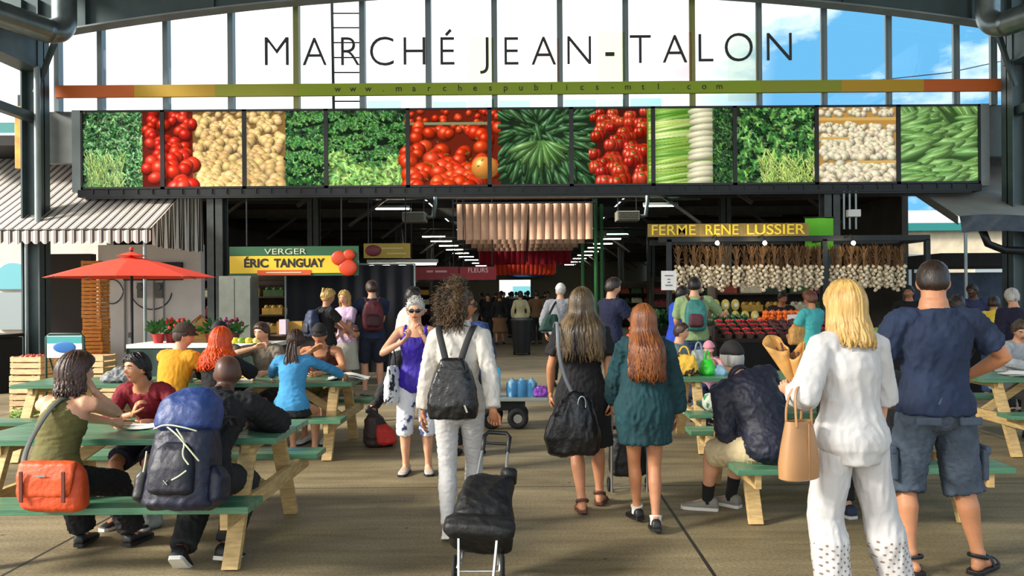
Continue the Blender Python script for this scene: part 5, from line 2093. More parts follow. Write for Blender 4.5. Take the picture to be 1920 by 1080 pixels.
# beige handbag on the forearm
t = thing('handbag', 'beige leather bucket handbag hanging from the forearm of the blond woman', 'handbag', (1.36, 3.86, .885), R(24))
t.scale = (.86, .86, .86)
BEIGEL = mat('beige_leather', (168, 124, 80), .42, var=.07, vscale=6, bump=.1, bscale=80)
m = MB()
prof_ = [(-.20, .115, .055), (-.19, .130, .068), (-.10, .132, .072), (0, .115, .064), (.10, .095, .050), (.14, .088, .044)]
V, F = [], []
sg = 28
for (z, a, b) in prof_ + [(.138, .082, .038), (-.0, .105, .055)]:
    for j in range(sg):
        th_ = 2 * math.pi * j / sg
        ct, st = math.cos(th_), math.sin(th_)
        V.append((a * np.sign(ct) * abs(ct) ** .75, b * np.sign(st) * abs(st) ** .75, z))
n_ = len(prof_) + 2
F = [(i * sg + j, i * sg + (j + 1) % sg, (i + 1) * sg + (j + 1) % sg, (i + 1) * sg + j) for i in range(n_ - 1) for j in range(sg)]
F.append(tuple(range(sg - 1, -1, -1)))
F.append(tuple((n_ - 1) * sg + j for j in range(sg)))
m.add(V, F)
m.build('body', BEIGEL, t, smooth=True)
m = MB(); m.box((.01, -.071, -.03), (.006, .006, .32)); m.build('seam', mat('beige_seam', (158, 116, 74), .6), t)
for sy in (-.042, .042):
    strap('handle', [(-.055, sy, .11), (-.06, sy * .9, .22), (-.04, sy * .4, .315), (0, sy * .2, .345), (.04, sy * .4, .315), (.06, sy * .9, .22), (.055, sy, .11)], .009, .006, BEIGEL, t, lat=(0, 1, 0))

# kraft paper wraps in her hand
hp = p_blond.root.matrix_basis @ p_blond.wrst['L']
t = thing('paper_bouquet', 'brown kraft paper wraps of dried flowers held up by the blond woman', 'bouquet', hp + Vector((.035, .05, .0)))
for i, (ax, ay, ln, wd, r0) in enumerate(((-.42, .1, .30, .055, .2), (.22, .12, .22, .05, 1.1), (.5, .05, .17, .05, .6), (-.05, -.1, .24, .04, 2))):
    m = MB()
    d = Vector((ax, ay, 1)).normalized()
    def fn(u, v):
        a = u * 6.28
        r_ = (.012 + wd * v) * (1 + .25 * math.sin(3 * a + r0) * v)
        o_ = d.orthogonal().normalized()
        q_ = d.cross(o_)
        p_ = d * (v * ln * (1 + .18 * math.sin(a + r0) * v)) + o_ * (math.cos(a) * r_) + q_ * (math.sin(a) * r_ * .7)
        return tuple(p_)
    m.grid(fn, 18, 8)
    o = m.build('paper_wrap', KRAFT, t, smooth='all')
    sm = o.modifiers.new('s', 'SOLIDIFY'); sm.thickness = .002
    m = MB()
    for q in range(9):
        e = d * (ln * rnd.uniform(.75, 1.02)) + Vector((rnd.gauss(0, .022), rnd.gauss(0, .02), 0))
        m.tube([(0, 0, 0), e * .6, e], [.003, .003, .006], 5)
    m.build('dried_stems', mat('dried_stem', (92, 54, 40), .8), t)

# trekking backpack
bl = p_back.root.location
t = thing('trekking_backpack', 'large blue trekking backpack worn by the bald man at the near left table', 'backpack', (bl.x + .07, bl.y - .33, .47), R(-4))
BLUEN = mat('blue_ripstop', (36, 58, 112), .5, var=.25, vscale=6, bump=.5, bscale=30)
NAVYN = mat('navy_ripstop', (15, 19, 42), .5, var=.25, vscale=6, bump=.5, bscale=30)
Mt = Matrix.Rotation(R(-13), 4, 'X')
soft('body', [((0, 0, .0), .16, .09), ((0, 0, .03), .205, .125), ((0, 0, .16), .19, .135), ((0, 0, .30), .175, .13), ((0, 0, .42), .16, .12), ((0, 0, .47), .13, .1)], NAVYN, t, .012, .010, (6, 6, 5), M=Mt)
soft('lid', [((0, -.02, .42), .13, .10), ((.0, -.02, .45), .165, .135), ((.005, -.01, .54), .165, .135), ((.01, .0, .62), .14, .11), ((.02, .01, .67), .08, .06)], BLUEN, t, .012, .010, (6, 6, 5), seed=5, M=Mt)
soft('front_pocket', [((0, -.12, .08), .09, .03), ((0, -.135, .10), .125, .05), ((0, -.14, .22), .12, .055), ((0, -.13, .32), .10, .045), ((0, -.12, .36), .06, .02)], mat('dark_pocket', (16, 17, 34), .55, bump=.4, bscale=30), t, .010, .004, M=Mt)
for sx in (-1, 1):
    soft('side_pocket', [((sx * .19, -.01, .03), .03, .05), ((sx * .215, -.01, .06), .04, .08), ((sx * .21, -.01, .18), .04, .075), ((sx * .185, -.01, .24), .02, .05)], BLACK if sx < 0 else NAVYN, t, .010, .004, M=Mt)
    strap('shoulder_strap', [tuple(Mt @ Vector(p_)) for p_ in ((sx * .09, .10, .42), (sx * .12, .16, .50), (sx * .13, .24, .53), (sx * .13, .30, .48))], .028, .008, WEB, t, lat=(1, 0, 0))
CORD = mat('pale_cord', (206, 208, 170), .6)
for pts in (((-.04, -.165, .44), (.03, -.19, .40), (.10, -.19, .33), (.155, -.16, .26)), ((.02, -.18, .43), (.08, -.185, .36), (.07, -.19, .29), (.11, -.18, .24)), ((-.12, -.155, .43), (-.05, -.175, .455), (.05, -.175, .44), (.12, -.15, .42)),
            ((-.155, -.15, .20), (-.145, -.16, .25), (-.15, -.15, .31)), ((.03, -.19, .16), (.07, -.195, .18), (.10, -.18, .21))):
    strap('cord', [tuple(Mt @ Vector(p_)) for p_ in pts], .0045, .0045, CORD, t)
m = MB()
for q in (-.012, .012):
    m.bar(tuple(Mt @ Vector((q, -.198, .135))), tuple(Mt @ Vector((-q, -.198, .16))), .005, .004)
m.build('buckle', CHROME, t)

# orange messenger bag on the bench
t = thing('messenger_bag', 'orange messenger bag resting on the near bench behind the woman in the olive top', 'bag', (-2.655, 4.335, .45), R(-3))
ORB = mat('orange_canvas', (190, 66, 16), .6, var=.14, vscale=7, bump=.4, bscale=40)
soft('body', [((.02, 0, .005), .15, .055), ((.01, 0, .03), .185, .075), ((0, 0, .12), .195, .075), ((0, 0, .22), .185, .055), ((-.01, 0, .27), .16, .03)], ORB, t, .010, .006, (5, 5, 5), seed=9)
soft('flap', [((-.005, -.066, .09), .125, .010), ((-.005, -.072, .11), .15, .014), ((-.005, -.064, .2), .165, .016), ((-.005, -.03, .275), .165, .03), ((-.005, -.01, .285), .15, .02)], mat('orange_flap', (204, 76, 20), .55, var=.12, bump=.4, bscale=40), t, .009, .004, seed=10)
for sx in (-.12, .12):
    m = MB(); m.box((sx, -.092, .155), (.022, .008, .17)); m.build('webbing', mat('rust_webbing', (94, 34, 16), .7), t, bevel=.003)
m = MB(); m.box((-.01, -.088, .215), (.05, .004, .010)); m.build('small_tag', CHROME, t)
strap('strap', [(-.17, 0, .22), (-.205, .05, .30), (-.215, .16, .42), (-.20, .28, .54), (-.16, .36, .60), (-.10, .46, .50)], .018, .004, mat('dark_strap', (56, 60, 54), .6), t)

# shopping trolley
TA, TB = Vector((-.275, 4.36, .085)), Vector((-.19, 5.07, .74))
t = thing('shopping_trolley', 'black fabric shopping trolley on wheels pulled by the curly haired woman', 'trolley', TA)
ax = (TB - TA)
az_ = ax.normalized()
xx_ = Vector((1, 0, 0)); xx_ = (xx_ - az_ * xx_.dot(az_)).normalized()
yy_ = az_.cross(xx_)
Mt = Matrix((xx_, yy_, az_)).transposed().to_4x4()
T_ = lambda p_: tuple(Mt @ Vector(p_))
ALU = mat('aluminium_tube', (186, 188, 186), .3, .8)
LT = ax.length
for sx in (-.085, .085):
    m = MB(); m.cyl(T_((sx * 1.25, .02, .05)), T_((sx * .95, .02, LT - .10)), .009, 10); m.build('pole', ALU, t, smooth=True)
m = MB()
m.tube([T_((-.08, .02, LT - .14)), T_((-.083, .02, LT - .02)), T_((-.06, .02, LT + .012)), T_((.06, .02, LT + .012)), T_((.083, .02, LT - .02)), T_((.08, .02, LT - .14))], .014, 10)
m.build('handle', BLACK, t, smooth='all')
m = MB(); m.cyl(T_((-.08, .02, LT - .075)), T_((.08, .02, LT - .075)), .009, 8); m.build('crossbar', BLACK, t)
soft('bag', [((0, -.10, .10), .16, .08), ((0, -.11, .12), .185, .115), ((0, -.11, .28), .17, .12), ((0.0, -.10, .42), .155, .11), ((.01, -.09, .52), .145, .085), ((.015, -.07, .57), .11, .05)], NYLON_K, t, .011, .014, (5, 5, 4), seed=13, M=Mt)
soft('base_pocket', [((-.005, -.20, .09), .17, .04), ((-.005, -.21, .12), .20, .06), ((-.005, -.21, .19), .20, .055), ((0, -.19, .23), .17, .03)], NYLON_K, t, .010, .006, (6, 6, 6), seed=14, M=Mt)
m = MB()
m.tube([T_((.095, -.14, .565)), T_((.125, -.10, .59)), T_((.13, -.04, .565))], [.035, .045, .035], 12)
m.build('rolled_top', NYLON_K, t, smooth='all')
for sx in (-.12, .12):
    m = MB()
    m.tube([T_((sx, .02, .20)), T_((sx, -.02, .05)), (T_((sx, 0, 0))[0], 0, 0)], .009, 8)
    m.build('fork', ALU, t, smooth=True)
    xw = sx * 1.12
    m = MB()
    m.tube([(xw, .0 + .078 * math.cos(a), .078 * math.sin(a)) for a in np.linspace(0, 2 * math.pi, 25)[:-1]], [(.012, .013)] * 24, 8, closed=True)
    w_ = m.build('wheel', RUBBER, t, smooth='all')
    m = MB()
    m.cyl((xw - .014, 0, 0), (xw + .014, 0, 0), .02, 10)
    for a in range(5):
        m.bar((xw, 0, 0), (xw, .07 * math.cos(a * 1.2566), .07 * math.sin(a * 1.2566)), .012, .008)
    m.build('spokes', BLACK, w_)
m = MB(); m.cyl((-.135, 0, 0), (.135, 0, 0), .006, 8); m.build('axle', ALU, t)
m = MB()
m.bar(T_((-.12, -.19, .12)), (-.10, -.17, -.08), .012, .02); m.build('stand_leg', ALU, t)
m = MB()
m.bar(T_((.10, -.19, .12)), (.08, -.17, -.08), .012, .02); m.build('stand_leg', ALU, t)

# pushcart ahead of the two women
t = thing('shopping_cart', 'low black wheeled shopping bag cart rolling in front of the girl', 'trolley', (.84, 6.42, 0))
soft('bag', [((0, 0, .14), .13, .09), ((0, 0, .16), .155, .115), ((0, 0, .30), .155, .115), ((0, 0, .44), .145, .10), ((0, 0, .47), .12, .08)], NYLON_K, t, .012, .008, (6, 6, 5))
for sx in (-.145, .145):
    m = MB(); m.cyl((sx, -.10, .02), (sx, -.16, .86), .010, 8); m.build('pole', ALU, t, smooth=True)
    m = MB(); m.tube([(sx * 1.1, .06 * math.cos(a), .062 + .05 * math.sin(a)) for a in np.linspace(0, 2 * math.pi, 19)[:-1]], .011, 8, closed=True); m.build('wheel', RUBBER, t, smooth='all')
m = MB(); m.cyl((-.15, -.16, .86), (.15, -.16, .86), .014, 8); m.build('handle', BLACK, t)
m = MB(); m.box((0, -.05, .55), (.29, .16, .03)); m.build('tray', BLACK, t, bevel=.005)
m = MB(); m.cyl((-.16, 0, .062), (.16, 0, .062), .007, 8); m.build('axle', ALU, t)

# ================================================================== AWNINGS, STALLS, GOODS
STRIPE = stripes_mat('awning_stripes', [(0.0, (206, 200, 190)), (.36, (62, 46, 38)), (.44, (204, 196, 186)), (.54, (54, 40, 32)), (.80, (204, 196, 186)), (.93, (96, 78, 66))], 'X', .165)
STRIPEY = stripes_mat('awning_stripes_side', [(0.0, (255, 246, 224)), (.42, (82, 64, 52)), (.72, (255, 240, 214)), (.80, (52, 40, 34))], 'Y', .165)
AX = -6.76
aw = thing('striped_awning', 'brown and cream striped awning over the left stalls', 'awning', (AX, 14.0, 0))
m = MB()
def fa(u, v):
    y = v * 3.0
    sag = -.05 * math.sin(v * math.pi) - .015 * math.sin(u * 60) * math.sin(v * math.pi)
    return (-9.5 * (1 - u), y, 2.88 + 1.92 * v + sag)
m.grid(fa, 60, 8)
m.build('canopy', STRIPE, aw, smooth='all')
m = MB()
nb = 57
for i in range(nb):
    x0, x1 = -9.5 + 9.5 * i / nb, -9.5 + 9.5 * (i + 1) / nb
    def fv(u, v, x0=x0, x1=x1):
        return (x0 + (x1 - x0) * u, -.01 - .012 * math.sin(u * 3.14), 2.88 - v * (.22 + .06 * math.sin(u * math.pi)))
    m.grid(fv, 5, 2)
m.build('valance', STRIPE, aw, smooth='all')
m = MB()
def fs(u, v):
    y = u * 2.15
    zt = 2.88 + 1.92 * y / 3.0
    return (.012 + .035 * math.sin(y * 24) * v, y, zt + (2.58 - .04 * abs(math.sin(y * 9)) - zt) * v)
m.grid(fs, 40, 6)
m.build('side_curtain', STRIPEY, aw, smooth='all')
m = MB()
m.cyl((-9.5, 0, 2.86), (0, 0, 2.86), .025, 8)
m.build('front_rail', STEELD, aw)
for x in (-2.3, -.15):
    m = MB(); m.cyl((x, .05, 0), (x, .05, 2.86), .03, 8); m.build('post', STEELL, aw)

GREYAW = mat('grey_awning_cloth', (138, 136, 128), .8, var=.12, vscale=2.5)
aw = thing('grey_awning', 'plain grey awning over the right stalls', 'awning', (7.8, 13.9, 0))
m = MB()
def fa2(u, v):
    return (u * 8, v * 3.2, 2.98 + 1.5 * v - .06 * math.sin(v * math.pi) - .03 * math.sin(u * 30) * math.sin(v * math.pi))
m.grid(fa2, 50, 8)
m.build('canopy', GREYAW, aw, smooth='all')
m = MB()
V, F, = [], []
def fb(u, v):
    return (u * 8, -.02 - .03 * math.sin(u * 44 + v * 2) - .04 * v, 2.98 - .30 * v + .03 * math.sin(u * 21))
m.grid(fb, 80, 4)
m.build('rolled_curtain', mat('dark_vinyl', (52, 54, 56), .25, var=.3, vscale=8), aw, smooth='all')
m = MB()
def fc(u, v):
    y = u * 3.2
    zt = 2.98 + 1.5 * u
    return (-.01, y, zt - .16 * v)
m.grid(fc, 10, 2)
m.build('side_edge', mat('grey_awning_edge', (74, 74, 70), .8), aw)
m = MB(); m.cyl((.12, 0, 0), (.12, 0, 2.96), .028, 10); m.build('post', STEELL, aw)
m = MB(); m.tube([(.6, .3, 2.75), (.7, .3, 2.5), (1.0, .3, 2.38), (1.7, .3, 2.36)], .07, 8); m.build('rolled_tarp', BLACK, aw, smooth='all')

# buildings beyond the market
b = thing('building', 'pale building with a teal sign band and arched window beyond the left awning', 'building', (-16, 25, 0))
m = MB(); m.box((-3, .15, 3.1), (16, .3, 6.2)); m.build('wall', mat('pale_render', (206, 196, 182), .8, var=.08, vscale=2), b)
m = MB(); m.box((-3, -.05, 6.85), (16, .3, .8)); m.build('sign_band', mat('teal_band', (34, 120, 116), .5), b)
m = MB(); m.box((-3, -.22, 6.8), (16, .05, .2)); m.build('white_stripe', WHITE, b)
m = MB(); m.box((-3, -.02, 6.1), (16, .1, .7)); m.build('brick_course', mat('pink_brick', (190, 140, 116), .8, var=.15, vscale=8), b)
m = MB()
m.prism([(-.55, 0), (.55, 0), (.55, .3)] + [(.55 * math.cos(a), .3 + .55 * math.sin(a)) for a in np.linspace(0.1, 3.04, 10)] + [(-.55, .3)], -.12, 0, 'y')
o = m.build('window', mat('teal_glass', (110, 176, 184), .2), b)
o.location = (-.5, 0, 1.9)
m = MB(); m.box((-.5, -.08, 1.2), (1.0, .1, 1.2)); m.build('window', mat('grey_glass', (150, 160, 160), .2), b)

b = thing('building', 'pale brick building with a teal and white roof line seen past the right stalls', 'building', (20, 30, 0))
m = MB(); m.box((0, .15, 2.0), (16, .3, 4.0)); m.build('wall', mat('pale_brick', (204, 190, 162), .8, var=.12, vscale=3), b)
m = MB(); m.box((0, -.1, 4.1), (16.4, .3, .3)); m.build('roof_edge', mat('teal_band', (34, 120, 116), .5), b)
m = MB(); m.box((0, .1, 4.5), (15, .3, .5)); m.build('parapet', WHITE, b)
for x in (-5, -2, 1):
    m = MB(); m.box((x, -.05, 2.4), (1.2, .1, 1.3)); m.build('window', mat('grey_glass', (150, 160, 160), .2), b)

# white stall house with conduit under the striped awning
b = thing('stall_wall', 'white rendered stall wall with meters and conduit under the striped awning', 'wall', (-8.4, 17.3, 0))
m = MB(); m.box((0, .1, 1.4), (2.3, .2, 2.8)); m.build('panel', mat('white_render', (222, 216, 208), .8, var=.06, vscale=2), b)
for x in (-.15, .25):
    m = MB(); m.box((x, -.06, 1.78), (.16, .12, .34)); m.cyl((x, -.12, 1.85), (x, -.17, 1.85), .07, 14); m.build('meter', mat('meter_grey', (96, 96, 92), .5), b)
m = MB(); m.box((.1, -.04, 2.2), (1.3, .1, .4)); m.build('fuse_board', STEELD, b)
for x in (-.55, .1, .32):
    m = MB(); m.cyl((x, -.03, .4), (x, -.03, 2.1), .02, 8); m.build('conduit', mat('conduit_grey', (150, 148, 142), .5), b)
m = MB(); m.tube([(-.8 + .25 * math.cos(a) , -.03, 1.6 + .35 * math.sin(a) + .05 * a) for a in np.linspace(0, 9, 30)], .012, 6); m.build('cable', BLACK, b)
m = MB(); m.tube([(.05 + .45 * math.cos(a), -.03, 1.75 + .4 * math.sin(a)) for a in np.linspace(3.2, 6.2, 16)], .012, 6); m.build('cable', BLACK, b)
tag(MB().box((-10.35, 17.3, 1.3), (1.4, .2, 2.6)).build('door_opening', mat('dark_doorway', (44, 36, 30), .8)), 'dark timber doorway panel beside the white stall wall', 'door')

# tower of orange crates
ORC = mat('orange_crate_wood', (236, 156, 46), .6, col2=(206, 106, 28), vscale=7, stretch=(1, 1, 5))
def crate_mesh(wd, dp, ht, m_, slats=3):
    m = MB()
    for i in range(slats):
        z = ht * (i + .5) / slats
        h = ht / slats * .8
        for s in (-1, 1):
            m.box((0, s * (dp / 2 - .008), z), (wd, .016, h))
            m.box((s * (wd / 2 - .008), 0, z), (.016, dp - .03, h))
    for sx in (-1, 1):
        for sy in (-1, 1):
            m.box((sx * (wd / 2 - .025), sy * (dp / 2 - .025), ht / 2), (.03, .03, ht))
    m.box((0, 0, .008), (wd - .03, dp - .03, .016))
    return m
ocm = crate_mesh(.40, .34, .235, ORC).mesh('crate', ORC)
for i in range(10):
    o = bpy.data.objects.new('crate', ocm); C.objects.link(o)
    o.location = (-9.0 + rnd.uniform(-.015, .015), 16.2, .24 * i)
    o.rotation_euler = (0, 0, rnd.uniform(-.05, .05))
    tag(o, 'orange wooden crate, %s from the ground in the tall tower by the white stall wall' % ord_[i], 'crate', 'orange crates stacked in a tower')

# left stall: white edged table and its goods
GCLOTH = mat('green_table_cloth', (22, 52, 44), .8, var=.2)
def market_table(label, x0, x1, y, z, dp, edge, clothm, grp='market stall tables'):
    t = thing('stall_table', label, 'market table', ((x0 + x1) / 2, y, 0), group=grp)
    w_ = x1 - x0
    m = MB(); m.box((0, 0, z - .03), (w_, dp, .06)); m.build('tabletop', edge, t, bevel=.006)
    m = MB()
    def fn(u, v):
        return (-w_ / 2 + w_ * u, -dp / 2 + .012 + .018 * math.sin(u * w_ * 22) * v, (z - .06) * (1 - v) + .03 * v)
    m.grid(fn, 60, 4)
    def fn2(u, v):
        return (-w_ / 2 + .012, -dp / 2 + dp * u, (z - .06) * (1 - v) + .03 * v)
    m.grid(fn2, 4, 2)
    def fn3(u, v):
        return (w_ / 2 - .012, -dp / 2 + dp * u, (z - .06) * (1 - v) + .03 * v)
    m.grid(fn3, 4, 2)
    m.build('skirt', clothm, t, smooth='all')
    for sx in (-1, 1):
        for sy in (-1, 1):
            m = MB(); m.box((sx * (w_ / 2 - .08), sy * (dp / 2 - .08), (z - .06) / 2), (.05, .05, z - .06)); m.build('leg', STEELD, t)
    return t
market_table('white edged market table with a green skirt behind the left picnic tables', -5.75, -3.65, 11.5, .955, .75, WHITE, GCLOTH)

def plant(x, y, z, label, potc, flc, sd, sz=1.0, nfl=10):
    t = thing('potted_flower', label, 'potted plant', (x, y, z), group='potted plants on the left table')
    m = MB(); m.lathe([(.045 * sz, 0), (.062 * sz, .09 * sz), (.068 * sz, .10 * sz), (.058 * sz, .10 * sz), (.05 * sz, .085 * sz)], seg=14)
    m.build('pot', mat('pot_%d_%d_%d' % potc, potc, .5), t, smooth=True)
    r = random.Random(sd)
    m = MB()
    for k in range(46):
        a, e = r.uniform(0, 6.28), r.uniform(.2, 1.4)
        d = Vector((math.cos(a) * math.cos(e), math.sin(a) * math.cos(e), math.sin(e)))
        p = Vector((0, 0, .09 * sz)) + d * r.uniform(.05, .15) * sz
        u = d.orthogonal().normalized() * .022 * sz
        q = d * .055 * sz
        m.add([p - q * .5, p + u, p + q, p - u], [(0, 1, 2, 3)])
    m.build('foliage', mat('plant_green', (52, 104, 40), .6, var=.3, vscale=20), t)
    if flc:
        for k in range(nfl):
            a, e = r.uniform(0, 6.28), r.uniform(.5, 1.5)
            d = Vector((math.cos(a) * math.cos(e), math.sin(a) * math.cos(e), math.sin(e)))
            m = MB(); m.ball(tuple(Vector((0, 0, .1 * sz)) + d * r.uniform(.12, .17) * sz), .018 * sz, 8, 6)
            m.build('bloom', mat('bloom_%d_%d_%d' % flc, flc, .6), t, smooth='all')
for i, (px, c1, c2, la) in enumerate(((300, (170, 30, 30), None, 'bushy green plant in a red pot, leftmost on the white edged table'), (322, (150, 30, 30), (220, 40, 40), 'red flowering plant in a dark red pot beside the leftmost plant'),
                                     (345, (160, 60, 40), (230, 60, 50), 'bright red geranium left of the toy birdhouse'), (398, (140, 40, 30), None, 'green plant in a rust pot just right of the birdhouse'), (420, (120, 40, 60), (150, 60, 110), 'purple flowering plant right of the birdhouse'),
                                     (440, (90, 50, 50), (120, 30, 60), 'dark purple flowering plant beside the gourds'))):
    p = P(px, 620, 11.45 + .1 * (i % 2))
    plant(p.x, 11.4 + .12 * (i % 2), .955, la, c1, c2, i + 3, 1.35)
bp_ = P(374, 600, 11.6)
t = thing('birdhouse', 'toy wooden birdhouse with a pitched roof among the potted plants', 'birdhouse', (bp_.x, 11.65, .955), R(25))
m = MB(); m.prism([(-.11, .0), (.11, .0), (.11, .26), (0, .38), (-.11, .26)], -.10, .10, 'y'); m.build('body', mat('honey_wood', (206, 156, 78), .6, var=.2, stretch=(1, 1, 5)), t)
for s in (-1, 1):
    m = MB(); m.bar((0, 0, .40), (s * .19, 0, .235), .28, .018, up=(0, 0, 1)); m.build('roof_board', mat('brown_wood', (150, 84, 34), .6, var=.2), t)
m = MB(); m.cyl((0, -.10, .2), (0, -.104, .2), .03, 14); m.build('entrance', BLACK, t)
m = MB(); m.cyl((0, -.10, .13), (0, -.16, .13), .008, 8); m.build('perch', BLACK, t)

def gourd(x, y, z, rz, c, label, ln=.16):
    m = MB()
    pts = [(-.5, .01), (-.46, .30), (-.3, .42), (-.1, .40), (.1, .28), (.3, .20), (.45, .16), (.5, .03)]
    m.tube([(a * ln, .02 * math.sin(a * 5), b_ * 0 + .32 * ln * .5) for a, b_ in pts], [b_ * ln * .6 for a, b_ in pts], 12)
    o = m.build('squash', mat('squash_%d_%d_%d' % c, c, .4, var=.1), smooth='all')
    o.location = (x, y, z); o.rotation_euler = (0, 0, rz)
    tag(o, label, 'squash', 'squashes on the left table')
for i, (px, c) in enumerate(((448, (196, 186, 40)), (460, (120, 150, 50)), (472, (220, 196, 60)), (484, (206, 206, 110)), (497, (150, 170, 60)), (478, (110, 150, 60)))):
    p = P(px, 636, 11.3)
    gourd(p.x, 11.28 if i < 5 else 11.5, .957, .4 * i, c, ['yellow', 'green striped', 'golden', 'pale cream', 'olive green', 'dark green'][i] + ' squash among the gourds at the right end of the white edged table', .2)

# grey cabinets, dark booth and boxes of the orchard stall
cb = thing('metal_cabinet', 'tall grey two door metal cabinet under the orchard sign', 'cabinet', (P(441, 580, 13.9).x, 13.9, 0))
m = MB(); m.box((0, .2, 1.0), (.58, .4, 2.0)); m.build('body', mat('cabinet_grey', (116, 122, 112), .5, .3, var=.1), cb, bevel=.006)
for s in (-1, 1):
    m = MB(); m.box((s * .143, -.012, 1.0), (.275, .024, 1.92)); d_ = m.build('door', mat('cabinet_grey', (116, 122, 112)), cb, bevel=.004)
    m = MB(); m.box((s * .04, -.035, 1.05), (.02, .03, .14)); m.build('handle', CHROME, d_)
t = thing('stall_counter', 'dark counter of the orchard stall under its yellow sign', 'counter', (-3.95, 14.4, 0))
m = MB(); m.box((0, 0, .45), (1.9, .6, .9)); m.build('base', mat('dark_counter', (40, 36, 32), .7), t, bevel=.01)
m = MB(); m.box((0, -.02, .92), (2.0, .7, .04)); m.build('worktop', mat('brown_worktop', (110, 84, 54), .6), t, bevel=.005)
t = thing('curtain_booth', 'black curtain hung behind the orchard stall', 'curtain', (-3.6, 15.9, 0))
m = MB()
m.grid(lambda u, v: (-1.3 + 2.6 * u, .03 * math.sin(u * 50), 2.25 - 2.2 * v), 70, 3); m.build('drape', mat('dark_drape', (24, 26, 34), .9), t, smooth='all')
m = MB(); m.cyl((-1.35, 0, 2.27), (1.35, 0, 2.27), .02, 8); m.build('rail', STEELL, t)
for s in (-1.33, 1.33):
    m = MB(); m.cyl((s, 0, 0), (s, 0, 2.27), .02, 8); m.build('stand', STEELL, t)
for i, (px, py, wd, ht, c, la) in enumerate(((545, 612, .46, .22, (206, 160, 72), 'yellow cardboard box on the orchard stall counter'), (494, 606, .16, .2, (226, 222, 210), 'white carton on the orchard stall counter'), (537, 588, .12, .26, (222, 206, 222), 'pale lilac leaflet holder on the orchard counter'))):
    p = P(px, py, 14.2)
    m = MB(); m.box((0, 0, ht / 2), (wd, .2, ht)); m.box((0, -.02, ht + .004), (wd * .98, .16, .008))
    o = m.build('carton', mat('carton_%d' % i, c, .7, var=.08)); o.location = (p.x, 14.22 - .16 * (i == 2), .94); tag(o, la, 'box')

# sign of the orchard
sg_ = thing('stall_sign', 'green and yellow sign of the orchard with three red tomatoes', 'sign', (0, 14.9, 0))
def rect(px0, py0, px1, py1, Y, dy, m_, name, par, th=.02):
    p, q = P(px0, py1, Y), P(px1, py0, Y)
    m = MB(); m.box(((p.x + q.x) / 2, dy, (p.z + q.z) / 2), (q.x - p.x, th, q.z - p.z))
    return m.build(name, m_, par)
YS = 14.9
rect(430, 461, 672, 518, YS, .02, mat('sign_green', (40, 98, 60), .5), 'board', sg_, .03)
rect(431, 479, 640, 513, YS, 0, mat('sign_yellow', (246, 206, 48), .5), 'yellow_field', sg_, .012)
rect(483, 506, 583, 516, YS, -.012, mat('sign_orange', (220, 88, 36), .5), 'orange_strip', sg_, .01)
m = MB(); p, q = P(496, 477, YS), P(574, 466, YS); put_text(m, 'VERGER', p.x, q.x, -.012, p.z, q.z, .01, offset=-.01); m.build('lettering', mat('sign_cream', (236, 232, 200), .5), sg_)
p, q = P(458, 502, YS), P(609, 480, YS)
for wd_, u0, u1, zt in (('ÉRIC', 0, .30, 1.0), ('TANGUAY', .37, 1.0, .80)):
    m = MB(); put_text(m, wd_, p.x + (q.x - p.x) * u0, p.x + (q.x - p.x) * u1, -.012, p.z, p.z + (q.z - p.z) * zt, .01, offset=.035); m.build('lettering', mat('sign_black', (20, 22, 18), .5), sg_)
rect(500, 510, 566, 512, YS, -.02, mat('sign_cream', (236, 232, 200)), 'small_print', sg_, .006)
for (cx, cy, rx, ry) in ((636, 484, 16, 15), (655, 478, 13, 11), (653, 502, 19, 17)):
    p = P(cx, cy, YS); m = MB()
    m.ball((p.x, -.02, p.z), (rx / 106.6, .035, ry / 106.6), 20, 10)
    m.build('tomato_emblem', mat('tomato_red', (226, 72, 34), .4), sg_, smooth='all')
for px in (462, 640):
    p = P(px, 461, YS); m = MB(); m.cyl((p.x, .03, p.z), (p.x, .03, 3.58), .015, 8); m.build('hanger', STEELD, sg_)

def simple_sign(label, x0, y0, x1, y1, Y, c, texts, ztop=4.7, extra=None):
    t = thing('hanging_sign', label, 'sign', (0, Y, 0))
    rect(x0, y0, x1, y1, Y, .02, mat('board_%d_%d_%d' % c, c, .5, var=.08), 'board', t, .04)
    for (tx, a, b_, c_, d_, tc_, of) in texts:
        m = MB(); p, q = P(a, d_, Y), P(c_, b_, Y); put_text(m, tx, p.x, q.x, -.01, p.z, q.z, .012, offset=of); m.build('lettering', mat('ink_%d_%d_%d' % tc_, tc_, .5), t)
    for px in (x0 + (x1 - x0) * .1, x0 + (x1 - x0) * .9):
        p = P(px, y0, Y); m = MB(); m.cyl((p.x, .02, p.z), (p.x, .02, ztop), .014, 6); m.build('hanger', STEELD, t)
    if extra: extra(t)
    return t
def ex_y(t):
    p = P(700, 470, 17.2); m = MB(); m.ball((p.x, -.01, p.z), (.18, .03, .13), 16, 8); m.build('emblem', mat('plum_emblem', (120, 40, 44), .5), t, smooth='all')
    for (a, b_, c_, d_) in ((716, 464, 756, 467), (726, 474, 762, 477)):
        rect(a, b_, c_, d_, 17.2, -.01, mat('faded_print', (206, 190, 120), .6), 'faded_line', t, .01)
simple_sign('yellow hanging sign with a plum emblem behind the orchard sign', 682, 456, 769, 484, 17.2, (176, 146, 34), [], 4.7, ex_y)
simple_sign('red hanging sign reading FLEURS left of the aisle', 862, 500, 930, 525, 22.4, (150, 22, 34), [('FLEURS', 878, 502, 915, 511, (230, 200, 196), 0)], 4.7)
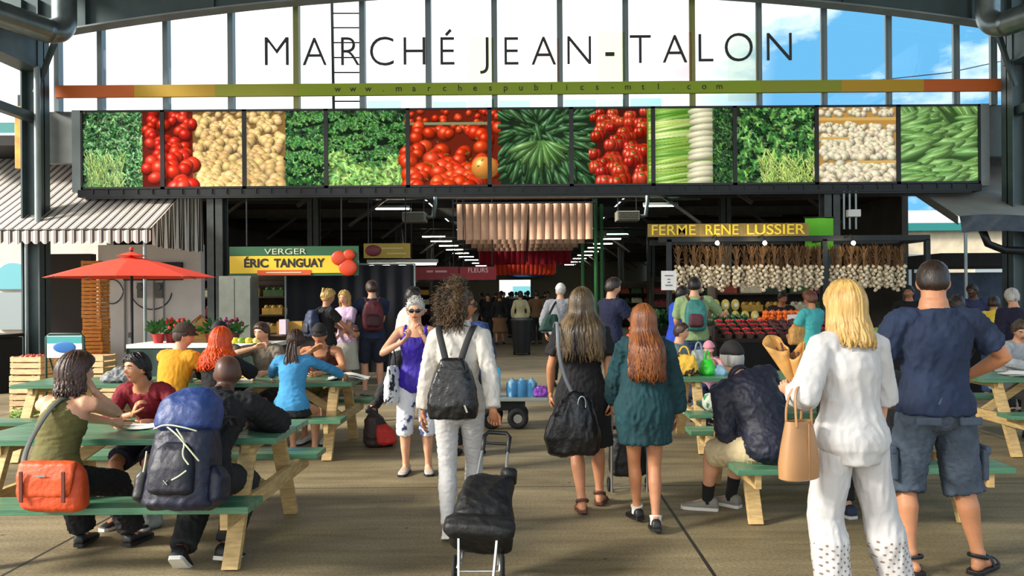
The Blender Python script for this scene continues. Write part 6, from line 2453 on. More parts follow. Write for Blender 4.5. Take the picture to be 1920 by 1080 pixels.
simple_sign('long red hanging sign left of the red FLEURS sign', 762, 500, 860, 525, 22.4, (132, 20, 32), [], 4.7, lambda t: [rect(a, 507, b_, 511, 22.4, -.01, mat('faded_pink', (206, 150, 150), .6), 'faded_line', t, .01) for a, b_ in ((770, 774), (800, 812), (816, 838))])
t = thing('tube_light', 'long white tube light hanging above the second stall on the left', 'light', (P(755, 495, 17.5).x, 17.5, P(755, 495, 17.5).z), R(0))
m = MB(); m.box((0, 0, .06), (1.6, .16, .08)); m.build('housing', mat('lamp_housing', (150, 150, 140)), t, bevel=.01)
m = MB(); m.cyl((-.76, 0, 0), (.76, 0, 0), .025, 10); m.build('tube', LAMP, t)
for sx in (-.7, .7):
    m = MB(); m.cyl((sx, 0, .1), (sx, 0, 4.65 - t.location.z), .008, 6); m.build('hanger', STEELD, t)

YF = 13.0
fs_ = thing('stall_sign', 'brown board with yellow block letters above the hanging garlic', 'sign', (0, YF, 0))
rect(1215, 418, 1516, 444, YF, .02, mat('weathered_board', (150, 124, 66), .7, var=.25, vscale=4, stretch=(4, 1, 1)), 'board', fs_, .04)
p, q = P(1222, 441, YF), P(1509, 420, YF)
for wd_, u0, u1 in (('FERME', 0, .285), ('RENE', .35, .565), ('LUSSIER', .62, 1.0)):
    m = MB(); put_text(m, wd_, p.x + (q.x - p.x) * u0, p.x + (q.x - p.x) * u1, -.02, p.z, q.z, .03, offset=.004); m.build('lettering', mat('yellow_letters', (255, 222, 50), .45), fs_)
fr_ = thing('garlic_rack', 'black steel frame carrying the garlic and the yellow lettered board', 'frame', (0, YF + .1, 0))
pa, pb = P(1235, 449, YF + .1), P(1742, 447, YF + .1)
m = MB(); m.box(((pa.x + pb.x) / 2, 0, pa.z), (pb.x - pa.x, .08, .09)); m.build('beam', STEELD, fr_)
m = MB(); m.box(((pa.x + pb.x) / 2, .9, pa.z), (pb.x - pa.x, .08, .09)); m.build('beam', STEELD, fr_)
for px in (1254, 1545, 1738):
    p = P(px, 449, YF + .1)
    m = MB(); m.box((p.x, 0, p.z / 2), (.08, .08, p.z)); m.build('post', STEELD, fr_)
    m = MB(); m.box((p.x, .45, p.z), (.06, .9, .06)); m.build('crossbar', STEELD, fr_)
p = P(1522, 430, YF + .5)
t = thing('green_banner', 'bright lime green panel behind the end of the lettered board', 'banner', (p.x + .15, YF + .55, p.z))
m = MB(); m.grid(lambda u, v: (-.25 + .5 * u, .02 * math.sin(u * 9), .2 - .55 * v), 12, 4); m.build('cloth', mat('lime_cloth', (104, 196, 40), .7), t, smooth='all')
m = MB(); m.cyl((-.27, 0, .21), (.27, 0, .21), .012, 8); m.build('rod', STEELD, t)

# garlic braids
GARL = mat('garlic_skin', (226, 212, 182), .6, var=.12, vscale=30)
GSTK = mat('garlic_stalk', (128, 94, 54), .8, col2=(84, 58, 34), vscale=16, stretch=(2, 2, .4))
m = MB()
m.lathe([(.003, -.032), (.018, -.03), (.030, -.015), (.031, 0), (.022, .016), (.008, .028), (.004, .042)], seg=10)
bulb_me = m.mesh('bulb', GARL)
bulb_me.polygons.foreach_set('use_smooth', [True] * len(bulb_me.polygons))
def braid_stalk_mesh(sd):
    r = random.Random(sd)
    m = MB()
    m.tube([(0, 0, -.42), (.005, 0, -.2), (0, 0, .0)], [.022, .028, .02], 7)
    for k in range(26):
        a, t0 = r.uniform(0, 6.28), r.uniform(-.34, -.04)
        e = Vector((math.cos(a) * r.uniform(.05, .10), math.sin(a) * r.uniform(.05, .1), t0 + r.uniform(.0, .13)))
        m.tube([(0, 0, t0 - .05), tuple(Vector((e.x * .5, e.y * .5, t0))), tuple(e)], [.010, .008, .003], 4)
    return m.mesh('stalks', GSTK)
stk = [braid_stalk_mesh(s) for s in range(4)]
bx = []
for (a, b_, n) in ((1272, 1300, 3), (1312, 1362, 5), (1380, 1396, 2), (1408, 1486, 8), (1494, 1536, 5), (1562, 1588, 3), (1596, 1690, 9)):
    bx += [a + (b_ - a) * i / max(1, n - 1) for i in range(n)]
for i, px in enumerate(bx):
    Yb = YF + .08 + (.12 if i % 2 else 0)
    p = P(px, 456, Yb)
    bt = thing('garlic_braid', 'braid of white garlic with dry brown stalks hanging from the black stall frame', 'garlic', (p.x, Yb, p.z - .05), rnd.uniform(0, 6), 'hanging garlic braids')
    s_ = bpy.data.objects.new('stalks', stk[i % 4]); C.objects.link(s_); s_.parent = bt
    n = 17
    lo = .36 + (.07 if i % 3 == 0 else 0)
    for k in range(n):
        a = k * 2.4
        z = -.34 - lo * (k / n)
        r_ = .052 * (1 - .25 * k / n)
        o = bpy.data.objects.new('bulb', bulb_me); C.objects.link(o); o.parent = bt
        o.location = (r_ * math.cos(a), r_ * math.sin(a), z)
        o.rotation_euler = (rnd.uniform(-.6, .6), rnd.uniform(-.6, .6), rnd.uniform(0, 6))
        sc_ = rnd.uniform(.85, 1.2); o.scale = (sc_,) * 3

# ------------------------------------------------------------------ produce on the right
DKCLOTH = mat('black_table_cloth', (16, 15, 15), .9)
market_table('black skirted produce table under the hanging garlic', 3.05, 5.0, 12.4, .92, .9, mat('dark_top', (40, 30, 26), .8), DKCLOTH)
market_table('black skirted table of herbs and tomatoes right of the aisle', 1.55, 2.45, 12.6, .92, .8, mat('dark_top', (40, 30, 26)), DKCLOTH)
market_table('dark produce table behind the two people in white and navy', 5.35, 7.4, 12.5, .9, .9, mat('dark_top', (40, 30, 26)), DKCLOTH)
BASK = mat('pulp_basket', (92, 74, 60), .8)
def basket_proto():
    m = MB(); m.lathe([(.05, 0), (.075, .07), (.082, .075), (.072, .07), (.048, .01)], seg=10)
    return m.mesh('basket', BASK)
bk = basket_proto()
berry = {}
def berries(c, sd):
    key = (c, sd)
    if key not in berry:
        r = random.Random(sd); m = MB()
        for k in range(26):
            a, q = r.uniform(0, 6.28), math.sqrt(r.random()) * .062
            m.ball((q * math.cos(a), q * math.sin(a), .075 + .022 * (1 - q / .062) + r.uniform(-.006, .006)), .0165, 7, 5)
        me = m.mesh('berries', mat('berry_%d_%d_%d' % c, c, .35, var=.15, vscale=30))
        me.polygons.foreach_set('use_smooth', [True] * len(me.polygons))
        berry[key] = me
    return berry[key]
rows = 4
rs_ = thing('display_riser', 'dark stepped riser under the berry baskets', 'riser', (4.02, 12.365, .92))
for j in (1, 2, 3):
    m = MB(); m.box((0, -.285 + j * .19 + (3 - j) * .0, .03 * j - .001), (1.9, .185, .06 * j - .002)); m.build('step', mat('dark_top', (40, 30, 26)), rs_)
for j in range(rows):
    for i in range(11):
        x, y, z = 3.16 + i * .172, 12.08 + j * .19, .92 + .06 * j
        c = (206, 30, 44) if i < 5 else ((104, 24, 50) if i < 8 else (164, 26, 50))
        t = thing('berry_basket', '%s of berries in row %s of the produce table' % ('basket', ord_[j]), 'berries', (x, y, z), group='berry baskets on the produce table')
        t['label'] = ('bright red' if i < 5 else 'dark purple' if i < 8 else 'crimson') + ' berry basket in the %s row under the hanging garlic' % ['front', 'second', 'third', 'back'][j]
        t['group'] = ('bright red' if i < 5 else 'dark purple' if i < 8 else 'crimson') + ' berry baskets, %s row' % ['front', 'second', 'third', 'back'][j]
        o = bpy.data.objects.new('basket', bk); C.objects.link(o); o.parent = t
        o = bpy.data.objects.new('berries', berries(c, (i + j) % 3)); C.objects.link(o); o.parent = t; o['kind'] = 'stuff'
# raised back shelf with peppers, packs
t = thing('display_shelf', 'stepped dark shelf at the back of the garlic stall', 'shelf', (4.0, 13.25, 0))
m = MB(); m.box((0, 0, 1.1), (2.1, .5, .05)); m.build('board', mat('dark_top', (40, 30, 26)), t)
for sx in (-1, 1):
    m = MB(); m.box((sx * 1.0, 0, .54), (.05, .45, 1.08)); m.build('side', STEELD, t)
def fruit_mesh(kind, c):
    m = MB()
    if kind == 'pepper':
        for q in range(3):
            a = q * 2.09
            m.ball((.018 * math.cos(a), .018 * math.sin(a), .04), (.03, .03, .042), 10, 8)
        m.cyl((0, 0, .075), (.004, 0, .1), .006, 6)
    elif kind == 'round':
        m.ball((0, 0, .036), (.04, .04, .036), 12, 8); m.cyl((0, 0, .068), (.003, 0, .08), .005, 5)
    elif kind == 'lettuce':
        r = random.Random(4)
        for k in range(26):
            a, e = r.uniform(0, 6.28), r.uniform(.1, 1.5)
            d = Vector((math.cos(a) * math.cos(e), math.sin(a) * math.cos(e), math.sin(e) * .8 + .1))
            m.ball(tuple(d * .075 + Vector((0, 0, .04))), (.06, .016, .06), 8, 6, rot=(r.uniform(-.6, .6), r.uniform(-.6, .6), a + 1.57))
    elif kind == 'bunch':
        r = random.Random(6)
        for k in range(42):
            a, e = r.uniform(0, 6.28), r.uniform(.6, 1.5)
            d = Vector((math.cos(a) * math.cos(e), math.sin(a) * math.cos(e), math.sin(e)))
            L_ = r.uniform(.14, .26)
            m.tube([(0, 0, 0), tuple(d * L_ * .6), tuple(d * L_)], [.004, .003, .002], 4)
            for q in range(3):
                b_ = d * L_ * (.7 + .15 * q); u = d.orthogonal().normalized() * .03
                v = Vector((r.uniform(-1, 1), r.uniform(-1, 1), .6)).normalized() * .05
                m.add([tuple(b_), tuple(b_ + v * .5 + u), tuple(b_ + v), tuple(b_ + v * .5 - u)], [(0, 1, 2, 3)])
    me = m.mesh(kind, mat('%s_%d_%d_%d' % ((kind,) + c), c, .4, var=.18, vscale=14))
    me.polygons.foreach_set('use_smooth', [True] * len(me.polygons))
    return me
def heap(name, label, cat, grp, me, x0, x1, y0, y1, z, n, layers=1, dz=.05, sd=1):
    r = random.Random(sd)
    for k in range(n):
        l = k * layers // n
        sh_ = .8 if l else 1.0
        o = bpy.data.objects.new(name, me); C.objects.link(o)
        cx, cy = (x0 + x1) / 2, (y0 + y1) / 2
        per = max(1, n // layers)
        i = k % per
        cols = max(1, int(math.sqrt(per * (x1 - x0) / max(.05, (y1 - y0)))))
        gx, gy = (i % cols + .5) / cols, (i // cols + .5) / max(1, math.ceil(per / cols))
        o.location = (cx + (gx - .5) * (x1 - x0) * sh_ + r.uniform(-.008, .008), cy + (gy - .5) * (y1 - y0) * sh_ + r.uniform(-.008, .008), z + l * dz)
        o.rotation_euler = (r.uniform(-.2, .2), r.uniform(-.2, .2), r.uniform(0, 6.28))
        tag(o, label, cat, grp)
heap('sweet_pepper', 'orange sweet pepper in the bright heap on the garlic stall shelf', 'pepper', 'orange peppers on the garlic stall shelf', fruit_mesh('pepper', (240, 110, 20)), 3.95, 4.75, 13.04, 13.26, 1.125, 36, 3, .06, 3)
heap('green_pepper', 'green sweet pepper on the garlic stall shelf left of the orange ones', 'pepper', 'green peppers on the garlic stall shelf', fruit_mesh('pepper', (40, 84, 46)), 3.1, 3.85, 13.04, 13.26, 1.125, 24, 2, .06, 5)
for i in range(8):
    t = thing('produce_pack', 'pale yellow net pack stacked at the back of the garlic stall', 'pack', (3.3 + .17 * (i % 5), 13.42, 1.125 + .2 * (i // 5)), group='yellow packs at the back of the garlic stall')
    m = MB(); m.ball((0, 0, .1), (.075, .05, .1), 12, 8); m.build('pack', mat('yellow_pack', (214, 196, 96), .5, var=.15, vscale=20), t, smooth='all')
    m = MB(); m.box((0, -.05, .1), (.06, .012, .06)); m.build('label_patch', PAPER, t)
heap('herb_bunch', 'dark green leafy herb bunch piled on the table right of the aisle', 'herbs', 'herb bunches right of the aisle', fruit_mesh('bunch', (34, 74, 34)), 1.75, 2.5, 12.45, 12.95, 1.0, 16, 2, .12, 8)
heap('tomato', 'orange red tomato heaped at the front of the herb table', 'tomato', 'tomatoes on the herb table', fruit_mesh('round', (226, 70, 28)), 1.6, 2.1, 12.24, 12.42, .92, 30, 3, .06, 9)
heap('lettuce', 'pale green lettuce head on the dark table behind the two standing at right', 'lettuce', 'lettuces on the right produce table', fruit_mesh('lettuce', (150, 176, 84)), 5.5, 6.1, 12.15, 12.6, .9, 8, 1, .1, 4)
heap('beetroot', 'dark red beetroot heaped on the right produce table', 'beetroot', 'beetroots on the right produce table', fruit_mesh('round', (74, 26, 36)), 6.2, 6.8, 12.15, 12.6, .9, 30, 2, .06, 4)
heap('pear', 'yellow pear heaped at the end of the right produce table', 'pear', 'pears on the right produce table', fruit_mesh('round', (206, 176, 60)), 6.9, 7.35, 12.15, 12.6, .9, 24, 2, .06, 6)
p = P(1253, 526, 12.9)
t = thing('notice', 'white paper notice on a stand in front of the garlic stall', 'notice', (p.x, 12.85, 0))
m = MB(); m.box((0, 0, p.z), (.25, .01, .32)); m.build('sheet', PAPER, t)
for dz, ww in ((.08, .14), (.02, .05), (-.03, .05), (-.08, .12)):
    m = MB(); m.box((0, -.007, p.z + dz), (ww, .004, .02)); m.build('printed_line', mat('grey_ink', (120, 120, 126), .7), t)
m = MB(); m.cyl((0, .02, 0), (0, .02, p.z), .015, 8); m.build('stand', STEELD, t)
m = MB(); m.cyl((0, .02, 0), (0, .02, .02), .14, 16); m.build('base', STEELD, t)
t = thing('photo_poster', 'small poster of dark fruit at the back of the garlic stall', 'poster', (P(1478, 590, 13.0).x, 12.72, .92))
m = MB(); m.box((0, 0, .2), (.22, .012, .3)); m.build('sheet', PAPER, t)
for (x, z, r_, c) in ((-.03, .25, .04, (180, 60, 30)), (.04, .22, .035, (60, 40, 50)), (0, .15, .05, (30, 50, 70)), (-.05, .17, .03, (40, 40, 46))):
    m = MB(); m.cyl((x, -.006, z), (x, -.009, z), r_, 12); m.build('printed_fruit', mat('pf_%d_%d_%d' % c, c, .6), t)
m = MB(); m.box((0, .03, .03), (.2, .06, .06)); m.build('foot', STEELD, t)

# extra stall masses along the aisle
for i, (x, y, c, la) in enumerate(((-6.6, 19.5, (66, 50, 38), 'brown shelved stall unit second on the left of the aisle'), (-6.2, 26, (52, 60, 44), 'olive shelved stall unit third on the left of the aisle'), (6.4, 19, (58, 48, 38), 'brown shelved stall unit behind the garlic on the right'),
                                   (6.2, 27, (70, 66, 50), 'khaki shelved stall unit further along the right of the aisle'), (-6.2, 36, (60, 50, 46), 'dim shelved stall unit deep on the left of the aisle'), (6.2, 37, (64, 54, 40), 'dim shelved stall unit deep on the right of the aisle'))):
    t = thing('stall_shelf', la, 'stall shelves', (x, y, 0))
    m_ = mat('stall_%d' % i, c, .8, var=.2)
    m = MB(); m.box((0, .5, 1.1), (3.6, .06, 2.2)); m.build('back', m_, t)
    for q, z in enumerate((.7, 1.15, 1.6, 2.05)):
        m = MB(); m.box((0, .1 - .1 * (3 - q), z), (3.6, .5, .04)); m.build('shelf', m_, t)
    for s in (-1, 1):
        m = MB(); m.box((s * 1.78, .1, 1.1), (.05, .8, 2.2)); m.build('side', m_, t)
    r = random.Random(i)
    cols_ = [(150, 60, 30), (60, 90, 40), (190, 150, 60), (120, 30, 40), (200, 190, 160), (40, 60, 40)]
    for q, z in enumerate((.7, 1.15, 1.6)):
        for k in range(6):
            cc = cols_[r.randrange(6)]
            m = MB(); wd = .5
            m.box((0, 0, .08), (wd, .36, .16))
            for a in range(5):
                m.ball((-.18 + .09 * a, -.05 + .06 * (a % 2), .18), .06, 8, 6)
            o = m.build('produce_bin', mat('bin_%d_%d_%d' % cc, cc, .6, var=.25, vscale=12))
            o.location = (x - 1.5 + .6 * k, y + .1 - .1 * (3 - q), z + .02)
            tag(o, 'produce bin on the %s shelf of the %s' % (['bottom', 'middle', 'top'][q], la.replace(' of the aisle', '').replace('shelved stall unit', 'stall')), 'produce bin', 'bins on the %s shelf, %s' % (['bottom', 'middle', 'top'][q], la))
t = thing('awning_blue', 'small blue awning above the bright far exit of the hall', 'awning', (0, 74.38, 0))
t.name = 'exit_awning'
m = MB(); m.grid(lambda u, v: (-1.9 + 3.8 * u, -1.2 * v, 3.9 - .7 * v), 8, 3); m.build('canopy', mat('blue_awning', (40, 110, 160), .7), t)
m = MB(); m.box((0, .02, 3.9), (3.8, .05, .06)); m.build('rail', STEELD, t)
b = thing('building', 'bright pale shopfront across the street beyond the far exit', 'building', (0, 92, 0))
m = MB(); m.box((0, 0, 3), (14, .3, 6)); m.build('wall', mat('cream_wall', (214, 220, 220), .8), b)
m = MB(); m.box((0, -.2, 1.4), (3, .1, 2.2)); m.build('window', mat('teal_glass', (110, 176, 184)), b)

# ------------------------------------------------------------------ red parasol
pp = P(247, 560, 12)
t = thing('parasol', 'red market parasol with a thin dark pole at left', 'parasol', (pp.x, 12, 0))
za, ze = P(240, 474, 12).z, P(240, 520, 12).z
m = MB()
n = 8
def canopy(rr, zz, drop):
    V, F = [], []
    rings = [0, .3, .6, .85, 1.0]
    sub = 6
    for ri in rings:
        for k in range(n * sub):
            a = 2 * math.pi * k / (n * sub) + .3
            f_ = (k % sub) / sub
            pinch = math.cos(math.pi / n) / math.cos((f_ - .5) * 2 * math.pi / n)
            r_ = rr * ri * pinch
            V.append((r_ * math.cos(a), r_ * math.sin(a), zz + drop * (ri ** 1.15) - .0 ))
    for i in range(len(rings) - 1):
        for k in range(n * sub):
            k2 = (k + 1) % (n * sub)
            F.append((i * n * sub + k, i * n * sub + k2, (i + 1) * n * sub + k2, (i + 1) * n * sub + k))
    return V, F
RED = mat('red_parasol_cloth', (244, 66, 40), .7, var=.06)
V, F = canopy(1.22, za - .05, ze - za + .05)
m.add(V, F); o = m.build('canopy', RED, t, smooth=False); sm = o.modifiers.new('s', 'SOLIDIFY'); sm.thickness = .004
m = MB(); V, F = canopy(.22, za + .02, -.07); m.add(V, F); m.build('vent_cap', RED, t)
m = MB(); m.cyl((0, 0, .04), (0, 0, za + .04), .022, 10); m.build('pole', STEELD, t, smooth=True)
m = MB(); m.ball((0, 0, za + .06), .03, 10, 8); m.build('finial', RED, t, smooth='all')
for k in range(n):
    a = 2 * math.pi * k / n + .3
    m = MB(); m.bar((0, 0, za - .08), (1.18 * math.cos(a), 1.18 * math.sin(a), ze - .01), .014, .014)
    m.build('rib', STEELL, t)
m = MB(); m.cyl((0, 0, 0), (0, 0, .08), .26, 20); m.build('base', STEELD, t)
m = MB(); m.box((0, -.04, 1.05), (.05, .06, .08)); m.build('crank', STEELD, t)

# A-frame board, crates and goods at far left
pa = P(122, 650, 10.2)
t = thing('sandwich_board', 'white notice board with a blue oval emblem in a dark frame at left', 'sign', (pa.x, 10.2, 0))
m = MB(); m.box((0, 0, P(122, 650, 10.2).z), (.46, .03, .29)); m.build('board', PAPER, t)
m = MB(); m.box((0, -.017, P(122, 637, 10.2).z), (.46, .004, .09)); m.build('teal_stripe', mat('teal_print', (60, 160, 160), .5), t)
m = MB(); m.ball((0, -.018, P(122, 651, 10.2).z), (.15, .008, .075), 24, 8); m.build('emblem', mat('blue_emblem', (30, 104, 176), .5), t, smooth='all')
m = MB(); m.tube([(-.25, 0, 0), (-.25, 0, 1.12), (-.2, 0, 1.16), (.2, 0, 1.16), (.25, 0, 1.12), (.25, 0, 0)], .014, 8); m.build('frame', mat('green_frame', (30, 70, 60), .5), t, smooth='all')
for sx in (-.25, .25):
    m = MB(); m.cyl((sx, 0, 1.0), (sx, .45, 0), .012, 8); m.build('rear_leg', mat('green_frame', (30, 70, 60)), t)
PALEC = mat('pale_crate_wood', (206, 176, 130), .7, var=.2, vscale=7, stretch=(1, 1, 5))
cme = crate_mesh(.46, .36, .26, PALEC).mesh('crate', PALEC)
for i, (px, Y, z, la) in enumerate(((62, 11.2, 0, 'pale wooden crate at the foot of the crate pile left of the notice board'), (62, 11.2, .27, 'pale wooden crate in the middle of the crate pile left of the notice board'), (64, 11.2, .54, 'pale wooden crate topmost of the pile left of the notice board'),
                                   (205, 10.6, 0, 'pale crate on the ground right of the notice board'), (205, 10.6, .27, 'pale crate stacked on another right of the notice board'), (232, 11.3, 0, 'pale crate on the ground under the red parasol'), (232, 11.3, .27, 'pale crate stacked under the red parasol'), (232, 11.3, .54, 'topmost pale crate beside the parasol pole'))):
    o = bpy.data.objects.new('crate', cme); C.objects.link(o)
    p = P(px, 650, Y); o.location = (p.x - (.42 if i > 4 else 0), Y, z); o.rotation_euler = (0, 0, rnd.uniform(-.08, .08))
    tag(o, la, 'crate', 'pale wooden crates')
pc = P(62, 640, 11.2)
heap('apple', 'red apple in the topmost pale crate left of the notice board', 'apple', 'apples in the left crate', fruit_mesh('round', (206, 84, 60)), pc.x - .16, pc.x + .16, 11.08, 11.32, .74, 15, 1, .06, 2)
pc = P(205, 660, 10.6)
heap('cabbage', 'pale green cabbage in the crate right of the notice board', 'cabbage', 'cabbages in the crate', fruit_mesh('lettuce', (150, 170, 80)), pc.x - .14, pc.x + .14, 10.52, 10.68, .46, 2, 1, .06, 2)
heap('corn_bundle', 'leafy green bundle on the ground before the notice board', 'greens', 'leafy bundles by the notice board', fruit_mesh('bunch', (120, 150, 60)), -6.5, -5.9, 9.75, 9.95, .0, 4, 1, .06, 2)
t = thing('black_bench', 'dark workbench with plants behind the left picnic tables at far left', 'table', (-9.7, 13.4, 0))
m = MB(); m.box((0, 0, .98), (1.6, .7, .06)); m.build('top', BLACK, t)
m = MB(); m.box((0, .05, .47), (1.5, .6, .94)); m.build('base', mat('dark_base', (22, 24, 24), .7), t)
heap('potted_herb', 'dusty dark herb plant on the workbench at far left', 'plant', 'herbs on the dark workbench', fruit_mesh('bunch', (70, 76, 60)), -10.3, -9.2, 13.2, 13.5, 1.01, 5, 1, .06, 2)
t = thing('log_pile', 'heap of dark sacks and timber in the doorway behind the parasol', 'sacks', (-9.9, 16.7, 0))
for i, (x, z, c) in enumerate(((-.3, 0, (86, 60, 40)), (.25, 0, (70, 50, 36)), (0, .26, (120, 70, 40)), (-.5, .3, (60, 52, 46)), (.4, .3, (90, 80, 70)))):
    m = MB(); m.ball((x, 0, z + .16), (.34, .24, .17), 14, 8); m.build('sack', mat('sack_%d' % i, c, .9, var=.2, bump=.4), t, smooth='all')
m = MB(); m.box((-9.62, 14.9, 4.72), (.36, .06, 1.2)); tag(m.build('side_sign', mat('amber_sign', (206, 150, 50), .5, var=.25, vscale=6), bevel=.01), 'amber sign board edge beside the left steel column', 'sign')
m = MB(); m.box((-9.62, 14.94, 5.4), (.3, .04, .3)); tag(m.build('sign_bracket', STEELD), 'dark bracket above the amber sign board', 'bracket')

# ------------------------------------------------------------------ flatbed cart with water packs
pc = P(968, 745, 9.6)
t = thing('flatbed_cart', 'grey flatbed hand cart loaded with water in the aisle', 'cart', (pc.x, 9.6, 0))
m = MB(); m.box((0, 0, .36), (.78, .5, .035)); m.build('deck', mat('cart_grey', (150, 158, 150), .5, .3), t, bevel=.006)
for sx in (-.3, .02):
    for sy in (-.2, .2):
        m = MB(); m.tube([(sx + .09 * math.cos(a), sy, .13 + .09 * math.sin(a)) for a in np.linspace(0, 2 * math.pi, 21)[:-1]], .04, 10, closed=True)
        w_ = m.build('wheel', RUBBER, t, smooth='all')
        m = MB(); m.cyl((sx, sy - .03, .13), (sx, sy + .03, .13), .055, 14); m.build('hub', CHROME, w_)
m = MB(); m.bar((.39, 0, .34), (.62, -.05, .40), .05, .03); m.build('tow_handle', mat('cart_grey', (150, 158, 150)), t)
for sx in (-.14,):
    m = MB(); m.box((sx, 0, .28), (.5, .3, .12)); m.build('bracket', STEELD, t)
t = thing('water_pack', 'shrink wrapped pack of blue water bottles on the flatbed cart', 'water', (pc.x + .07, 9.55, .378))
for i in range(3):
    m = MB(); x = -.12 + .12 * i
    m.lathe([(.055, 0), (.058, .02), (.058, .17), (.04, .2), (.018, .215), (.018, .23)], (x, 0, 0), 14)
    m.build('bottle', mat('blue_plastic', (150, 200, 224), .15, trans=.3), t, smooth=True)
m = MB(); m.tube([(0, 0, .0), (0, 0, .09), (0, 0, .17), (0, 0, .2)], [(.19, .075), (.195, .08), (.19, .075), (.1, .04)], 20); o = m.build('wrap', translucent_mat('clear_wrap', (190, 220, 240), .35), t, smooth='all')
t = thing('purple_bag', 'crumpled purple plastic bag at the end of the flatbed cart', 'bag', (pc.x + .30, 9.52, .378))
soft('body', [((0, 0, 0), .06, .05), ((0, 0, .03), .09, .07), ((0, 0, .09), .085, .06), ((.01, 0, .13), .04, .03)], mat('purple_plastic', (132, 66, 170), .3), t, .009, .014, (14, 14, 14))
for i, (dx, c, la) in enumerate(((-.24, (50, 160, 206), 'tall cyan carton standing at the left of the flatbed cart'), (-.33, (214, 214, 222), 'white carton at the left edge of the flatbed cart'))):
    m = MB(); m.box((0, 0, .17), (.09, .12, .34)); m.prism([(-.045, .34), (.045, .34), (0, .38)], -.06, .06, 'y')
    o = m.build('carton', mat('carton_c%d' % i, c, .5)); o.location = (pc.x + dx, 9.56, .378); tag(o, la, 'carton')

# ------------------------------------------------------------------ things on and under the picnic tables
def sheets(x, y, z, rz, label, bend=.0, n=3, wd=.30, ht=.21):
    t = thing('papers', label, 'papers', (x, y, z), rz)
    for i in range(n):
        m = MB()
        def fn(u, v, i=i):
            return ((u - .5) * wd, (v - .5) * ht, .003 + .003 * i + bend * math.sin(u * 3.14) ** 2 + .006 * math.sin(u * 5 + i) ** 2)
        m.grid(fn, 12, 4)
        o = m.build('sheet', PAPER, t, smooth='all'); o.rotation_euler = (0, 0, .25 * i - .2)
    return t
sheets(-2.55, 5.30, .751, .1, 'open white papers on the near left table between the two women')
p = P(655, 690, 8.3); sheets(p.x, 8.25, .751, .2, 'bent white paper on the right end of the second row table', .05, 2, .42, .3)
p = P(1905, 682, 8.3); sheets(p.x, 8.15, .751, .1, 'stack of white papers before the reading woman at right', .02, 6, .42, .3)
p = P(232, 703, 8.2)
t = thing('jacket', 'grey jacket lying crumpled on the far left picnic table', 'jacket', (p.x, 8.15, .752))
soft('body', [((0, 0, 0), .16, .12), ((0, 0, .04), .19, .14), ((.03, 0, .10), .13, .09), ((.04, 0, .15), .06, .04)], mat('grey_jacket', (120, 122, 124), .8, var=.3, vscale=12), t, .012, .03, (12, 12, 12))
def bottle(x, y, z, label, c):
    t = thing('bottle', label, 'bottle', (x, y, z))
    m = MB(); m.lathe([(.03, 0), (.033, .01), (.033, .14), (.026, .17), (.012, .19), (.012, .205)], seg=14); m.build('body', mat('bottle_%d_%d_%d' % c, c, .15), t, smooth=True)
    m = MB(); m.cyl((0, 0, .205), (0, 0, .225), .014, 12); m.build('cap', WHITE, t)
p = P(355, 690, 8.0); bottle(p.x, 8.0, .752, 'clear plastic water bottle beside the red haired woman', (176, 196, 200))
p = P(458, 694, 8.2)
t = thing('food_tray', 'white tray of yellow food on the second row table', 'food', (p.x, 8.2, .752))
m = MB(); m.box((0, 0, .01), (.22, .14, .02)); m.build('tray', PAPER, t, bevel=.004)
m = MB()
for k in range(26):
    m.ball((rnd.uniform(-.09, .09), rnd.uniform(-.05, .05), .026), .018, 7, 5)
m.build('food', mat('yellow_food', (226, 172, 50), .5), t, smooth='all')['kind'] = 'stuff'
t = thing('red_bag', 'red and grey bag on the bench left of the girl in blue', 'bag', (-2.66, 7.50, .452))
soft('body', [((0, 0, 0), .15, .09), ((0, 0, .03), .18, .11), ((.02, 0, .13), .15, .1), ((.04, 0, .20), .08, .06)], mat('red_canvas', (196, 44, 30), .6, var=.3, vscale=6), t, .012, .014, (8, 8, 8))
strap('handle', [(-.1, 0, .15), (-.05, -.05, .26), (.06, -.05, .27), (.1, 0, .17)], .014, .005, WEB, t)
p = G(684, 818)
t = thing('floor_backpack', 'red and black backpack left on the floor by the second row table', 'backpack', (-1.60, 8.42, 0), R(20))
soft('body', [((0, 0, 0.01), .13, .11), ((0, 0, .04), .165, .13), ((-.02, 0, .18), .14, .12), ((-.06, 0, .30), .09, .08), ((-.08, 0, .36), .04, .04)], mat('dark_pack', (44, 26, 22), .6, var=.3), t, .012, .014, (8, 8, 8))
soft('front_pocket', [((.06, -.11, .03), .08, .04), ((.06, -.12, .06), .11, .05), ((.04, -.11, .18), .10, .05), ((.01, -.09, .25), .05, .03)], mat('red_pocket', (190, 40, 30), .6, var=.2), t, .012, .008, (8, 8, 8))
strap('strap', [(-.06, 0, .33), (-.1, .02, .42), (-.02, .03, .43), (-.02, 0, .33)], .012, .005, WEB, t)
t = thing('paper_bag', 'silver grey folded bag lying under the near left table', 'bag', (-2.72, 5.52, 0), R(30))
soft('body', [((0, 0, 0), .09, .06), ((0, 0, .03), .11, .08), ((0, 0, .10), .1, .06), ((0, 0, .13), .06, .02)], mat('silver_bag', (150, 156, 148), .5, var=.2), t, .012, .012, (10, 10, 10))
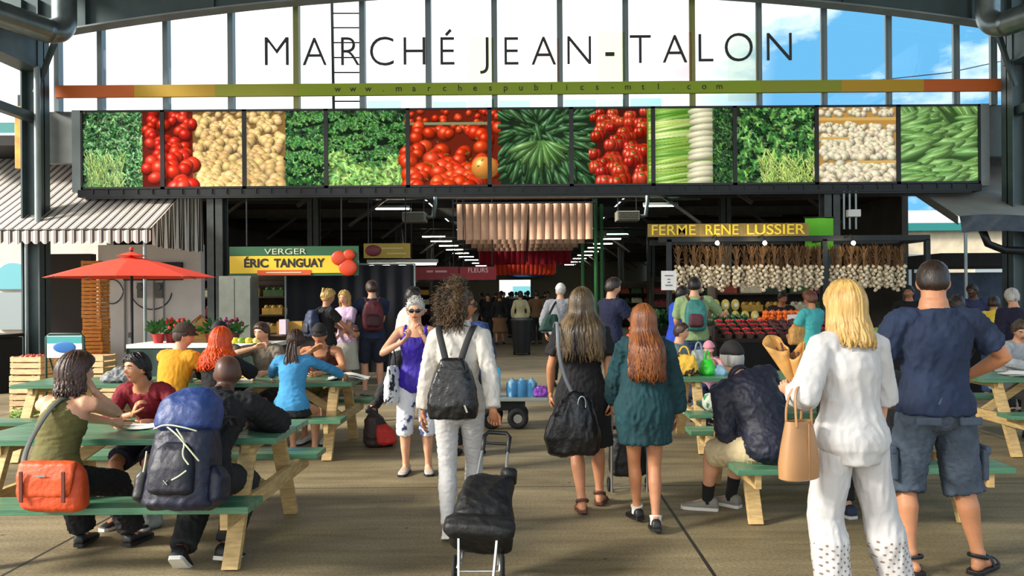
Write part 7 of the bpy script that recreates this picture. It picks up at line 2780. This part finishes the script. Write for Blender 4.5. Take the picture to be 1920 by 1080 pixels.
def tablebag(name, label, px, Y, c, wd, ht, sd, handle=True):
    p = P(px, 690, Y)
    t = thing(name, label, 'bag', (p.x, Y, .752), rnd.uniform(-.3, .3))
    soft('body', [((0, 0, 0), wd * .8, .07), ((0, 0, .03), wd, .085), ((0, 0, ht * .6), wd * .92, .075), ((0, 0, ht), wd * .7, .03)], c, t, .012, .014, (8, 8, 8), seed=sd)
    if handle:
        strap('handle', [(-wd * .4, 0, ht), (-wd * .2, 0, ht + .09), (wd * .2, 0, ht + .09), (wd * .4, 0, ht)], .010, .004, c, t)
tablebag('shopping_bag', 'yellow and black patterned shopping bag on the table right of the aisle', 1283, 8.35, spots_mat('yellow_black_print', (226, 178, 66), (50, 36, 24), 9, .56), .15, .22, 3)
tablebag('shopping_bag', 'silver grey bag behind the yellow shopping bag', 1310, 8.6, mat('silver_bag2', (150, 160, 160), .4, var=.3, vscale=20), .10, .25, 4)
tablebag('plastic_bag', 'bright green plastic bag on the table right of the aisle', 1326, 8.4, mat('green_plastic', (60, 206, 60), .3), .075, .17, 5)
tablebag('plastic_bag', 'pale blue bag lying right of the green plastic bag', 1348, 8.4, mat('paleblue_plastic', (130, 170, 190), .4, var=.2), .085, .10, 6, False)
tablebag('lunch_bag', 'green and white bag beside the old man on the table', 1336, 5.9, spots_mat('green_white_print', (214, 220, 206), (60, 140, 80), 12, .52), .08, .12, 7, False)

for i, (px, la) in enumerate(((1345, 'left'), (1434, 'middle'), (1600, 'right'))):
    p = P(px, 464, 12.72)
    t = thing('stall_lamp', 'white glowing bulb lamp at the %s of the garlic stall front' % la, 'lamp', (p.x, 12.72, p.z + .06), group=None)
    m = MB(); m.ball((0, 0, .012), .034, 12, 8); m.build('bulb', mat('bulb_glow', (255, 240, 214), emit=70.0), t, smooth='all')
    m = MB(); m.cyl((0, 0, .05), (0, 0, .11), .025, 8); m.build('socket', BLACK, t)
    m = MB(); m.tube([(0, 0, .10), (0, .12, .16), (0, .36, .12)], .008, 6); m.build('arm', STEELD, t)

t = thing('stall_canopy', 'dark flat stall canopy past the right column with pale sheets below', 'canopy', (P(1830, 500, 19).x, 19, 0))
m = MB(); m.box((0, 0, P(1830, 490, 19).z), (2.6, 1.6, .34)); m.build('roof', mat('canopy_black', (30, 30, 30), .7, var=.3), t, bevel=.03)
for sx in (-1.2, 1.2):
    for sy in (-.7, .7):
        m = MB(); m.cyl((sx, sy, 0), (sx, sy, 2.3), .03, 8); m.build('post', STEELD, t)
m = MB(); m.grid(lambda u, v: (-1.2 + 2.4 * u, .7 + .03 * math.sin(u * 22), 2.1 - 1.3 * v), 30, 4); m.build('back_sheet', mat('slate_sheet', (70, 84, 104), .8, var=.2), t, smooth='all')
m = MB(); m.box((0, -.3, .85), (2.3, .6, .1)); m.build('counter', mat('brown_worktop', (110, 84, 54)), t)
for i in range(5):
    m = MB(); m.box((0, 0, .1), (.3, .3, .2)); m.ball((0, 0, .2), (.13, .13, .08), 10, 6)
    o = m.build('produce_box', mat('pbox_%d' % i, ((214, 190, 60), (206, 206, 200), (150, 60, 50), (120, 150, 70), (206, 130, 60))[i], .7)); o.location = (t.location.x - .9 + .45 * i, 18.72, .9)
    tag(o, ['yellow', 'white', 'dark red', 'leaf green', 'orange'][i] + ' produce box on the counter under the dark flat canopy', 'produce box')

# ================================================================== MORE PEOPLE
def X_(px, Y):
    return P(px, 600, Y).x
TEE = lambda m_, **kw: dict(dict(mat=m_, sleeve=.36, sloose=.02, off=.014, hem=-.05, wr=.006, name='t_shirt'), **kw)
LONG = lambda m_, **kw: dict(dict(mat=m_, sleeve=.95, sloose=.015, off=.014, hem=-.05, wr=.006, name='shirt'), **kw)
PANT = lambda m_, **kw: dict(dict(mat=m_, off=.010, loose=.022, frac=.96, wr=.005), **kw)
SHORT_ = lambda m_, **kw: dict(dict(mat=m_, off=.012, loose=.03, frac=.48, wr=.005, name='shorts'), **kw)
BEIGE_T = cloth('beige_trousers', (150, 136, 104), .1)
JEANS = cloth('blue_jeans', (52, 74, 110), .2)
LAV = cloth('lavender', (190, 164, 190), .1)
TEAL = cloth('teal', (74, 176, 176), .1)
SAGE = cloth('sage_shirt', (140, 164, 116), .1)
BLUE = cloth('bright_blue', (30, 70, 190), .1)
CREAM = cloth('cream', (206, 196, 150), .1)
BROWNC = cloth('brown', (120, 88, 56), .1)
TANK = cloth('rust_black', (84, 44, 30), .3, 12)
V2 = .014

# second row, left tables
person('red haired woman in black off shoulder top with her back turned at the second row', (X_(398, 7.58), 7.58, 0), R(-6), H=1.62, sex='f', skin='light', sit=.45, lean=16, head=(-10, 2, 0),
    hands={'R': (.16, .55, .80), 'L': (-.15, .5, .80)}, elbows={'R': (1, .2, -.5), 'L': (-1, .2, -.5)}, top=dict(mat=BLACKC, sleeve=.6, sloose=.03, off=.014, hem=-.05, top=.46, wr=.006, name='top'), bottom=PANT(DKPANT),
    hair=dict(kind='long', mat=H_RED, len=.26, thick=.030, back=.05, wave=.035, wfreq=14, flare=.05, gather=-.25, n=330, lock=.014), shoes=dict(mat=SH_BLK), vox=V2, seed=31)
person('girl in blue knit top with a brown ponytail sitting at the second row table', (X_(545, 7.58), 7.58, 0), R(-2), H=1.60, sex='f', skin='light', sit=.45, lean=14, head=(8, 8, 0),
    hands={'R': (.38, .52, .80), 'L': (-.38, .52, .80)}, elbows={'R': (1, .2, -.2), 'L': (-1, .2, -.2)}, top=dict(mat=TURQ, sleeve=.95, sloose=.010, off=.010, hem=-.03, wr=.006, wf=(2, 2, 7), name='knit_top'),
    bottom=dict(kind='skirt', mat=BLACKC, len=.085, flare=.03, off=.016, waist=.0, name='skirt'), hair=dict(kind='pony', mat=H_BROWN, len=.30, thick=.012, knot=(0, -.10, .0), wave=.02, np=60, n=160), shoes=dict(mat=SOLE_W), vox=V2, seed=33)
p_m = person('man in mustard shirt and brown flat cap sitting in profile at the second row', (X_(316, 7.60), 7.60, 0), R(-24), H=1.74, sex='m', skin='light', sit=.45, lean=16, head=(-48, 4, 0),
    hands={'R': (.20, .52, .80), 'L': (-.05, .5, .80)}, elbows={'R': (.8, .2, -.6), 'L': (-1, .2, -.4)}, top=LONG(MUSTARD, sleeve=.6), bottom=PANT(DKPANT), hair=dict(kind='short', mat=H_BROWN, thick=.010), shoes=dict(mat=SH_BLK), vox=V2, seed=35, face=True)
cap_build(p_m, 1, mat('brown_tweed', (66, 52, 42), .9, var=.3, vscale=40), 'flat', name='flat_cap')
p_m = person('person in dark cap and rust tank top facing us across the second row table', (X_(612, 9.02), 9.02, 0), R(176), H=1.70, sex='m', skin='tan', sit=.45, lean=26, head=(14, 8, 0),
    hands={'R': (.06, .34, 1.02), 'L': (-.12, .52, .79)}, elbows={'R': (.9, .3, -.6), 'L': (-1, .2, -.4)}, top=dict(mat=TANK, sleeve=0, off=.012, hem=-.05, top=.47, wr=.005, name='tank_top',
    straps=[[(.42, -.09, .95), (.50, -.10, .75), (.535, -.10, 0), (.48, -.10, -.9), (.40, -.09, -1)], [(.42, .09, .95), (.50, .10, .75), (.535, .10, 0), (.48, .10, -.9), (.40, .09, -1)]]),
    bottom=SHORT_(OLIVE), hair=dict(kind='short', mat=H_DKBR, thick=.010), shoes=dict(mat=SOLE_W), vox=V2, seed=36, face=True)
cap_build(p_m, 1, mat('black_cap', (30, 28, 28)), name='cap')
p_m = person('person in dark cap and grey shirt half hidden behind the red haired woman', (X_(440, 9.02), 9.02, 0), R(150), H=1.72, sex='m', skin='light', sit=.45, lean=20, head=(20, 6, 0),
    hands={'R': (.2, .5, .79), 'L': (-.2, .5, .79)}, top=LONG(cloth('grey_green', (84, 86, 74), .15)), bottom=PANT(DKPANT), hair=dict(kind='short', mat=H_DKBR, thick=.010), shoes=dict(mat=SH_BLK), vox=V2, seed=37, face=True)
cap_build(p_m, 1, mat('dark_cap', (24, 26, 34), .8), name='cap')
person('person with raised bare forearm hidden behind the girl in blue', (X_(505, 9.06), 9.06, 0), R(172), H=1.68, sex='f', skin='light', sit=.45, lean=16, head=(-10, 8, 0),
    hands={'R': (.02, .30, 1.06), 'L': (-.2, .5, .79)}, elbows={'R': (1, .4, -.3)}, top=TEE(cloth('taupe', (120, 110, 96), .1)), bottom=PANT(DKPANT), hair=dict(kind='short', mat=H_BROWN, thick=.014), shoes=dict(mat=SH_BLK), vox=V2, seed=38, face=True)

# standing behind, left of the aisle
s1 = person('woman in black T-shirt with navy backpack and blond bun standing by the orchard stall', (X_(612, 12.0), 12.0, 0), R(-52), H=1.72, sex='f', skin='tan', head=(-10, 8, 0),
    hands={'R': (.12, .40, 1.05), 'L': (-.10, .40, 1.02)}, top=TEE(BLACKC), bottom=PANT(BEIGE_T), hair=dict(kind='bun', mat=H_BLOND, thick=.018, knot=(0, -.08, .09)), shoes=dict(mat=SH_BLK), vox=V2, seed=41, face=True)
person('fair woman in lavender top and pale skirt standing by the orchard stall', (X_(648, 12.45), 12.45, 0), R(150), H=1.70, sex='f', skin='light', head=(10, 6, 0),
    hands={'R': (.05, .36, 1.02), 'L': (-.12, .32, .98)}, top=TEE(LAV), bottom=dict(kind='skirt', mat=cloth('pale_skirt', (186, 182, 168), .06), len=.45, flare=.05, off=.014, name='skirt'), hair=dict(kind='long', mat=H_BLOND, len=.14, thick=.014, back=.02, n=160), shoes=dict(mat=SH_GREY), vox=V2, seed=42, face=True)
s3 = person('tall man in navy T-shirt and shorts with a maroon backpack, seen from behind', (X_(698, 12.6), 12.6, 0), R(14), H=1.86, sex='m', skin='light', head=(12, 8, 0),
    hands={'L': (-.30, .34, 1.14), 'R': (.12, .36, 1.05)}, top=TEE(NAVYC), bottom=SHORT_(cloth('navy_shorts', (24, 30, 48), .2)), hair=dict(kind='short', mat=H_BROWN, thick=.016), shoes=dict(mat=SH_GREY), vox=V2, seed=43)
person('dark haired person in white T-shirt striding behind the woman in purple', (X_(752, 10.3), 10.3, 0), R(-70), H=1.74, sex='m', skin='tan', lean=16, head=(0, 0, 0),
    feet={'L': (-.1, .34, .08), 'R': (.1, -.42, .12)}, fpitch=(0, .5), hands={'L': (-.2, .3, .95), 'R': (.24, .05, .82)}, top=TEE(WHITES), bottom=PANT(DKPANT), hair=dict(kind='short', mat=H_BLACK, thick=.02, rough=.008), shoes=dict(mat=SH_BLK), vox=V2, seed=44, face=True)
person('person in navy jacket hidden behind the curly haired woman', (X_(872, 7.9), 7.9, 0), R(-12), H=1.60, sex='m', skin='light', lean=6, head=(0, 14, 0), top=LONG(cloth('blue_jacket', (34, 58, 110), .2)), bottom=PANT(DKPANT), hair=dict(kind='short', mat=H_DKBR, thick=.012), shoes=dict(mat=SH_BLK), vox=V2, seed=45)

def daypack(owner, label, c, pk, sc_=1.0):
    p, lt, fw, t_ = owner.spine(.30)
    w_ = owner.root.matrix_basis @ (p - fw * .235)
    t = thing('backpack', label, 'backpack', w_, owner.root.rotation_euler.z)
    soft('body', [((0, 0, -.22), .11, .06), ((0, 0, -.19), .145, .095), ((0, 0, 0), .15, .10), ((0, 0, .14), .13, .085), ((0, .01, .21), .08, .05)], c, t, .014, .010, (8, 8, 6))
    soft('front_pocket', [((0, -.09, -.17), .08, .02), ((0, -.10, -.14), .105, .035), ((0, -.10, -.02), .10, .03), ((0, -.09, .02), .07, .02)], pk, t, .012, .004)
    for sx in (-1, 1):
        strap('shoulder_strap', [(sx * .07, .07, .18), (sx * .10, .15, .25), (sx * .115, .24, .27), (sx * .12, .34, .18)], .022, .006, pk, t, lat=(1, 0, 0))
    t.scale = (sc_,) * 3
daypack(s1, 'navy backpack on the woman with the blond bun', mat('navy_pack', (34, 46, 74), .6, var=.2), mat('dark_navy_pack', (22, 28, 46), .6), .95)
daypack(s3, 'maroon backpack on the tall man in navy', mat('maroon_pack', (86, 16, 28), .6, var=.2), mat('dark_maroon', (56, 12, 20), .6), 1.1)
bm_ = p_purp.root.location
t = thing('tote_bag', 'white and black patterned tote bag on the arm of the woman in purple', 'bag', (bm_.x - .20, bm_.y - .12, .66), R(80))
soft('body', [((0, 0, 0), .12, .03), ((0, 0, .03), .15, .05), ((0, 0, .22), .14, .045), ((0, 0, .34), .11, .02)], spots_mat('bw_print', (222, 222, 220), (30, 32, 36), 16, .56), t, .012, .010, (8, 8, 6))
strap('handle', [(-.08, 0, .32), (-.06, .0, .46), (0, 0, .50), (.06, 0, .46), (.08, 0, .32)], .012, .004, WEB, t)

# aisle
c1 = person('man in grey shirt and white cap with a green shoulder bag walking up the aisle', (X_(1050, 13.8), 13.8, 0), R(-12), H=1.80, sex='m', skin='light', head=(-10, 0, 0), lean=4, hands={'R': (.2, .3, 1.0)}, feet={'L': (-.1, -.15, .08), 'R': (.1, .2, .08)},
    top=LONG(cloth('pale_grey', (140, 142, 148), .1), sloose=.03, off=.02), bottom=PANT(DKPANT), hair=dict(kind='short', mat=H_GREY, thick=.008), shoes=dict(mat=SH_BLK), vox=V2, seed=51)
cap_build(c1, 1, mat('white_cap', (226, 222, 216), .8), name='cap')
w_ = c1.root.location
t = thing('shoulder_bag', 'dark green bag slung over the man in the white cap', 'bag', (w_.x - .22, w_.y - .26, .98), R(10))
soft('body', [((0, 0, 0), .14, .06), ((0, 0, .03), .17, .08), ((.05, 0, .22), .13, .07), ((.08, 0, .3), .08, .04)], mat('green_canvas', (28, 66, 56), .7, var=.2), t, .014, .01, (8, 8, 6))
strap('strap', [(.02, .03, .28), (.10, .08, .42), (.18, .16, .52), (.24, .26, .54)], .02, .005, WEB, t)

crowd = [  # px, depth, height, sex, turn, top, bottom, hair, label
    (937, 25, 1.66, 'f', 0, BLACKC, ('skirt', BROWNC), H_BROWN, 'woman in black top and long tan skirt walking away down the aisle'),
    (976, 24, 1.70, 'f', 10, CREAM, ('pants', DKPANT), H_BROWN, 'person in cream shirt standing behind the black bin in the aisle'),
    (1006, 25, 1.72, 'm', 0, BROWNC, ('pants', DKPANT), H_DKBR, 'person in brown jacket right of the one in the cream shirt'),
    (960, 29, 1.70, 'm', 20, CHARC, ('pants', DKPANT), H_BLACK, 'person in charcoal coat behind the woman in the tan skirt'),
    (915, 27, 1.62, 'f', 170, BLACKC, ('pants', DKPANT), H_BLACK, 'dark clad woman coming toward us left of the tan skirt'),
    (1028, 31, 1.70, 'm', 180, GREYC, ('pants', DKPANT), H_DKBR, 'person in grey coming up the right of the aisle'),
    (990, 34, 1.74, 'm', 0, NAVYC, ('pants', DKPANT), H_DKBR, 'man in navy far down the middle of the aisle'),
    (945, 38, 1.70, 'f', 180, MAROON, ('pants', DKPANT), H_DKBR, 'woman in maroon far down the aisle'),
    (968, 44, 1.72, 'm', 0, WHITES, ('pants', DKPANT), H_BLACK, 'person in white shirt deep in the aisle'),
    (1008, 40, 1.66, 'f', 0, BLACKC, ('pants', DKPANT), H_BROWN, 'woman in black deep in the right of the aisle'),
    (1022, 47, 1.75, 'm', 0, CHARC, ('pants', DKPANT), H_BLACK, 'man in charcoal near the far right of the aisle'),
    (930, 46, 1.70, 'm', 0, BLACKC, ('pants', DKPANT), H_BLACK, 'man in black near the far left of the aisle'),
    (955, 56, 1.70, 'f', 0, TEAL, ('pants', DKPANT), H_BLACK, 'small figure in teal near the far exit'),
    (985, 60, 1.72, 'm', 0, CHARC, ('pants', DKPANT), H_BLACK, 'small dark figure in the middle of the far exit'),
    (940, 33, 1.74, 'm', -20, BROWNC, ('pants', DKPANT), H_BLACK, 'man in brown left of the aisle beyond the tan skirt'),
    (904, 32, 1.68, 'f', 90, CHARC, ('pants', DKPANT), H_DKBR, 'woman in charcoal by the left stalls of the aisle'),
    (1045, 36, 1.68, 'f', 200, BLUE, ('pants', DKPANT), H_BLACK, 'woman in blue by the right stalls of the aisle'),
]
for i, (px, Y, H_, sx, tr, tp, (bk_, bm2), hr, la) in enumerate(crowd):
    person(la, (X_(px, Y), Y, 0), R(tr), H=H_, sex=sx, skin='light' if i % 3 else 'tan', top=LONG(tp), bottom=(dict(kind='skirt', mat=bm2, len=.5, flare=.07, off=.014, name='skirt') if bk_ == 'skirt' else PANT(bm2)),
        hair=dict(kind='short', mat=hr, thick=.018), shoes=dict(mat=SH_BLK), feet={'L': (-.1, -.12, .08), 'R': (.1, .16, .08)}, vox=.02, seed=60 + i, handdet=False)
p = P(978, 632, 20.8)
t = thing('wheeled_bin', 'tall black bin standing in the middle of the aisle', 'bin', (p.x, 20.8, 0))
m = MB(); V = []
m.tube([(0, 0, .05), (0, 0, .9)], [(.22, .24), (.285, .30)], 24); m.build('tub', mat('bin_black', (20, 20, 22), .5), t, smooth=True)
m = MB(); m.tube([(0, 0, .9), (0, 0, .94), (0, 0, .99)], [(.30, .31), (.30, .31), (.25, .26)], 24); m.build('lid', mat('bin_black', (20, 20, 22)), t, smooth=True)
for sx in (-.2, .2):
    m = MB(); m.cyl((sx - .03, .2, .07), (sx + .03, .2, .07), .07, 14); m.build('wheel', RUBBER, t)

# right stalls
person('man in navy T-shirt in profile picking herbs right of the aisle', (X_(1146, 10.6), 10.6, 0), R(-62), H=1.84, sex='m', skin='light', head=(-14, 10, 0), hands={'R': (.14, .42, 1.30), 'L': (-.08, .42, 1.36)}, elbows={'R': (.6, -.3, -.9), 'L': (-.6, -.3, -.9)},
    top=TEE(cloth('dark_navy', (20, 26, 58), .2)), bottom=PANT(DKPANT), hair=dict(kind='short', mat=H_DKBR, thick=.018, rough=.006), shoes=dict(mat=SH_BLK), vox=V2, seed=81, face=True)
s7 = person('man in sage green shirt with a teal backpack reaching to the right', (X_(1302, 11.6), 11.6, 0), R(-8), H=1.86, sex='m', skin='light', girth=1.05, head=(-10, 4, 0), hands={'R': (.50, .40, 1.32), 'L': (-.2, .3, 1.05)}, elbows={'R': (.4, -.3, -.9)},
    top=LONG(SAGE, sleeve={'L': .45, 'R': .45}), bottom=PANT(JEANS), hair=dict(kind='short', mat=H_BLACK, thick=.014), shoes=dict(mat=SH_BLK), vox=V2, seed=82)
daypack(s7, 'teal backpack with dark red pocket on the man in the sage shirt', mat('teal_pack', (50, 122, 116), .6, var=.25), mat('plum_pocket', (84, 34, 42), .6, var=.3), 1.05)
person('person in bright blue shirt in profile left of the sage shirted man', (X_(1268, 12.0), 12.0, 0), R(-70), H=1.74, sex='m', skin='light', lean=8, head=(0, 10, 0), hands={'R': (.1, .42, 1.05), 'L': (-.1, .42, 1.05)}, top=TEE(BLUE), bottom=PANT(DKPANT), hair=dict(kind='short', mat=H_BLACK, thick=.016), shoes=dict(mat=SH_BLK), vox=V2, seed=83, face=True)
s9 = person('woman in turquoise T-shirt with brown hair at the garlic stall holding a paper bag', (X_(1522, 11.2), 11.2, 0), R(22), H=1.64, sex='f', skin='tan', head=(10, 10, 0), hands={'L': (-.16, .30, 1.0), 'R': (.15, .34, 1.0)}, top=TEE(TEAL), bottom=PANT(KHAKI), hair=dict(kind='short', mat=hair_mat('chestnut', (84, 44, 26), (120, 66, 40)), thick=.026, rough=.010), shoes=dict(mat=SH_GREY), vox=V2, seed=84)
w_ = s9.root.location
t = thing('paper_bag', 'brown kraft paper bag hanging beside the woman in turquoise', 'bag', (w_.x - .23, w_.y - .02, .88), R(10))
soft('body', [((0, 0, 0), .10, .06), ((0, 0, .02), .12, .075), ((.01, 0, .22), .115, .065), ((.03, 0, .30), .09, .02)], KRAFT, t, .012, .01, (8, 8, 6))
person('vendor in dark clothes leaning over behind the berry table', (X_(1462, 14.3), 14.3, 0), R(172), H=1.66, sex='m', skin='olive', lean=22, head=(20, 10, 0), hands={'R': (.2, .4, 1.15), 'L': (-.2, .4, 1.15)}, top=LONG(BLACKC), bottom=PANT(DKPANT), hair=dict(kind='short', mat=H_DKBR, thick=.014), shoes=dict(mat=SH_BLK), vox=V2, seed=85, face=True)
person('dark vendor partly hidden behind the navy man on the right', (X_(1705, 13.6), 13.6, 0), R(160), H=1.72, sex='m', skin='tan', head=(-20, 0, 0), top=LONG(BLACKC), bottom=PANT(DKPANT), hair=dict(kind='short', mat=H_BLACK, thick=.014), shoes=dict(mat=SH_BLK), vox=V2, seed=86, face=True)

# right tables
person('boy in grey shirt sitting in profile behind the yellow shopping bag', (X_(1260, 9.22), 9.2, 0), R(-112), H=1.56, sex='m', skin='light', sit=.45, lean=10, head=(-4, 4, 0), feet={'L': (-.2, .36, .08), 'R': (.1, .36, .08)}, hands={'R': (.2, .3, .82), 'L': (-.1, .4, .82)},
    top=TEE(cloth('grey_teal', (112, 136, 134), .15)), bottom=PANT(JEANS), hair=dict(kind='short', mat=H_BROWN, thick=.014), shoes=dict(mat=SH_BLK), vox=V2, seed=91, face=True)
kid = person('small child in pink sun hat behind the bags on the table right of the aisle', (X_(1332, 9.22), 9.2, 0), R(150), H=1.14, sex='f', skin='light', sit=.45, lean=12, head=(10, 16, 0), hands={'R': (.14, .3, .80), 'L': (-.14, .3, .80)}, feet={'L': (-.1, .26, .2), 'R': (.1, .26, .2)},
    top=TEE(cloth('pale_pink', (206, 150, 160), .1)), bottom=PANT(JEANS), hair=dict(kind='short', mat=H_BROWN, thick=.014), shoes=dict(mat=SH_BLK), vox=V2, seed=92, face=True)
cap_build(kid, 1.08, mat('pink_hat', (226, 150, 160), .8), 'bun_hat', name='sun_hat')
person('person in black with a white collar seated between the blond woman and the navy man', (X_(1672, 5.36), 5.38, 0), R(8), H=1.70, sex='m', skin='light', sit=.45, lean=26, head=(0, 10, 0), hands={'R': (.2, .5, .80), 'L': (-.2, .5, .80)},
    top=LONG(BLACKC, collar=True, cmat=WHITES), bottom=PANT(DKPANT), hair=dict(kind='short', mat=H_DKBR, thick=.014), shoes=dict(mat=mat('navy_sneaker', (40, 50, 74), .7), sole=SOLE_W), feet={'L': (-.16, .30, .08), 'R': (.16, .38, .08)}, vox=.012, seed=93)
person('woman in grey cardigan with tied dark hair reading papers at the right table', (X_(1882, 8.98), 8.98, 0), R(200), H=1.66, sex='f', skin='light', sit=.45, lean=22, head=(-36, 22, 0), hands={'R': (.18, .46, .80), 'L': (-.16, .46, .80)}, elbows={'R': (1, .1, -.4), 'L': (-1, .1, -.4)},
    top=LONG(cloth('grey_cardigan', (166, 170, 172), .15, 12)), bottom=PANT(cloth('grey_trousers', (92, 92, 92), .15)), hair=dict(kind='bun', mat=hair_mat('dark_ash', (52, 42, 34), (96, 80, 62)), thick=.022, rough=.008, knot=(.03, -.11, .0)), shoes=dict(mat=SH_BLK), vox=.012, seed=94, face=True)
person('large person in navy with white hair standing at the right edge', (X_(1908, 10.2), 10.2, 0), R(10), H=1.66, sex='m', skin='light', girth=1.25, lean=8, head=(-20, 10, 0), top=LONG(cloth('ink_navy', (24, 22, 46), .2)), bottom=PANT(DKPANT), hair=dict(kind='short', mat=H_GREY, thick=.016, rough=.006), shoes=dict(mat=SH_BLK), vox=V2, seed=95)
person('person in yellow top bending over the stall at far right', (X_(1842, 12.0), 11.7, 0), R(-30), H=1.62, sex='f', skin='tan', lean=34, head=(-10, 10, 0), hands={'R': (.2, .5, .95), 'L': (-.1, .5, .95)}, top=TEE(cloth('yellow_top', (226, 196, 60), .1)), bottom=PANT(JEANS), hair=dict(kind='short', mat=H_DKBR, thick=.016), shoes=dict(mat=SH_BLK), vox=V2, seed=96)
person('dark skinned vendor in blue behind the far right stall', (X_(1826, 13.6), 13.6, 0), R(150), H=1.76, sex='m', skin='dark', lean=12, head=(-30, 10, 0), top=LONG(cloth('dusk_blue', (44, 52, 84), .2)), bottom=PANT(DKPANT), hair=dict(kind='short', mat=H_BLACK, thick=.012), shoes=dict(mat=SH_BLK), vox=V2, seed=97, face=True)
person('dark haired person in black right of the navy man by the pole', (X_(1796, 9.75), 9.75, 0), R(20), H=1.56, sex='f', skin='tan', head=(-30, 6, 0), top=LONG(BLACKC), bottom=PANT(DKPANT), hair=dict(kind='short', mat=H_DKBR, thick=.026, rough=.01), shoes=dict(mat=SH_BLK), vox=V2, seed=98)
